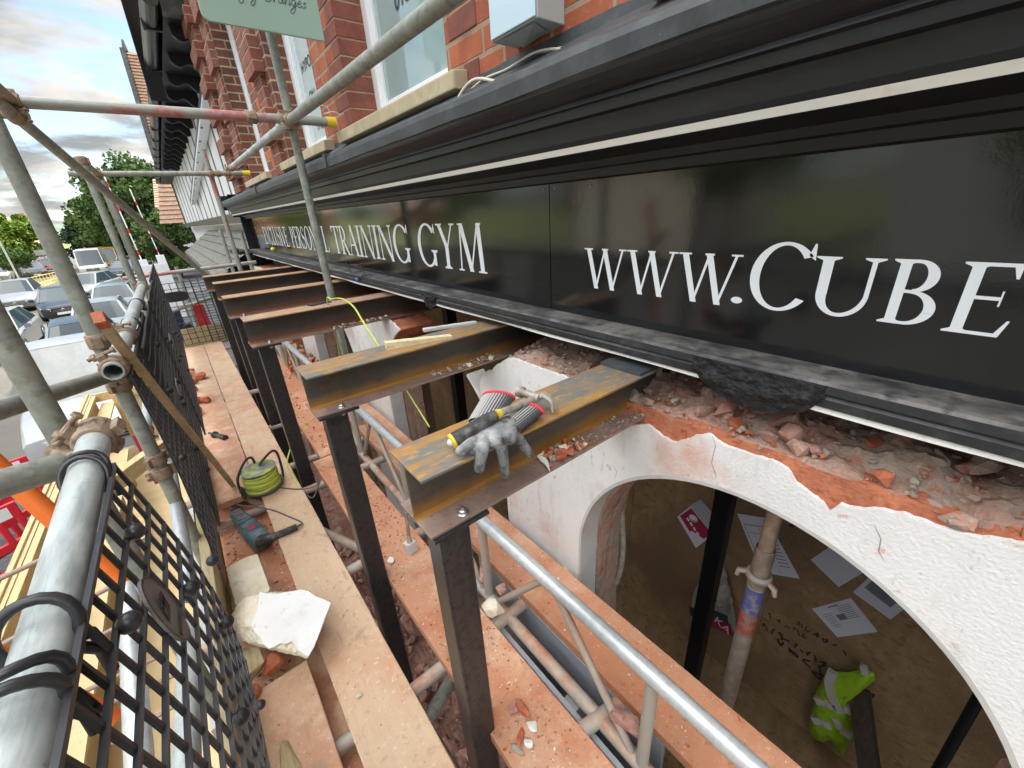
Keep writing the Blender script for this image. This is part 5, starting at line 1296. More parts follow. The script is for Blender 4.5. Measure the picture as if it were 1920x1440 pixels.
# ------------------------------------------------------------------ stones and bricks
def stone(m, p, s, r, k, flat=.7):
    rm = Matrix.Rotation(r.uniform(0, 6.3), 3, 'Z') @ Matrix.Rotation(r.uniform(-.5, .5), 3, 'X'); sx, sy = r.uniform(.7, 1.25), r.uniform(.6, 1.0); pts = []
    n = 14 if s > .012 else 9
    for i in range(n):
        v = Vector((r.gauss(0, 1), r.gauss(0, 1), r.gauss(0, 1))); v.normalize(); v *= r.uniform(.75, 1.0)
        v = Vector([max(-.72, min(.72, c)) for c in v]); pts.append(Vector(p) + rm @ Vector((v.x * s * sx, v.y * s * sy, v.z * s * flat)))
    m.hull(pts, k)
def lump(c, size, seed, n=26, jag=.18, flat=None, rot=None):
    r = random.Random(seed); c = Vector(c); pts = []
    rm = Matrix.Rotation(rot if rot is not None else r.uniform(0, 6), 3, 'Z') @ Matrix.Rotation(r.uniform(-.25, .25), 3, 'X') @ Matrix.Rotation(r.uniform(-.25, .25), 3, 'Y')
    sh = r.uniform(-.35, .35); tp = r.uniform(-.3, .3)
    for _ in range(n + 16):
        v = Vector((r.gauss(0, 1), r.gauss(0, 1), r.gauss(0, 1))); v.normalize(); k = (abs(v.x)**4 + abs(v.y)**4 + abs(v.z)**4) ** -.25; v *= k * r.uniform(.80, 1.0)
        v.x += sh * v.y; v.y *= 1 + tp * v.x
        pts.append(c + rm @ Vector([v[i] * size[i] / 2 for i in range(3)]))
    return pts
def lump_old(c, size, seed, n=26, jag=.18, flat=None, rot=None):
    """broken block: hull of points scattered near the faces of a box"""
    r = random.Random(seed); pts = []; c = Vector(c)
    rm = Matrix.Rotation(rot if rot is not None else r.uniform(0, 6), 3, 'Z') @ Matrix.Rotation(r.uniform(-.3, .3), 3, 'X')
    for _ in range(n):
        p = [r.uniform(-1, 1) for _ in range(3)]; ax = r.randrange(3); p[ax] = (1 if r.random() > .5 else -1) * r.uniform(1 - jag, 1)
        p = [max(-1, min(1, q * 1.25)) for q in p]
        pts.append(c + rm @ Vector([p[i] * size[i] / 2 for i in range(3)]))
    return pts
def brick_piece(c, size, seed, label, m='chip_red', name='brick_fragment', cat='brick piece', group=None, rot=None, n=20):
    o = MB().hull(lump(c, size, seed, n, .12, rot=rot)).build(name, M[m], bevel=.002); return tag(o, label, cat, group)
# the big block with a white painted face
st = thing('stone_block', 'big cream stone block with a jagged white painted face on the near walkway', 'stone', at(520, 1180, Z=BZ + .1))
wf = [(487,1110),(500,1114),(522,1114),(545,1110),(565,1106),(578,1109),(592,1119),(606,1124),(620,1131),(612,1152),(598,1190),(588,1215),(577,1233),(566,1224),(556,1219),(552,1208),(546,1203),(536,1209),(527,1206),(514,1214),(505,1217),(496,1210),(488,1195),(477,1185),(471,1172),(478,1155),(484,1135)]
def tilt(px, py, d=0):   # plane of the painted face, tipped a little towards the camera
    n = Vector((.10, -.30, 1)).normalized(); p0 = at(545, 1165, Z=BZ + .155); r_ = ray(px, py); t = (p0.dot(n)) / r_.dot(n); return r_ * t + n * d
top = [tilt(x, y, .003) for x, y in wf]
MB().prism(top, (0.001, .002, -.004)).build('painted_face', M['plaster'], st)
body_pts = [tilt(x, y, -.002) for x, y in ((487,1112),(570,1108),(618,1132),(577,1230),(505,1212),(472,1172))] + [at(415, 1178, Z=BZ + .115), at(418, 1195, Z=BZ + .07), at(455, 1120, Z=BZ + .12), at(545, 1228, Z=BZ + .06), at(577, 1236, Z=BZ + .09), at(600, 1190, Z=BZ + .05), at(470, 1205, Z=BZ + .04), at(480, 1110, Z=BZ + .05), at(560, 1120, Z=BZ + .03)]
sb = MB().hull(body_pts); ob = sb.build('rough_body', M['stone'], st, bevel=.004)
def roughen(o, lvl=4, size=.02, strength=.006):
    s = o.modifiers.new('sub', 'SUBSURF'); s.subdivision_type = 'SIMPLE'; s.levels = lvl; s.render_levels = lvl
    t = bpy.data.textures.new('rough', 'CLOUDS'); t.noise_scale = size; t.noise_depth = 4
    d = o.modifiers.new('disp', 'DISPLACE'); d.texture = t; d.strength = strength; d.mid_level = .6
roughen(ob, 5, .022, .016)
s2 = [at(x, y, Z=BZ + .09) for x, y in ((424,1064),(452,1048),(482,1037),(490,1070),(506,1102),(500,1116),(462,1140),(440,1132))]; s2b = [p + Vector((.004, .006, -.10)) for p in s2]
o = MB().hull(s2 + s2b).build('stone_block', M['stone'], bevel=.004); roughen(o, 4, .03, .007); tag(o, 'pale cream stone slab lying behind the big painted block', 'stone')
o = MB().hull([at(x, y, Z=BZ + z) for x, y, z in ((440,1215,.055),(485,1212,.055),(496,1240,.055),(460,1270,.055),(445,1255,.055),(440,1225,.0),(497,1248,.0),(466,1285,.0))]).build('timber_block', M['timber_old'], bevel=.002); tag(o, 'sawn timber block under the big painted stone', 'timber block')
o = MB().obox(at(432, 1120, Z=BZ - .03), (.05, .02, 0), (-.02, .05, 0), (0, 0, .025)).build('timber_block', M['timber_old'], bevel=.002); tag(o, 'timber offcut between toe board and pale stone slab', 'timber block')
brick_piece(at(515, 1235, Z=BZ + .02), (.09, .07, .05), 4, 'red brick lump under the near edge of the painted stone')
brick_piece(at(512, 1248, Z=BZ + .012), (.05, .025, .022), 9, 'white plaster crumb beside the red brick lump', 'chip_white', 'plaster_chip', 'chip')
brick_piece(at(476, 1298, Z=BZ + .012), (.045, .05, .03), 14, 'dark red brick bit against the toe board below the stone')
brick_piece(at(395, 940, Z=BZ - .04), (.085, .075, .07), 21, 'red brick lump at the toe board beside the chisel tip')
brick_piece(at(413, 1067, Z=BZ - .06), (.07, .045, .04), 25, 'red brick bit wedged between toe board and pale slab')
R = random.Random(3)
for i, (px, py, s, l) in enumerate(((356, 701, 1.0, 'farthest broken brick along the black mesh on the outer board'), (375, 706, 1.2, 'second broken brick from the far end, angled'), (360, 715, 1.1, 'broken brick tight to the mesh, third from the far end'), (357, 729, 1.1, 'broken brick in the middle of the row by the mesh'),
                    (366, 752, 1.0, 'dull red broken brick in the row by the mesh'), (385, 749, .9, 'pointed brick fragment lying nearest the board joint'), (368, 773, .95, 'nearest broken brick of the row by the mesh'), (358, 694, .7, 'small dark brick bit at the far end of the row'))):
    brick_piece(at(px, py, Z=BZ + .03), (.105 * s, .095 * s, .07 * s), 40 + i, l, 'chip_red' if i % 3 else 'chip_pink', group='broken bricks along the mesh', rot=R.uniform(-.5, .5))
brick_piece(at(924, 1140, Z=BZ + .045), (.075, .085, .07), 61, 'pale pinkish stone lump beside the nearest post on the lattice beam', 'stone', 'stone_lump', 'stone')
brick_piece(at(940, 1105, Z=BZ + .03), (.05, .05, .03), 63, 'small pinkish brick bit behind the pale stone lump', 'chip_pink')
brick_piece(at(906, 1075, Z=BZ + .02), (.03, .12, .04), 65, 'pink brick sliver between nearest post and lattice beam', 'chip_pink')
brick_piece(at(979, 1327, Z=BZ + .02), (.030, .075, .022), 67, 'bright orange brick chip on the red dusted board', 'chip_red', rot=.15)
brick_piece(at(998, 1362, Z=BZ + .01), (.035, .035, .012), 69, 'white plaster flake beside the orange chip', 'chip_white', 'plaster_chip', 'chip')
brick_piece(at(991, 1393, Z=BZ + .01), (.03, .028, .014), 70, 'white plaster chip below the flake on the red board', 'chip_white', 'plaster_chip', 'chip')
brick_piece(at(969, 1405, Z=BZ + .01), (.022, .045, .016), 71, 'long buff mortar chip left of the white chip', 'mortar', 'mortar_chip', 'chip', rot=.1)
brick_piece(at(976, 1382, Z=BZ + .01), (.05, .022, .012), 72, 'flat red chip between the orange and white chips', 'chip_red', rot=.5)
brick_piece(at(964, 1328, Z=BZ + .01), (.035, .045, .015), 73, 'dull pink chip left of the orange chip', 'chip_pink')
brick_piece(at(1183, 1358, Z=BZ + .03), (.055, .13, .05), 74, 'tall pink brick shard leaning on the lattice beam', 'chip_pink', rot=.3, n=14)
brick_piece(at(1212, 1378, Z=BZ + .0), (.03, .05, .03), 75, 'small pale shard beside the tall pink one', 'chip_pink')
brick_piece(at(733, 1050, Z=BZ + .012), (.035, .045, .012), 76, 'white plaster flake on the red board under the bolster', 'chip_white', 'plaster_chip', 'chip')
brick_piece(at(502, 1279, Z=BZ + .0), (.01, .01, .01), 77, 'tiny grey crumb on the near board', 'mortar', 'mortar_chip', 'chip')
brick_piece(at(673, 1305, Z=BZ + .006), (.012, .028, .010), 78, 'small pale mortar crumb in the middle of the near walkway board', 'stone', 'mortar_chip', 'chip')
o = MB(); a, b = at(530, 1392, Z=BZ + .012), at(545, 1450, Z=BZ + .012); o.hull([a + Vector((-.012, 0, -.01)), a + Vector((.014, 0, -.01)), a + Vector((0, .0, .012)), b + Vector((-.03, 0, -.01)), b + Vector((.03, 0, -.01)), b + Vector((0, 0, .014))]); o = o.build('timber_splinter', M['timber_old']); tag(o, 'split timber stake end at the bottom of the near board', 'splinter')
# scattered crumbs: uncountable
def crumbs(name, n, place, smin, smax, mats, label, cat, seed, flat=.6, pw=2.2):
    r = random.Random(seed); m = MB()
    for i in range(n):
        p = place(r)
        if p is None: continue
        s = smin + (smax - smin) * r.random() ** pw
        k = r.randrange(len(mats)); stone(m, Vector(p) + Vector((0, 0, s * .3)), s, r, k, flat)
    o = m.build(name, [M[x] for x in mats]); return tag(o, label, cat, kind='stuff')
def on_board(x0, x1, y0, y1, z, bias=1.0):
    def f(r): 
        y = y0 + (y1 - y0) * r.random() ** 1.3
        if mnoise.noise((y * 2.5, x0 * 4, 5)) + r.uniform(-.5, .5) < -.15 * bias: return None
        return (r.uniform(x0, x1), y, z + .001)
    return f
crumbs('brick_crumbs', 2600, on_board(.345, .56, -.1, 2.6, BZ), .0010, .009, ['chip_red', 'chip_pink', 'stone', 'mortar', 'brick_raw'], 'brick crumbs and dust scattered over the red board', 'crumbs', 1)
crumbs('brick_crumbs', 900, on_board(.74, .96, -.4, 3.4, BZ), .0012, .009, ['chip_red', 'chip_pink', 'stone', 'mortar'], 'brick crumbs scattered along the inner board by the wall', 'crumbs', 2)
crumbs('brick_crumbs', 260, on_board(-.22, .205, .2, 5.5, BZ, .5), .001, .005, ['chip_red', 'stone', 'mortar'], 'sparse crumbs on the walkway boards', 'crumbs', 3)
crumbs('brick_crumbs', 700, lambda r: (r.uniform(-.24, .0), 1.35 + 1.2 * r.random(), BZ - .104), .0012, .012, ['chip_red', 'mortar', 'stone', 'cable_grey'], 'grit and broken mortar on the lower board around the breaker', 'crumbs', 4)
crumbs('brick_crumbs', 420, on_board(.41, .63, 2.75, 6, BZ + .005), .002, .016, ['chip_red', 'chip_pink', 'brick_raw'], 'brick crumbs on the farther red board', 'crumbs', 5)
crumbs('brick_pile', 160, lambda r: (r.uniform(.66, .94), 3.6 + 2.2 * r.random(), BZ + .01 + .05 * r.random()), .01, .06, ['chip_red', 'chip_pink', 'brick_raw', 'mortar'], 'pile of broken brick on the inner board beyond the second pier', 'rubble', 6, .9, 1.4)
# rubble on the ground below the boards
m = MB(); n_ = 60; v = []
for i in range(n_ + 1):
    for j in range(n_ + 1):
        x = -.9 + 2.0 * i / n_; y = -1.0 + 8 * j / n_
        v.append((x, y, -2.72 + .13 * mnoise.fractal((x * 2.2, y * 1.6, 4), 1, 2, 4) - .5 * max(0, -(x + .4))))
m.add(v, [(i*(n_+1) + j, (i+1)*(n_+1) + j, (i+1)*(n_+1) + j + 1, i*(n_+1) + j + 1) for i in range(n_) for j in range(n_)])
rb_r = random.Random(12); kk = 0
def rz(x, y): return -2.72 + .13 * mnoise.fractal((x * 2.2, y * 1.6, 4), 1, 2, 4) - .5 * max(0, -(x + .4))
m.m = [0] * len(m.m)
for i in range(1500):
    x, y = rb_r.uniform(-.5, 1.0), rb_r.uniform(-.6, 6.5) if i % 3 == 0 else rb_r.uniform(-.2, 3.2)
    s = .014 + .055 * rb_r.random() ** 2; stone(m, (x, y, rz(x, y) + s * .2), s, rb_r, rb_r.choice([0, 0, 1, 1, 2]))
o = m.build('rubble_heap', [M['rubble'], M['chip_pink'], M['masonry']]); tag(o, 'heap of broken brick rubble below the scaffold boards', 'rubble', kind='stuff')
# rubble on the broken wall head and on beam flanges
def wallhead(r):
    y = r.uniform(-.9, .82); x = 1.012 + .42 * r.random()
    t = top_mas(y)
    return (x, y, (t if t else -.62) + (x - 1.01) * .22 + .012 * mnoise.noise((y * 14, x * 14, 1)))
m = MB(); ny_, nx_ = 170, 26; v = []
for j in range(ny_ + 1):
    y = -1.2 + 2.03 * j / ny_
    for i in range(nx_ + 1):
        x = 1.0135 + .45 * i / nx_; t = (top_mas(y) or -.62); base = t - .004 + (x - 1.01) * .20
        e = min(1, i / 4)
        if i == 0: v.append((1.0135, y, t - .03)); continue
        v.append((x, y, base + e * (.030 * mnoise.fractal((y * 7, x * 9, 3), 1, 2, 5) + .012 * mnoise.noise((y * 30, x * 30, 1)))))
m.add(v, [(j*(nx_+1) + i, j*(nx_+1) + i + 1, (j+1)*(nx_+1) + i + 1, (j+1)*(nx_+1) + i) for j in range(ny_) for i in range(nx_)])
wr = random.Random(44)
for i in range(1150):
    p = Vector(wallhead(wr)); big = wr.random() < .11
    s = (.022 + .036 * wr.random() ** 1.5) if big else (.003 + .012 * wr.random() ** 1.6)
    stone(m, p + Vector((0, 0, s * .3)), s, wr, wr.choice([0, 1, 1, 2, 2, 0, 3, 0]), .75)
o = m.build('wall_head_rubble', [M['masonry'], M['mortar'], M['chip_pink'], M['chip_red']]); tag(o, 'loose mortar and brick rubble on the broken wall head under the sign', 'rubble', kind='stuff')
m = MB(); nx_, ny_ = 20, 60; v = []
for j in range(ny_ + 1):
    y = .82 + .68 * j / ny_
    for i in range(nx_ + 1):
        x = 1.006 + .5 * i / nx_; t = interp(near_top, y) if y > .95 else -.648
        v.append((x, y, t - .006 + (x - 1.0) * .16 + min(1, i/3) * .03 * mnoise.fractal((y * 8, x * 8, 7), 1, 2, 4)))
m.add(v, [(j*(nx_+1) + i, j*(nx_+1) + i + 1, (j+1)*(nx_+1) + i + 1, (j+1)*(nx_+1) + i) for j in range(ny_) for i in range(nx_)])
for i in range(520):
    y = wr.uniform(.84, 1.45); x = 1.02 + .4 * wr.random(); p = Vector((x, y, (interp(near_top, y) if y > .95 else -.648) + (x - 1) * .16)); s = .002 + .014 * wr.random() ** 2
    stone(m, p + Vector((0, 0, s * .3)), s, wr, wr.choice([0, 1, 1, 2, 0]), .75)
o = m.build('wall_head_rubble', [M['masonry'], M['mortar'], M['chip_pink']]); tag(o, 'brown brick dust and crumbs on the pier head between the first two beams', 'rubble', kind='stuff')
zbf = ZT - BD + TF
crumbs('brick_crumbs', 480, lambda r: (lambda x: (x, .632 + r.uniform(.0, .066), zbf))(.55 + .75 * r.random() ** .6), .0010, .008, ['chip_pink', 'mortar', 'chip_red', 'stone'], 'red dust and grit on the lower flange of the nearest beam', 'crumbs', 21)
crumbs('brick_crumbs', 46, lambda r: (r.uniform(.60, .74), .632 + r.uniform(.005, .06), zbf + .006), .006, .022, ['chip_red', 'chip_red', 'stone', 'mortar'], 'little pile of red brick bits on the lower flange of the nearest beam', 'crumbs', 22, .8, 1)
crumbs('brick_crumbs', 70, lambda r: (.70 + .32 * r.random() ** .8, 1.405 + r.uniform(.005, .065), zbf + .004), .004, .017, ['mortar', 'stone', 'chip_pink', 'mortar'], 'mortar lumps along the lower flange of the second beam', 'crumbs', 23, .8, 1.3)
crumbs('brick_crumbs', 60, lambda r: (r.uniform(.65, 1.0), 2.575 + r.uniform(.005, .065), zbf + .004), .004, .016, ['mortar', 'stone', 'chip_pink'], 'mortar lumps along the lower flange of the third beam', 'crumbs', 24, .8, 1.3)
o = MB().prism([at(x, y, Z=zbf + .008) for x, y in ((1008, 857), (1020, 856), (1028, 868), (1032, 887), (1022, 872), (1014, 866))], (0, 0, .004)).build('plaster_chip', M['chip_white']); tag(o, 'white plaster sliver on the lower flange of the nearest beam', 'chip')

# ------------------------------------------------------------------ inside the arch
pr = thing('steel_prop', 'dusty adjustable steel prop with blue and red paint standing inside the near arch', 'prop', (1.27, .27, GZ))
px_, py_ = 1.27, at(1415, 1110, X=1.27).y
zc = at(1425, 1080, X=1.27).z
MB().tube([(px_, py_, zc), (px_, py_, -.46)], .0242, 16).build('inner_tube', M['prop'], pr)
th_ = [(.0245, 0)] 
prof = []
zz_ = 0
for k in range(26): prof += [(.0305, zz_), (.0275, zz_ + .0035)]; zz_ += .007
MB().lathe((px_, py_, zc - .05), prof, 20).build('threaded_collar', M['prop'], pr)
MB().lathe((px_, py_, zc - .012), [(.031, 0), (.040, .002), (.042, .018), (.040, .024), (.031, .026)], 20).build('collar_nut', M['tube_dust'], pr)
for s in (-1, 1): MB().tube([(px_ - .01, py_ + s * .036, zc), (px_ - .02, py_ + s * .058, zc - .004), (px_ - .02, py_ + s * .062, zc - .03)], [.010, .010, .007], 10).build('lug', M['tube_dust'], pr)
for nme, za_, zb_2, mt in (('blue_band', zc - .05, zc - .17, 'blue_paint'), ('red_band', zc - .17, zc - .29, 'red_paint'), ('outer_tube', zc - .29, GZ + .05, 'prop')):
    MB().tube([(px_, py_, za_), (px_, py_, zb_2)], .030, 18).build(nme, M[mt], pr)
MB().box((px_ - .07, py_ - .07, GZ + .05), (px_ + .07, py_ + .07, GZ + .056)).build('foot_plate', M['prop'], pr)
MB().box((px_ - .07, py_ - .07, -.46), (px_ + .07, py_ + .07, -.454)).build('head_plate', M['prop'], pr)
bp_ = at(1340, 1040, X=2.0)
o = MB().box((2.0 - .045, bp_.y - .045, GZ + .05), (2.045, bp_.y + .045, -.22)).build('steel_column', M['tar_black'], bevel=.004); tag(o, 'plain black steel column standing inside behind the near arch', 'column')
for k, (px, py, xx, l) in enumerate(((860, 740, 1.9, 'black steel column seen between the first and second beams'), (790, 740, 1.45, 'rough grey plastered column left of the black one'))):
    q = at(px, py, X=xx); w = .05 if k == 0 else .07
    o = MB().box((xx - w, q.y - w, GZ + .05), (xx + w, q.y + w, -.22)).build('column', M['tar_black'] if k == 0 else M['masonry'], bevel=.004); tag(o, l, 'column')
# papers pinned to the boards inside
def paper(quad, label, marks=(), name='notice_sheet', m='paper', x=OX - .006):
    pts = [at(*p, X=x) for p in quad]; o = thing(name, label, 'notice', sum(pts, Vector()) / 4, 'papers pinned on the boards inside the arch')
    MB().prism(pts, (.002, 0, 0)).build('sheet', M[m], o)
    a, b, c, d = pts
    def uvp(u, v, dx): return (a * (1-u) * (1-v) + b * u * (1-v) + c * u * v + d * (1-u) * v) + Vector((dx, 0, 0))
    mm = MB()
    for (u0, v0, u1, v1) in marks: mm.add([uvp(u0, v0, -.0015), uvp(u1, v0, -.0015), uvp(u1, v1, -.0015), uvp(u0, v1, -.0015)], [(0,1,2,3)])
    if marks: mm.build('print', M['paper_print'] if m == 'paper' else M['paper'], o)
    return o
Q = lambda *p: [(1260 + x/4.174, 920 + y/4.174) for x, y in p]
tl = [(.12 + 0, .2 + .07*k, .40 + .2*((k*7) % 3)/3, .225 + .07*k) for k in range(7)]
paper(Q((1095,925),(1400,840),(1610,1105),(1295,1148)), 'printed sheet lowest of the papers on the boards', [(.38,.06,.62,.10), (.40,.34,.60,.52)] + [(.55 + .0, .12 + .055*k, .88, .135 + .055*k) for k in range(8)] + [(.12, .25 + .06*k, .34, .265 + .06*k) for k in range(8)])
paper(Q((510,180),(740,215),(1000,690),(700,640)), 'tall drawing sheet behind the prop', [(.08,.16,.92,.175), (.08,.2,.10,.95), (.55,.2,.56,.95)] + [(.62, .22 + .06*k, .9, .235 + .06*k) for k in range(11)] + [(.15,.3,.5,.31), (.15,.6,.5,.61), (.3,.3,.31,.9)])
paper(Q((1085,540),(1250,430),(1500,640),(1305,755)), 'blank grey sheet beneath the white arch edge')
paper(Q((1415,795),(1560,660),(1850,900),(1710,1010)), 'sheet with a dark square picture at the arch edge', [(.45, .10, .95, .80)])
# red and white carton, bag, vest
cq = Q((40,205),(150,130),(325,345),(185,450)); pc = [at(*p, X=OX - .16) for p in cq]
ct = thing('carton', 'small white and crimson printed carton on the boards left of the black column', 'carton', sum(pc, Vector()) / 4)
MB().prism(pc, (.15, 0, 0)).build('box', M['paper'], ct, bevel=.003)
a, b, c, d = pc
def cu_(u, v): return (a * (1-u) * (1-v) + b * u * (1-v) + c * u * v + d * (1-u) * v) + Vector((-.002, 0, 0))
mm = MB(); mm.add([cu_(.18, .02), cu_(.98, .02), cu_(.98, .55), cu_(.18, .55)], [(0,1,2,3)]); mm.add([cu_(.30, .55), cu_(.98, .55), cu_(.98, .93), cu_(.55, .93)], [(0,1,2,3)]); mm.build('crimson_panel', M['crimson'], ct)
cc = cu_(.72, .30) + Vector((-.001, 0, 0)); MB().lathe(cc, [(.0, 0), (.035, 0), (.035, .001), (.0, .001)], 20, (1, 0, 0)).build('round_mark', M['paper'], ct)
mm = MB(); 
for k in range(4): mm.add([cu_(.42, .18 + .16*k) + Vector((-.001,0,0)), cu_(.52, .18 + .16*k) + Vector((-.001,0,0)), cu_(.52, .29 + .16*k) + Vector((-.001,0,0)), cu_(.42, .29 + .16*k) + Vector((-.001,0,0))], [(0,1,2,3)])
mm.build('white_print', M['paper'], ct)
bgp = [at(x, y, X=OX - .02) for x, y in ((1318,1070),(1360,1060),(1372,1105),(1384,1185),(1345,1178),(1302,1165),(1296,1125),(1306,1105))]
bag = thing('builders_sack', 'crumpled cream sack with black and red print hanging behind the black column', 'sack', sum(bgp, Vector()) / 8)
ctr = sum(bgp, Vector()) / 8
mb_ = MB(); mb_.hull([p + Vector((-.01, 0, 0)) for p in bgp] + [ctr + (p - ctr) * .6 + Vector((-.12, 0, 0)) for p in bgp]); ob = mb_.build('sack', M['bag'], bag); roughen(ob, 4, .09, .05)
for (x, y, w, h, mt) in ((1304, 1150, .05, .045, 'ink'), (1348, 1158, .07, .05, 'ink'), (1350, 1172, .09, .05, 'crimson')):
    p = at(x, y, X=OX - .165); MB().obox(p, (.002, 0, 0), (0, w, -w*.35), (0, w*.2, h)).build('print', M[mt], bag)
text_obj('KA', .10, at(1338, 1163, X=OX - .170), (0, -1, -.3), (0, -.2, 1), M['paper'], bag, extrude=.001)
# hi-vis vest hung on the boards
vest = thing('hi_vis_vest', 'lime hi-vis vest with silver bands hanging over a board inside the arch', 'vest', at(1565, 1330, X=OX - .05))
VZ = 3
vp = lambda x, y, dx=0: at(1280 + x / 3, 960 + y / 3, X=OX - .05 + dx)
outl = [(800,905),(850,895),(930,900),(990,890),(1030,880),(1075,900),(1085,940),(1060,955),(1000,955),(940,970),(945,1050),(950,1130),(950,1200),(965,1260),(930,1320),(905,1365),(870,1330),(835,1270),(790,1290),(740,1270),(712,1225),(725,1140),(745,1050),(755,1000),(790,950)]
cen = vp(860, 1100)
vb = MB(); n = len(outl); F_ = [vp(x, y) for x, y in outl]
ring1 = [p + Vector((-.012, 0, 0)) for p in F_]; ring2 = [cen + (p - cen) * .62 + Vector((-.032 - .008 * (i % 3), 0, 0)) for i, p in enumerate(F_)]; ring3 = [cen + (p - cen) * .25 + Vector((-.036 - .008 * (i % 2), 0, 0)) for i, p in enumerate(F_)]
vb.add(F_ + ring1 + ring2 + ring3 + [cen + Vector((-.04, 0, 0))], [(k*n + i, k*n + (i+1) % n, (k+1)*n + (i+1) % n, (k+1)*n + i) for k in range(3) for i in range(n)] + [(3*n + i, 3*n + (i+1) % n, 4*n) for i in range(n)], 0, True)
vb.build('fabric', M['hivis'], vest)
def band(pts, w):
    pts = [vp(x, y, -.052) for x, y in pts]; m = MB()
    for a, b in zip(pts, pts[1:]):
        d = (b - a).normalized(); s = Vector((0, -d.z, d.y)) * w; m.hull([a - s, a + s, b - s, b + s, a - s + Vector((.03,0,0)), a + s + Vector((.03,0,0)), b - s + Vector((.03,0,0)), b + s + Vector((.03,0,0))])
    m.build('reflective_band', M['reflect'], vest)
band([(840,905),(820,960),(830,1030),(870,1110),(890,1135)], .026); band([(745,1065),(800,1080),(860,1110)], .026); band([(905,1110),(945,1130)], .026)
band([(730,1175),(780,1185),(835,1215)], .026); band([(858,1165),(890,1230),(945,1275)], .024); band([(1000,890),(1040,905)], .03)
p = at(1610, 1290, X=OX - .02); q = at(1630, 1440, X=OX - .25)
o = MB().bar(p, q + (q - p) * .6, .11, .05, (1, 0, 0)).build('dark_plank', M['timber_dark'], bevel=.003); tag(o, 'dark brown plank standing under the hanging vest', 'plank')
p, q = at(1840, 1300, X=1.9), at(1760, 1440, X=1.9); o = MB().tube(ln(p, q, .6, .9), .018, 12).build('dark_streak', M['tar_black']); tag(o, 'dark sloping streak inside at the right of the arch', 'pipe')  # dark streak against the inner boards, built as a sloping round bar
p, q = at(1110, 1110, X=1.2), at(1165, 1060, X=1.2)
cable('grey_hose', [at(1140, 1150, X=1.24), at(1142, 1120, X=1.24), at(1160, 1080, X=1.25), at(1168, 1030, X=1.26), at(1166, 960, X=1.27), at(1162, 880, X=1.28)], .014, 'mortar', 'grey conduit curving down inside the left jamb of the near arch', 'conduit')

# ------------------------------------------------------------------ black and white timbered building beyond
TX, TY0, TY1 = 1.35, 8.2, 34.0
tud = thing('timbered_building', 'white building with black timbers, scalloped brackets and long black gutter beyond the brick shop', 'building', (TX, TY0, GZ))
EZ = 2.42
def zt_(y): return 0
MB().box((TX, TY0, .05), (9, TY1, EZ)).build('rendered_wall', M['render_white'], tud)
m = MB(); m.box((TX + .25, TY0 + .3, GZ), (9, TY1, .0)); m.build('ground_storey', M['render_white'], tud)
m = MB()
y = TY0 + .25; k = 0
while y < TY1:
    MB().box((TX - .004, y, .22), (TX + .02, y + .14 + .012 * (y - 8), EZ - .05)).build('timber_stud', M['tar_black'], tud); y += 1.05 + .07 * (y - 8); k += 1
MB().box((TX - .05, TY1 - .35, .05), (TX + .02, TY1 + .02, EZ)).build('corner_post', M['tar_black'], tud)
MB().box((TX - .006, TY0 + .02, .05), (TX + .02, TY0 + .16, EZ)).build('corner_post', M['tar_black'], tud)
MB().box((TX - .10, TY0, .02), (TX + .02, TY1, .21)).build('bressummer', M['gutter'], tud)
m = MB(); m.bar((TX - .10, 9.3, 1.95), (TX - .10, 20.5, .78), .06, .16, (1, 0, 0)); m.build('sloping_pipe_box', M['upvc'], tud)
m = MB(); m.bar((TX - .15, 9.2, 2.06), (TX - .15, 20.5, .88), .05, .05, (1, 0, 0)); m.build('sloping_pipe', M['gutter'], tud)
y = 9.9
while y < 20:
    t = (y - 9.3) / 11.2; z = 1.95 - 1.17 * t
    MB().box((TX - .17, y, z - .04), (TX - .13, y + .14, z + .04)).build('pipe_bracket', M['tar_black'], tud); y += .95
# scalloped brackets under the eaves
y = TY0 - .3; k = 0
while y < 24:
    pts = []
    X0, X1 = .86, TX
    pts = [(X1, y, EZ), (X0, y, EZ), (X0, y, EZ - .10)]
    for i in range(13):
        t = i / 12; x = X0 + (X1 - X0) * t; pts.append((x, y, EZ - .10 - .12 * t - .045 * sin(t * 3 * pi)))
    MB().prism(pts, (0, .09, 0)).build('eaves_bracket', M['tar_black'], tud); y += 1.15; k += 1
MB().box((.80, TY0 - .75, EZ), (TX + .3, TY1, EZ + .05)).build('soffit', M['tar_black'], tud)
g = []
for k in range(9): a = pi + pi * k / 8; g.append((.70 + .085 * cos(a), EZ + .10 + .085 * sin(a)))
g = [(.80, EZ + .0), (.80, EZ + .12)] + [(.79, EZ + .13)] + g[::-1] + [(.60, EZ + .12)]
m = profile(g, TY0 - .75, TY1, 1); m.v = m.v; m.build('gutter', M['gutter'], tud)
m = MB(); m.prism([(x, TY0 - .752, z) for x, z in [(.80, EZ + .14)] + g[3:]], (0, .01, 0)); m.box((.79, TY0 - .76, EZ - .02), (1.15, TY0 - .6, EZ + .20)); m.build('gutter_end', M['gutter'], tud)
y = TY0
while y < TY1: MB().box((.60, y, EZ + .0), (.80, y + .05, EZ + .14)).build('gutter_clip', M['tar_black'], tud); y += 1.9
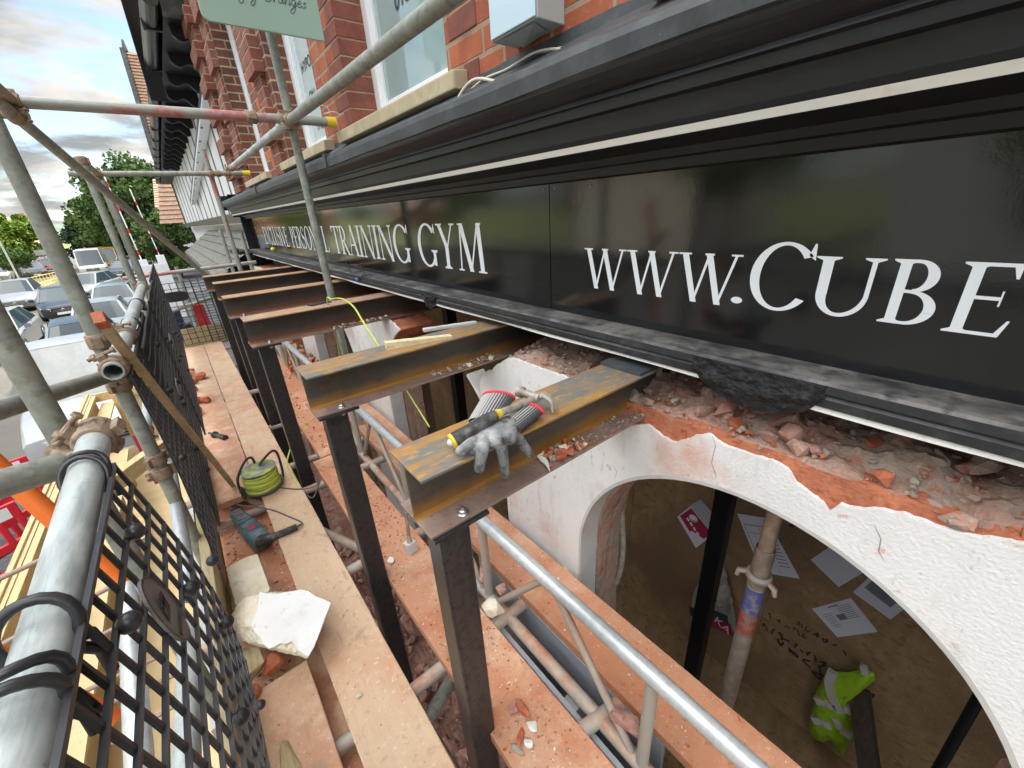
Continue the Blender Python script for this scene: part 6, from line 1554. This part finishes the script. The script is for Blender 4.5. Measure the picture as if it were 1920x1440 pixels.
def tiled(p00, p01, p10, p11, rows, name, m, parent, th=.03, cols=0):
    """sloping roof plane with real overlapping rows; p00-p01 eaves, p10-p11 ridge"""
    p00, p01, p10, p11 = map(Vector, (p00, p01, p10, p11)); nrm = (p01 - p00).cross(p10 - p00).normalized()
    if nrm.z < 0: nrm = -nrm
    b = MB()
    for r in range(rows):
        t0, t1 = r / rows, (r + 1.12) / rows
        a, c = p00 + (p10 - p00) * t0, p01 + (p11 - p01) * t0; d, e = p00 + (p10 - p00) * t1, p01 + (p11 - p01) * t1
        b.add([a + nrm * th, c + nrm * th, e, d, a, c], [(0,1,2,3), (4,5,1,0)])
    return b.build(name, m, parent)
M['clay_tile'] = mat('weathered_clay_tiles', (.40, .24, .17), .9, 0, [(9, (.50, .34, .25), .45, .62), (18, (.24, .15, .11), .52, .66), (3, (.42, .38, .30), .56, .7)], (30, .6, (1,1,1), .01))
tiled((.72, TY0 - .7, EZ + .16), (.72, TY1, EZ + .16), (4.2, TY0 - .7, EZ + 3.0), (4.2, TY1, EZ + 3.0), 26, 'roof', M['clay_tile'], tud)
tiled((9.5, TY0 - .7, EZ + .16), (9.5, TY1, EZ + .16), (4.2, TY0 - .7, EZ + 3.0), (4.2, TY1, EZ + 3.0), 8, 'roof', M['clay_tile'], tud)
# projecting gable over the eaves with black bargeboards
GXX = .66
ga, gb = at(238, -25, X=GXX), at(298, 186, X=GXX)
gm_ = gb - ga
apex = Vector((GXX, gb.y - 2.9, gb.z + 3.6)); 
MB().bar(Vector((GXX, gb.y, gb.z)), Vector((GXX, gb.y, gb.z)) + (ga - gb) * 1.7, .10, .24, (1, 0, 0)).build('bargeboard', M['tar_black'], tud)
# slated canopy roof low down and its white underside wall
cz = -.62
tiled((.50, TY0 + .15, cz - .22), (.50, 20, cz - .22), (TX + .05, TY0 + .15, .02 - .18), (TX + .05, 20, .02 - .18), 5, 'canopy_slates', M['slate'], tud, .03)
MB().box((.46, TY0 + .15, cz - .30), (.53, 20, cz - .20)).build('canopy_gutter', M['gutter'], tud)
MB().box((.60, TY0 + .2, cz - .33), (TX + .2, 20, cz - .27)).build('canopy_soffit', M['tar_black'], tud)
m = MB(); m.box((.95, TY0 + .35, GZ), (TX + .5, 20, cz - .34)); m.build('shopfront_wall', M['render_white'], tud)
for y in (9.2, 10.6, 12.4, 14.8, 17): MB().box((.92, y, GZ), (.95, y + .12, cz - .36)).build('timber_stud', M['tar_black'], tud)
# ragged end of the canopy against the shop building: burnt boards
m = MB()
for k in range(6): m.obox((.80 + .09 * k, 7.95 + .03 * (k % 2), -.38 - .03 * k), (.045, .02, .01), (0, .22, 0), (0, 0, .02))
m.build('canopy_end_board', M['soot'], tud)
for yy in (7.97,): MB().box((1.02, yy, -.62), (1.42, yy + .06, .2)).build('end_panel', M['soot'], tud)

# gabled tiled house farther along, seen between gutter and sky
fr_ = thing('tiled_house', 'red brown tiled gable end with dark edge and finial beyond the timbered building', 'house', (2, 40, GZ))
Yf = 40.0
pA1, pB1 = at(235, 96, Y=Yf), at(300, 112, Y=Yf); pC1 = at(300, 345, Y=Yf - 2); pC0 = at(287, 345, Y=Yf - 2)
pD = Vector((pA1.x + 7, Yf, pA1.z)); 
tiled(at(293, 300, Y=Yf - 1.2), at(293, 300, Y=Yf - 1.2) + Vector((8, 0, 0)), pA1, pA1 + Vector((8, 0, 0)), 34, 'roof', M['clay_tile'], fr_, .10)
tiled(at(300, 420, Y=Yf - 2.2) - Vector((0, 0, 0)), at(300, 420, Y=Yf - 2.2) + Vector((8, 0, 0)), at(293, 300, Y=Yf - 1.25), at(293, 300, Y=Yf - 1.25) + Vector((8, 0, 0)), 14, 'tile_hanging', M['clay_tile'], fr_, .10)
MB().bar(pA1 + Vector((-.1, -.1, .1)), at(292, 300, Y=Yf - 1.3), .25, .25).build('verge', M['gutter'], fr_)
MB().tube([pA1, at(229, 74, Y=Yf)], [.16, .05], 6).build('finial', M['gutter'], fr_)
MB().box((2.0, Yf - 1.0, GZ), (10, Yf + 8, 3.0)).build('wall', M['render_white'], fr_)
h2_ = thing('tiled_house', 'small white house with red tiled roof and white window behind the big tree', 'house', (1.5, 50, GZ))
MB().box((.4, 49, GZ), (9, 57, .9)).build('wall', M['render_white'], h2_)
tiled((.0, 48.6, .9), (9.4, 48.6, .9), (.8, 53, 4.2), (8.6, 53, 4.2), 16, 'roof', M['clay_tile'], h2_, .08); tiled((.0, 48.6, .9), (.0, 57.4, .9), (2.2, 52, 4.2), (2.2, 54, 4.2), 16, 'roof', M['clay_tile'], h2_, .08)
w_ = MB().box((.32, 50, -1.6), (.42, 52.2, .3)).build('window', M['upvc'], h2_); MB().box((.30, 50.15, -1.45), (.33, 52.05, .15)).build('pane', M['car_glass'], w_)

# ------------------------------------------------------------------ trees
M['bark'] = mat('tree_bark', (.12, .09, .065), .95, 0, [(12, (.07, .055, .04), .45, .65)], (20, .8, (1,1,.3), .03))
def leaf_mat(name, a, b, c):
    m = mat(name, a, .7, 0, [(.9, b, .42, .6), (3.5, c, .52, .68)], spec=.3); return m
M['leaf_dark'] = leaf_mat('dark_green_leaves', (.05, .095, .022), (.085, .145, .03), (.03, .06, .016))
M['leaf_bright'] = leaf_mat('bright_green_leaves', (.13, .21, .025), (.19, .27, .035), (.07, .13, .02))
M['leaf_blue'] = leaf_mat('blue_green_leaves', (.025, .055, .035), (.04, .075, .045), (.018, .04, .026))
def tree(label, base, h, rx, ry, zc0, leafm, seed, n=9000, leaf=.22, clumps=34, group='trees beyond the car park', kind='tree', lean=(0, 0)):
    r = random.Random(seed); o = thing(kind, label, 'tree', base, group); bx_, by_, bz_ = base
    cx, cy = bx_ + lean[0], by_ + lean[1]
    tr = MB(); tr.tube([(bx_, by_, bz_ - .3), (bx_ + .1, by_, bz_ + h * .25), (cx, cy, bz_ + h * .55), (cx + .2, cy, bz_ + h * .85)], [h * .028, h * .022, h * .014, h * .004], 8)
    cl_ = []
    for _ in range(clumps):
        while True:
            p = (r.uniform(-1, 1), r.uniform(-1, 1), r.uniform(-1, 1)); q = sum(v*v for v in p)
            if .15 < q < 1: break
        c = Vector((cx + p[0] * rx * .82, cy + p[1] * ry * .82, bz_ + zc0 + (h - zc0) * .5 + p[2] * (h - zc0) * .44)); cl_.append((c, r.uniform(.16, .34) * min(rx, ry, (h - zc0) * .5) * 1.15))
    for c, s in cl_[::2]: tr.tube([(cx, cy, bz_ + zc0 * .8 + (c.z - bz_ - zc0) * .35), (Vector((cx, cy, c.z)) + c) / 2 + Vector((0, 0, -.3)), c], [h * .008, h * .005, h * .002], 5)
    tr.build('trunk', M['bark'], o)
    import numpy as np
    rg = np.random.default_rng(seed); per = int(n * .8) // len(cl_); V = []
    for c, s in cl_:
        d = rg.normal(size=(per, 3)); d /= np.linalg.norm(d, axis=1)[:, None]; rad = s * rg.uniform(.25, 1.12, per) ** .6
        V.append(np.array(c)[None] + d * rad[:, None] * np.array([1.1, 1.1, .8]))
    C = np.concatenate(V); k = len(C); a = rg.normal(size=(k, 3)); a /= np.linalg.norm(a, axis=1)[:, None]; b = np.cross(a, rg.normal(size=(k, 3))); b /= np.linalg.norm(b, axis=1)[:, None]
    s = (leaf * rg.uniform(.5, 1.2, k))[:, None]; q = np.stack([C - a*s*.5, C + b*s*.35, C + a*s*.5, C - b*s*.35], 1) - np.array(base)
    me = bpy.data.meshes.new('crown'); me.from_pydata(q.reshape(-1, 3).tolist(), [], [(4*i, 4*i+1, 4*i+2, 4*i+3) for i in range(k)]); me.materials.append(M[leafm])
    c_ = bpy.data.objects.new('crown', me); col.objects.link(c_); c_.parent = o
    return o
def gpos(px, py): p = at(px, py, Z=GZ); return (p.x, p.y, GZ)
def tpos(px, Y): d = ray(px, 470); return (d[0] * Y / d[1], Y, GZ)
_b = at(246, 480, Y=64); _t = at(272, 278, Y=64); tree('big dark green tree rising beside the timbered building', (_b.x + .4, 64, GZ), _t.z - GZ + .3, 5.0, 4.5, 1.0, 'leaf_dark', 3, 26000, .42, 64, lean=(1.2, 0))
_b = at(205, 480, Y=70); _t = at(215, 355, Y=70); tree('second dark tree close behind the big one, lower on its left', (_b.x, 70, GZ), _t.z - GZ, 2.6, 3, 1.0, 'leaf_dark', 5, 14000, .42, 36)
_b = at(178, 475, Y=74); _t = at(180, 408, Y=74); tree('dark blue green conifer clump left of the big tree', (_b.x, 74, GZ), _t.z - GZ, 2.4, 3, .3, 'leaf_blue', 7, 12000, .36, 30)
tree('dark hedge tree in the gap between the booms and the timbered building', (.2, 44, GZ), 5.6, 2.2, 3, .4, 'leaf_dark', 71, 9000, .3, 26)
tree('low dark hedge right of the vans', (-3.2, 66, GZ), 4.0, 3.2, 2, .2, 'leaf_dark', 72, 7000, .3, 22)
_b = at(38, 500, Y=74); _t = at(45, 392, Y=74); tree('bright green sunlit tree at the left edge of the car park', (_b.x, 74, GZ), _t.z - GZ, 4.4, 4, 1.2, 'leaf_bright', 9, 20000, .42, 46)
tree('low bright tree beneath the left hand green tree', (-11.6, 60, GZ), 3.6, 1.9, 2, 1.0, 'leaf_dark', 10, 5000, .22, 18)
tree('yellow green round tree in the far distance', (-36, 150, GZ), 8, 3.2, 3, 1, 'leaf_bright', 12, 5000, .5, 16)
for i, (x, y, h, l) in enumerate(((-52, 150, 9, 'hazy green tree far behind the left hand tree'), (-25, 160, 8, 'hazy dark tree far behind the conifer clump'), (-75, 130, 12, 'far tree at the left edge of the distance'))): tree(l, (x, y, GZ), h, h * .5, 4, 1, 'leaf_dark', 20 + i, 4000, .6, 14)

# ------------------------------------------------------------------ far houses
M['brick_far'] = mat('far_red_brick', (.42, .17, .10), .9, 0, [(2, (.36, .14, .09), .45, .65)])
def house(label, x, y, w, d, h, rh, wall='brick_far', gable='x'):
    o = thing('distant_house', label, 'house', (x, y, GZ), 'houses beyond the car park')
    MB().box((x - w/2, y, GZ), (x + w/2, y + d, GZ + h)).build('wall', M[wall], o)
    z0, z1 = GZ + h, GZ + h + rh; m = MB()
    if gable == 'x': m.hull([(x - w/2 - .3, y - .3, z0), (x + w/2 + .3, y - .3, z0), (x - w/2 - .3, y + d + .3, z0), (x + w/2 + .3, y + d + .3, z0), (x - w/2 - .3, y + d/2, z1), (x + w/2 + .3, y + d/2, z1)])
    else: m.hull([(x - w/2 - .3, y - .3, z0), (x + w/2 + .3, y - .3, z0), (x - w/2 - .3, y + d + .3, z0), (x + w/2 + .3, y + d + .3, z0), (x, y - .3, z1), (x, y + d + .3, z1)])
    m.build('roof', M['clay_tile'], o)
    for i in range(max(2, int(w / 3))):
        for zz in ((1.0, 2.3), (3.6, 4.8)):
            if zz[1] > h: continue
            xx = x - w/2 + (i + .5) * w / max(2, int(w / 3)); q = MB().box((xx - .55, y - .06, GZ + zz[0]), (xx + .55, y - .01, GZ + zz[1])).build('window', M['upvc'], o); MB().box((xx - .45, y - .08, GZ + zz[0] + .1), (xx + .45, y - .061, GZ + zz[1] - .1)).build('pane', M['car_glass'], q)
    MB().box((x + w/4 - .4, y + d/2 - .4, z1 - .8), (x + w/4 + .4, y + d/2 + .4, z1 + .9)).build('chimney', M['brick_far'], o)
house('red brick terrace in the distance, right of the slanting upright', -27, 120, 16, 8, 5.2, 2.4)
house('small dark gabled lodge by the white railings', -16.5, 92, 4.4, 6, 2.4, 2.3, 'tar_black', 'y')
house('brown tiled house beyond the lodge', -24, 132, 10, 7, 4.6, 3)
house('red roofed house at the far left', -55, 110, 12, 8, 4.8, 2.6)
# buildings and trees across the street (they are what the glossy sign mirrors)
house('grey rendered house across the street, mirrored in the sign', -30, -4, 9, 9, 6.2, 3.2, 'box_grey', 'y')
house('cream house across the street beside the grey one', -30, 14, 12, 10, 6, 3.4, 'stone', 'y')
house('white rendered house across the street', -32, -24, 12, 14, 6.4, 3.2, 'render_white', 'y')
for i, (x, y, h) in enumerate(((-21, 10.5, 11), (-24, -8, 12), (-22, -1, 9), (-26, 26, 12), (-22, 38, 10), (-23, -16, 12))):
    tree(['street tree opposite the middle of the sign', 'street tree opposite, well to the right', 'lower street tree facing the near arch', 'street tree opposite the timbered building', 'street tree by the car park edge', 'farthest right street tree opposite'][i], (x, y, GZ), h, 3.6, 3.8, 2.4, 'leaf_dark' if i % 2 else 'leaf_bright', 40 + i, 5000, .5, 20, group='street trees opposite')

# ------------------------------------------------------------------ vehicles
def car(label, x, y, rz, colr, L=4.5, W=1.82, H=1.45, kind='saloon', cat='car', name='parked_car', seed=0, black_front=False, group='parked cars'):
    o = thing(name, label, cat, (x, y, GZ + .02), group); o.rotation_euler = (0, 0, rz)
    base = Vector((x, y, GZ + .02)); sv_w = WPOS[o.name]
    pm = paint('paint_' + str(seed), colr)
    def B(m, n, mt, par=o, **k):
        b = m.build(n, mt, None, **k); b.parent = par; WPOS[b.name] = Vector((0,0,0)); return b
    hw = W / 2; f = L / 2
    # stations along the length, front at -y: (y, z_low, z_belt, half width at sill, half width at belt)
    if kind == 'pickup':
        st_ = [(-f, .42, .70, .80, .78), (-f + .08, .28, .92, .92, .88), (-f + .55, .22, 1.08, .97, .95), (-f + .95, .22, 1.18, 1, .97), (-f + 1.4, .22, 1.22, 1, .98), (-f + 2.2, .22, 1.1, 1, .98), (-f + 2.25, .22, .9, 1, .98), (f, .35, .9, .97, .95)]
        gh = [(-f + .98, 1.14, .90), (-f + 1.55, H - .05, .84), (-f + 1.7, H, .85), (-f + 2.15, H, .86), (-f + 2.2, 1.1, .86)]
    elif kind == 'van':
        st_ = [(-f, .42, .70, .80, .78), (-f + .08, .28, .92, .92, .88), (-f + .55, .22, 1.08, .97, .95), (-f + .95, .22, 1.18, 1, .97), (-f + 1.4, .22, 1.25, 1, .98), (f - .05, .24, 1.25, 1, .98), (f, .35, 1.2, .97, .95)]
        gh = [(-f + .62, 1.07, .90), (-f + 1.45, H - .10, .84), (-f + 1.8, H, .85), (f - .1, H, .86), (f, H - .12, .86)]
    else:
        hb = H * .62
        st_ = [(-f, .38, .55, .72, .66), (-f + .06, .22, .66, .84, .78), (-f + .35, .18, .76, .95, .90), (-f + .9, .18, hb - .06, 1, .95), (-f + 1.35, .18, hb, 1, .96), (f - 1.0, .18, hb + .04, 1, .96), (f - .35, .2, hb + (.02 if kind == 'saloon' else .06), .97, .92), (f - .03, .3, hb - .06, .86, .82), (f, .42, hb - .16, .8, .76)]
        rear = f - (.95 if kind == 'saloon' else .25)
        gh = [(-f + 1.15, hb - .03, .88), (-f + 1.95, H - .04, .68), (-f + 2.3, H, .66), (rear - .75, H - .02, .66), (rear, hb + .02, .80)]
    v = []; n = 12
    for (yy, zl, zb, ws, wb) in st_:
        ws *= hw; wb *= hw; zm = zl + (zb - zl) * .55
        for sx in (1, -1):
            pts = [(ws * .86, zl), (ws * .97, zl + .06), (ws, zm), (ws * .99, zb - .06), (wb * .97, zb - .005), (wb * .55, zb + .03)]
            if sx == -1: pts = pts[::-1]
            v += [(sx * a, yy, b) for a, b in pts]
    m = MB(); k = 12
    m.add(v, [(j*k + i, j*k + (i+1) % k, (j+1)*k + (i+1) % k, (j+1)*k + i) for j in range(len(st_) - 1) for i in range(k)] + [tuple(range(k))[::-1], tuple(range((len(st_)-1)*k, len(st_)*k))], 0, True)
    bd = B(m, 'body', pm)
    es = bd.modifiers.new('edge', 'EDGE_SPLIT'); es.split_angle = radians(38)
    # greenhouse: glass with painted roof and pillars
    gv = []; kk = 8
    bz0 = st_[3][2] if kind not in ('van', 'pickup') else 1.0
    for (yy, z, w) in gh:
        w *= hw; gv.append((yy, z, w))
    m = MB(); v = []
    for (yy, z, w) in gv: v += [(w, yy, z), (w * .6, yy, z + .025), (-w * .6, yy, z + .025), (-w, yy, z)]
    lowb = []
    for (yy, z, w) in gv: 
        lowb += [(hw * .95, yy, min(z - .01, bz0)), (-hw * .95, yy, min(z - .01, bz0))]
    ng = len(gv); f_ = [(j*4 + i, j*4 + i + 1, (j+1)*4 + i + 1, (j+1)*4 + i) for j in range(ng - 1) for i in range(3)]
    o4 = len(v); v += lowb
    for j in range(ng - 1):
        f_.append((j*4, (j+1)*4, o4 + (j+1)*2, o4 + j*2)); f_.append((j*4 + 3, o4 + j*2 + 1, o4 + (j+1)*2 + 1, (j+1)*4 + 3))
    m.add(v, f_); B(m, 'window_glass', M['car_glass'])
    m = MB(); r0 = 1 if kind != 'van' else 1; r1 = ng - 2
    v = [];
    for (yy, z, w) in gv[r0:r1 + 1]: v += [(w * 1.01, yy, z + .004), (w * .6, yy, z + .034), (-w * .6, yy, z + .034), (-w * 1.01, yy, z + .004)]
    m.add(v, [(j*4 + i, j*4 + i + 1, (j+1)*4 + i + 1, (j+1)*4 + i) for j in range(r1 - r0) for i in range(3)], 0, True)
    for s in (1, -1):
        for (a, b) in ((0, 1), (ng - 2, ng - 1)):
            m.bar((s * gv[a][2] * 1.0, gv[a][0], gv[a][1] + .01), (s * gv[b][2] * 1.0, gv[b][0], gv[b][1] + .01), .07, .03, (0, 0, 1))
        if kind == 'van': m.add([(s * gv[2][2] * 1.012, gv[2][0] + .6, H), (s * gv[3][2] * 1.012, gv[3][0], H), (s * hw * .985, gv[3][0], 1.2), (s * hw * .985, gv[2][0] + .6, 1.2)], [(0,1,2,3)])
        else: m.bar((s * (gv[2][2] + .01), (gv[2][0] + gv[3][0]) / 2, H - .02), (s * hw * .955, (gv[2][0] + gv[3][0]) / 2 + .05, bz0), .08, .03, (0, 1, 0))
    B(m, 'roof', pm)
    zf = .56 if kind not in ('van', 'pickup') else .80
    for s in (1, -1):
        m = MB(); m.hull([(s * hw * .82, -f + .10, zf + .10), (s * hw * .45, -f - .005, zf + .06), (s * hw * .48, -f - .005, zf - .06), (s * hw * .86, -f + .12, zf - .02), (s * hw * .80, -f + .22, zf + .12), (s * hw * .9, -f + .3, zf + .12)]); B(m, 'headlight', M['lamp_glass'])
        m = MB(); m.hull([(s * (hw + .02), -f + 1.42, .98 * bz0 + .06), (s * (hw + .20), -f + 1.45, bz0 + .06), (s * (hw + .20), -f + 1.45, bz0 + .19), (s * (hw + .04), -f + 1.42, bz0 + .18), (s * (hw + .12), -f + 1.56, bz0 + .12)]); B(m, 'mirror', pm)
        for yy in (-f + .85, f - .85):
            w = MB().lathe((s * (hw - .22), yy, .31), [(.0, 0), (.31, 0), (.325, .03), (.325, .19), (.31, .22), (.22, .225), (0, .225)], 20, (s, 0, 0)); t_ = B(w, 'wheel', M['tyre']); r_ = MB()
            r_.lathe((s * (hw + .002), yy, .31), [(.0, 0), (.20, 0), (.20, .008), (0, .008)], 16, (s, 0, 0)); B(r_, 'rim', M['chrome'], t_)
    m = MB(); m.box((-hw * .46, -f - .03, zf - .13), (hw * .46, -f + .05, zf + .05)); gr = B(m, 'grille', M['tar_black'])
    m = MB()
    for q_ in range(3): m.box((-hw * .44, -f - .036, zf - .10 + .05 * q_), (hw * .44, -f - .03, zf - .085 + .05 * q_))
    m.lathe((0, -f - .03, zf - .04), [(.05, 0), (.065, -.004), (.065, -.012), (.05, -.012)], 14, (0, 1, 0)); B(m, 'grille_bar', M['chrome'], gr)
    m = MB(); m.box((-.26, -f - .02, .30), (.26, -f + .02, .41)); B(m, 'number_plate', M['plate'])
    m = MB(); m.box((-hw * .75, -f + .03, .20), (hw * .75, -f + .16, .29)); B(m, 'bumper_intake', M['tar_black'])
    return o
ca = [('silver grey estate parked at the left edge beside the dark saloon', 32, 588, (.30, .31, .33), 'suv', 1.6, .05, 0), ('dark blue grey saloon with chrome grille, nose towards the scaffold', 117, 602, (.03, .045, .06), 'saloon', 1.42, .10, 0),
      ('silver hatchback partly behind the slanting upright', 174, 565, (.34, .35, .36), 'hatch', 1.5, -.35, 0)]
def put(label, px, py, c, kind, H, rz, **k):
    q = at(px, py, Z=GZ); L = k.pop('L', 4.5); return car(label, q.x, q.y + L/2, rz, c, kind=kind, H=H, L=L, seed=abs(hash(label)) % 9999 if 0 else sum(map(ord, label)), **k)
for l, px, py, c, kd, H, rz_, _ in ca: put(l, px, py, c, kd, H, rz_)
put('pale blue car nose-on behind the far handrail, upper of the two', 226, 603, (.32, .42, .48), 'hatch', 1.45, 0)
put('pale blue car directly in front of the upper one by the handrail', 203, 657, (.42, .50, .54), 'hatch', 1.45, .02)
put('dark teal car nearest the hoarding, mostly hidden by the uprights', 168, 722, (.07, .14, .18), 'hatch', 1.45, .1)
put('silver car at the left edge behind the thick upright', -22, 690, (.35, .36, .37), 'hatch', 1.45, .0)
q = at(55, 835, Z=-3.0)
van = car('white van parked close below the scaffold, headlight in view', q.x + .82, 9.0 + 2.5, .0, (.62, .66, .70), L=5.0, W=1.95, H=2.1, kind='pickup', cat='van', name='parked_van', seed=901, group='vans')
wg = [c for c in kids(van) if c.name.startswith('window_glass')][0]; wg.data = wg.data.copy(); wg.data.materials.clear(); wg.data.materials.append(mat('grey_windscreen', (.26, .28, .28), .25, 0, [(4, (.34, .36, .36), .45, .7)], coat=.3))  # windscreen glass in mid grey with slightly paler blotches
MB_ = MB(); MB_.bar((-.7, -2.5 + .93, 1.16), (.2, -2.5 + 1.0, 1.22), .02, .02); MB_.bar((.0, -2.5 + .93, 1.16), (.75, -2.5 + 1.0, 1.20), .02, .02); w_ = MB_.build('wiper', M['tar_black']); w_.parent = van
put('white panel van in the middle of the car park', 178, 522, (.62, .62, .60), 'van', 2.5, .05, L=5.6, W=2.0, cat='van', name='parked_van', group='vans')
put('yellow van parked beside the white panel van', 209, 512, (.72, .42, .02), 'van', 2.4, .0, L=5.6, W=1.95, cat='van', name='parked_van', group='vans')
R = random.Random(5)
far = [(6, 528, (.55, .56, .58)), (20, 522, (.30, .42, .48)), (35, 515, (.10, .12, .14)), (67, 520, (.11, .10, .10)), (98, 512, (.45, .05, .06)), (30, 492, (.12, .14, .2)), (4, 497, (.5, .5, .5)), (245, 508, (.5, .52, .54)), (262, 500, (.05, .06, .08)), (255, 490, (.4, .42, .45)), (275, 492, (.35, .05, .05)), (242, 518, (.08, .09, .12)), (22, 505, (.3, .3, .32)), (90, 505, (.5, .5, .5)), (118, 500, (.2, .22, .25))]
fl = ['white car at the far left of the back row', 'light blue car second from left in the back row', 'black car beside the light blue one', 'dark brown estate by the orange railing', 'red car beyond the dark estate', 'dark car far back beneath the bright tree', 'grey car far back at the left edge', 'silver car behind the second upright', 'black car behind the red and white boom', 'pale car farther back by the booms', 'small red car by the booms', 'dark car below the silver one by the booms', 'mid grey car in the second back row', 'pale grey car half hidden by the signposts', 'slate grey car left of the white panel van']
for (px, py, c), l in zip(far, fl):
    q = at(px, py, Z=GZ); car(l, q.x, min(q.y, 95) if 0 else q.y, R.uniform(-.3, .3), c, kind='hatch', seed=sum(map(ord, l)))
# ------------------------------------------------------------------ street furniture
def boom(px, py, top, label, seed):
    q = at(px, py, Z=GZ); Y = 30 + seed * 3; b_ = at(px, py, Y=Y); t_ = at(*top, Y=Y); b_.z = max(b_.z, GZ)
    o = thing('barrier_boom', label, 'barrier', b_, 'raised car park barriers'); n = 9; d = t_ - b_
    MB().bar(b_, t_, .05, .13, (0, 1, 0)).build('arm', M['upvc'], o)
    m = MB()
    for k in range(n):
        if k % 2: m.bar(b_ + d * (k / n), b_ + d * ((k + .5) / n), .056, .136, (0, 1, 0))
    m.build('red_band', M['red_plastic'], o); MB().box((b_.x - .2, Y - .2, GZ), (b_.x + .2, Y + .2, b_.z + .3 if b_.z + .3 > GZ + .9 else GZ + 1)).build('barrier_box', M['upvc'], o)
boom(270, 498, (184, 306), 'left raised red and white barrier boom', 0)
boom(303, 488, (243, 354), 'right raised barrier boom, mostly white', 1)
q = at(85, 650, Z=GZ)
rl = thing('railing', 'orange metal railing at the edge of the car park', 'railing', at(80, 540, Z=GZ))
a, b = at(52, 548, Z=GZ), at(118, 530, Z=GZ); L_ = (b - a)
for z in (.45, .95): MB().bar(a + Vector((0,0,z)), b + Vector((0,0,z)), .05, .05).build('rail', M['timber'], rl)
for k in range(12): MB().bar(a + L_ * k / 11, a + L_ * k / 11 + Vector((0, 0, 1.0)), .05, .05, (0, 1, 0)).build('post', M['timber'], rl)
fn = thing('white_railing', 'white railings in front of the dark lodge', 'railing', (-14, 84, GZ))
for k in range(16): MB().bar((-18 + k * .6, 84, GZ), (-18 + k * .6, 84, GZ + 1.2), .08, .08, (0, 1, 0)).build('post', M['upvc'], fn)
MB().bar((-18, 84, GZ + 1.1), (-9, 84, GZ + 1.1), .06, .06).build('rail', M['upvc'], fn)
def post_sign(px, py, top, label, w=1.2, h=.6, m='box_grey'):
    q = at(px, py, Z=GZ); t = at(*top, Y=q.y); o = thing('sign_post', label, 'sign', q, 'signs on posts'); MB().tube([q, Vector((q.x, q.y, t.z))], .06, 8).build('post', M['galv'], o)
    MB().box((q.x - w/2, q.y - .12, t.z - h), (q.x + w/2, q.y - .07, t.z)).build('board', M[m], o)
post_sign(97, 510, (78, 468), 'grey sign board on a post by the low tree'); post_sign(285, 492, (280, 458), 'pale sign board between the two booms', 2.2, .9)
post_sign(45, 540, (5, 440), 'thin pole at the left of the car park', .1, .1)
lp = thing('lamp_post', 'tall thin lamp post above the far left tree', 'lamp post', tpos(20, 85)); 
t_ = at(17, 385, Y=85); MB().tube([tpos(20, 85), (tpos(20, 85)[0], 85, t_.z)], .09, 8).build('column', M['galv'], lp); MB().box((tpos(20, 85)[0] - 1, 84.9, t_.z - .1), (tpos(20, 85)[0] + .1, 85.1, t_.z + .05)).build('lamp_head', M['galv'], lp)
# bushes / hedge by the barriers and white panel wall of low fence
o = MB().box((-1.2, 24, GZ), (-.2, 24.1, -1.4)); o = o.build('picket_fence', M['render_white']); tag(o, 'cream fence panel beyond the walkway end', 'fence')
# red and white traffic barriers
def tb_barrier(px, py, rz, label, s=1.0, lift=0):
    p = at(px, py, Z=-3.78); o = thing('traffic_barrier', label, 'barrier', (p.x, p.y, -3.78), 'red plastic traffic barriers'); m = MB()
    def B(m, n, mt, **k): b = m.build(n, mt, None, **k); b.parent = o; return b
    m = MB(); m.box((-.5, -.02, .15), (.5, .02, .25)); m.box((-.5, -.022, .45), (.5, .022, .55)); m.box((-.5, -.025, .8), (.5, .025, 1.0))
    for x in (-.5, -.24, .02, .28, .44): m.box((x, -.024, .16), (x + .06, .024, .98))
    B(m, 'frame', M['red_plastic'], bevel=.012)
    for x in (-.36, .36): m = MB(); m.box((x - .05, -.25, 0), (x + .05, .25, .05)); m.box((x - .04, -.04, .04), (x + .04, .04, .2)); B(m, 'foot', M['tyre'], bevel=.01)
    m = MB(); m.box((-.42, -.028, .83), (.42, .028, .97)); B(m, 'white_band', M['upvc']); m = MB(); m.box((-.02, -.03, .6), (.05, .03, .74)); B(m, 'yellow_tag', M['yellow'])
    o.rotation_euler = (0, 0, rz); return o
tb_barrier(0, 1120, .5, 'nearest red traffic barrier at the left edge below the orange tube')
tb_barrier(52, 1040, .75, 'second red traffic barrier just beyond the nearest one')
tb_barrier(22, 1000, .3, 'third red traffic barrier behind the rusty tube end')
o = MB().hull([at(60, 940, Z=-3.7), at(75, 935, Z=-3.7), at(40, 915, Z=-3.7), at(60, 945, Z=-3.77), at(75, 938, Z=-3.77), at(42, 918, Z=-3.77)]).build('timber_offcut', M['timber_pale']); tag(o, 'pale offcut lying on the road by the van', 'timber')
# things hung at the far end of the walkway
def hang(quad, Y, label, m, name, cat, th=.05):
    pts = [at(*p, Y=Y) for p in quad]; b = MB(); n = len(pts)
    b.prism(pts, (0, th, 0)); o = b.build(name, M[m], bevel=.006); return tag(o, label, cat)
hang(((360, 573), (380, 570), (393, 600), (399, 612), (376, 618), (370, 600)), 7.05, 'bright red cloth hung on the rail beyond the end guard', 'red_cloth', 'hanging_cloth', 'cloth')
hang(((322, 580), (333, 577), (343, 600), (348, 622), (335, 626), (328, 605)), 7.1, 'navy cloth hung beside the red one', 'navy', 'hanging_cloth', 'cloth', .08)
hang(((342, 612), (355, 606), (365, 615), (370, 634), (352, 636)), 7.05, 'black bag below the navy cloth', 'plastic_black', 'bag', 'bag', .15)
o = MB().tube([at(285, 580, Y=7.2), at(310, 572, Y=7.2)], .06, 14).build('white_roll', M['upvc']); tag(o, 'white roll lying behind the end guard', 'roll')
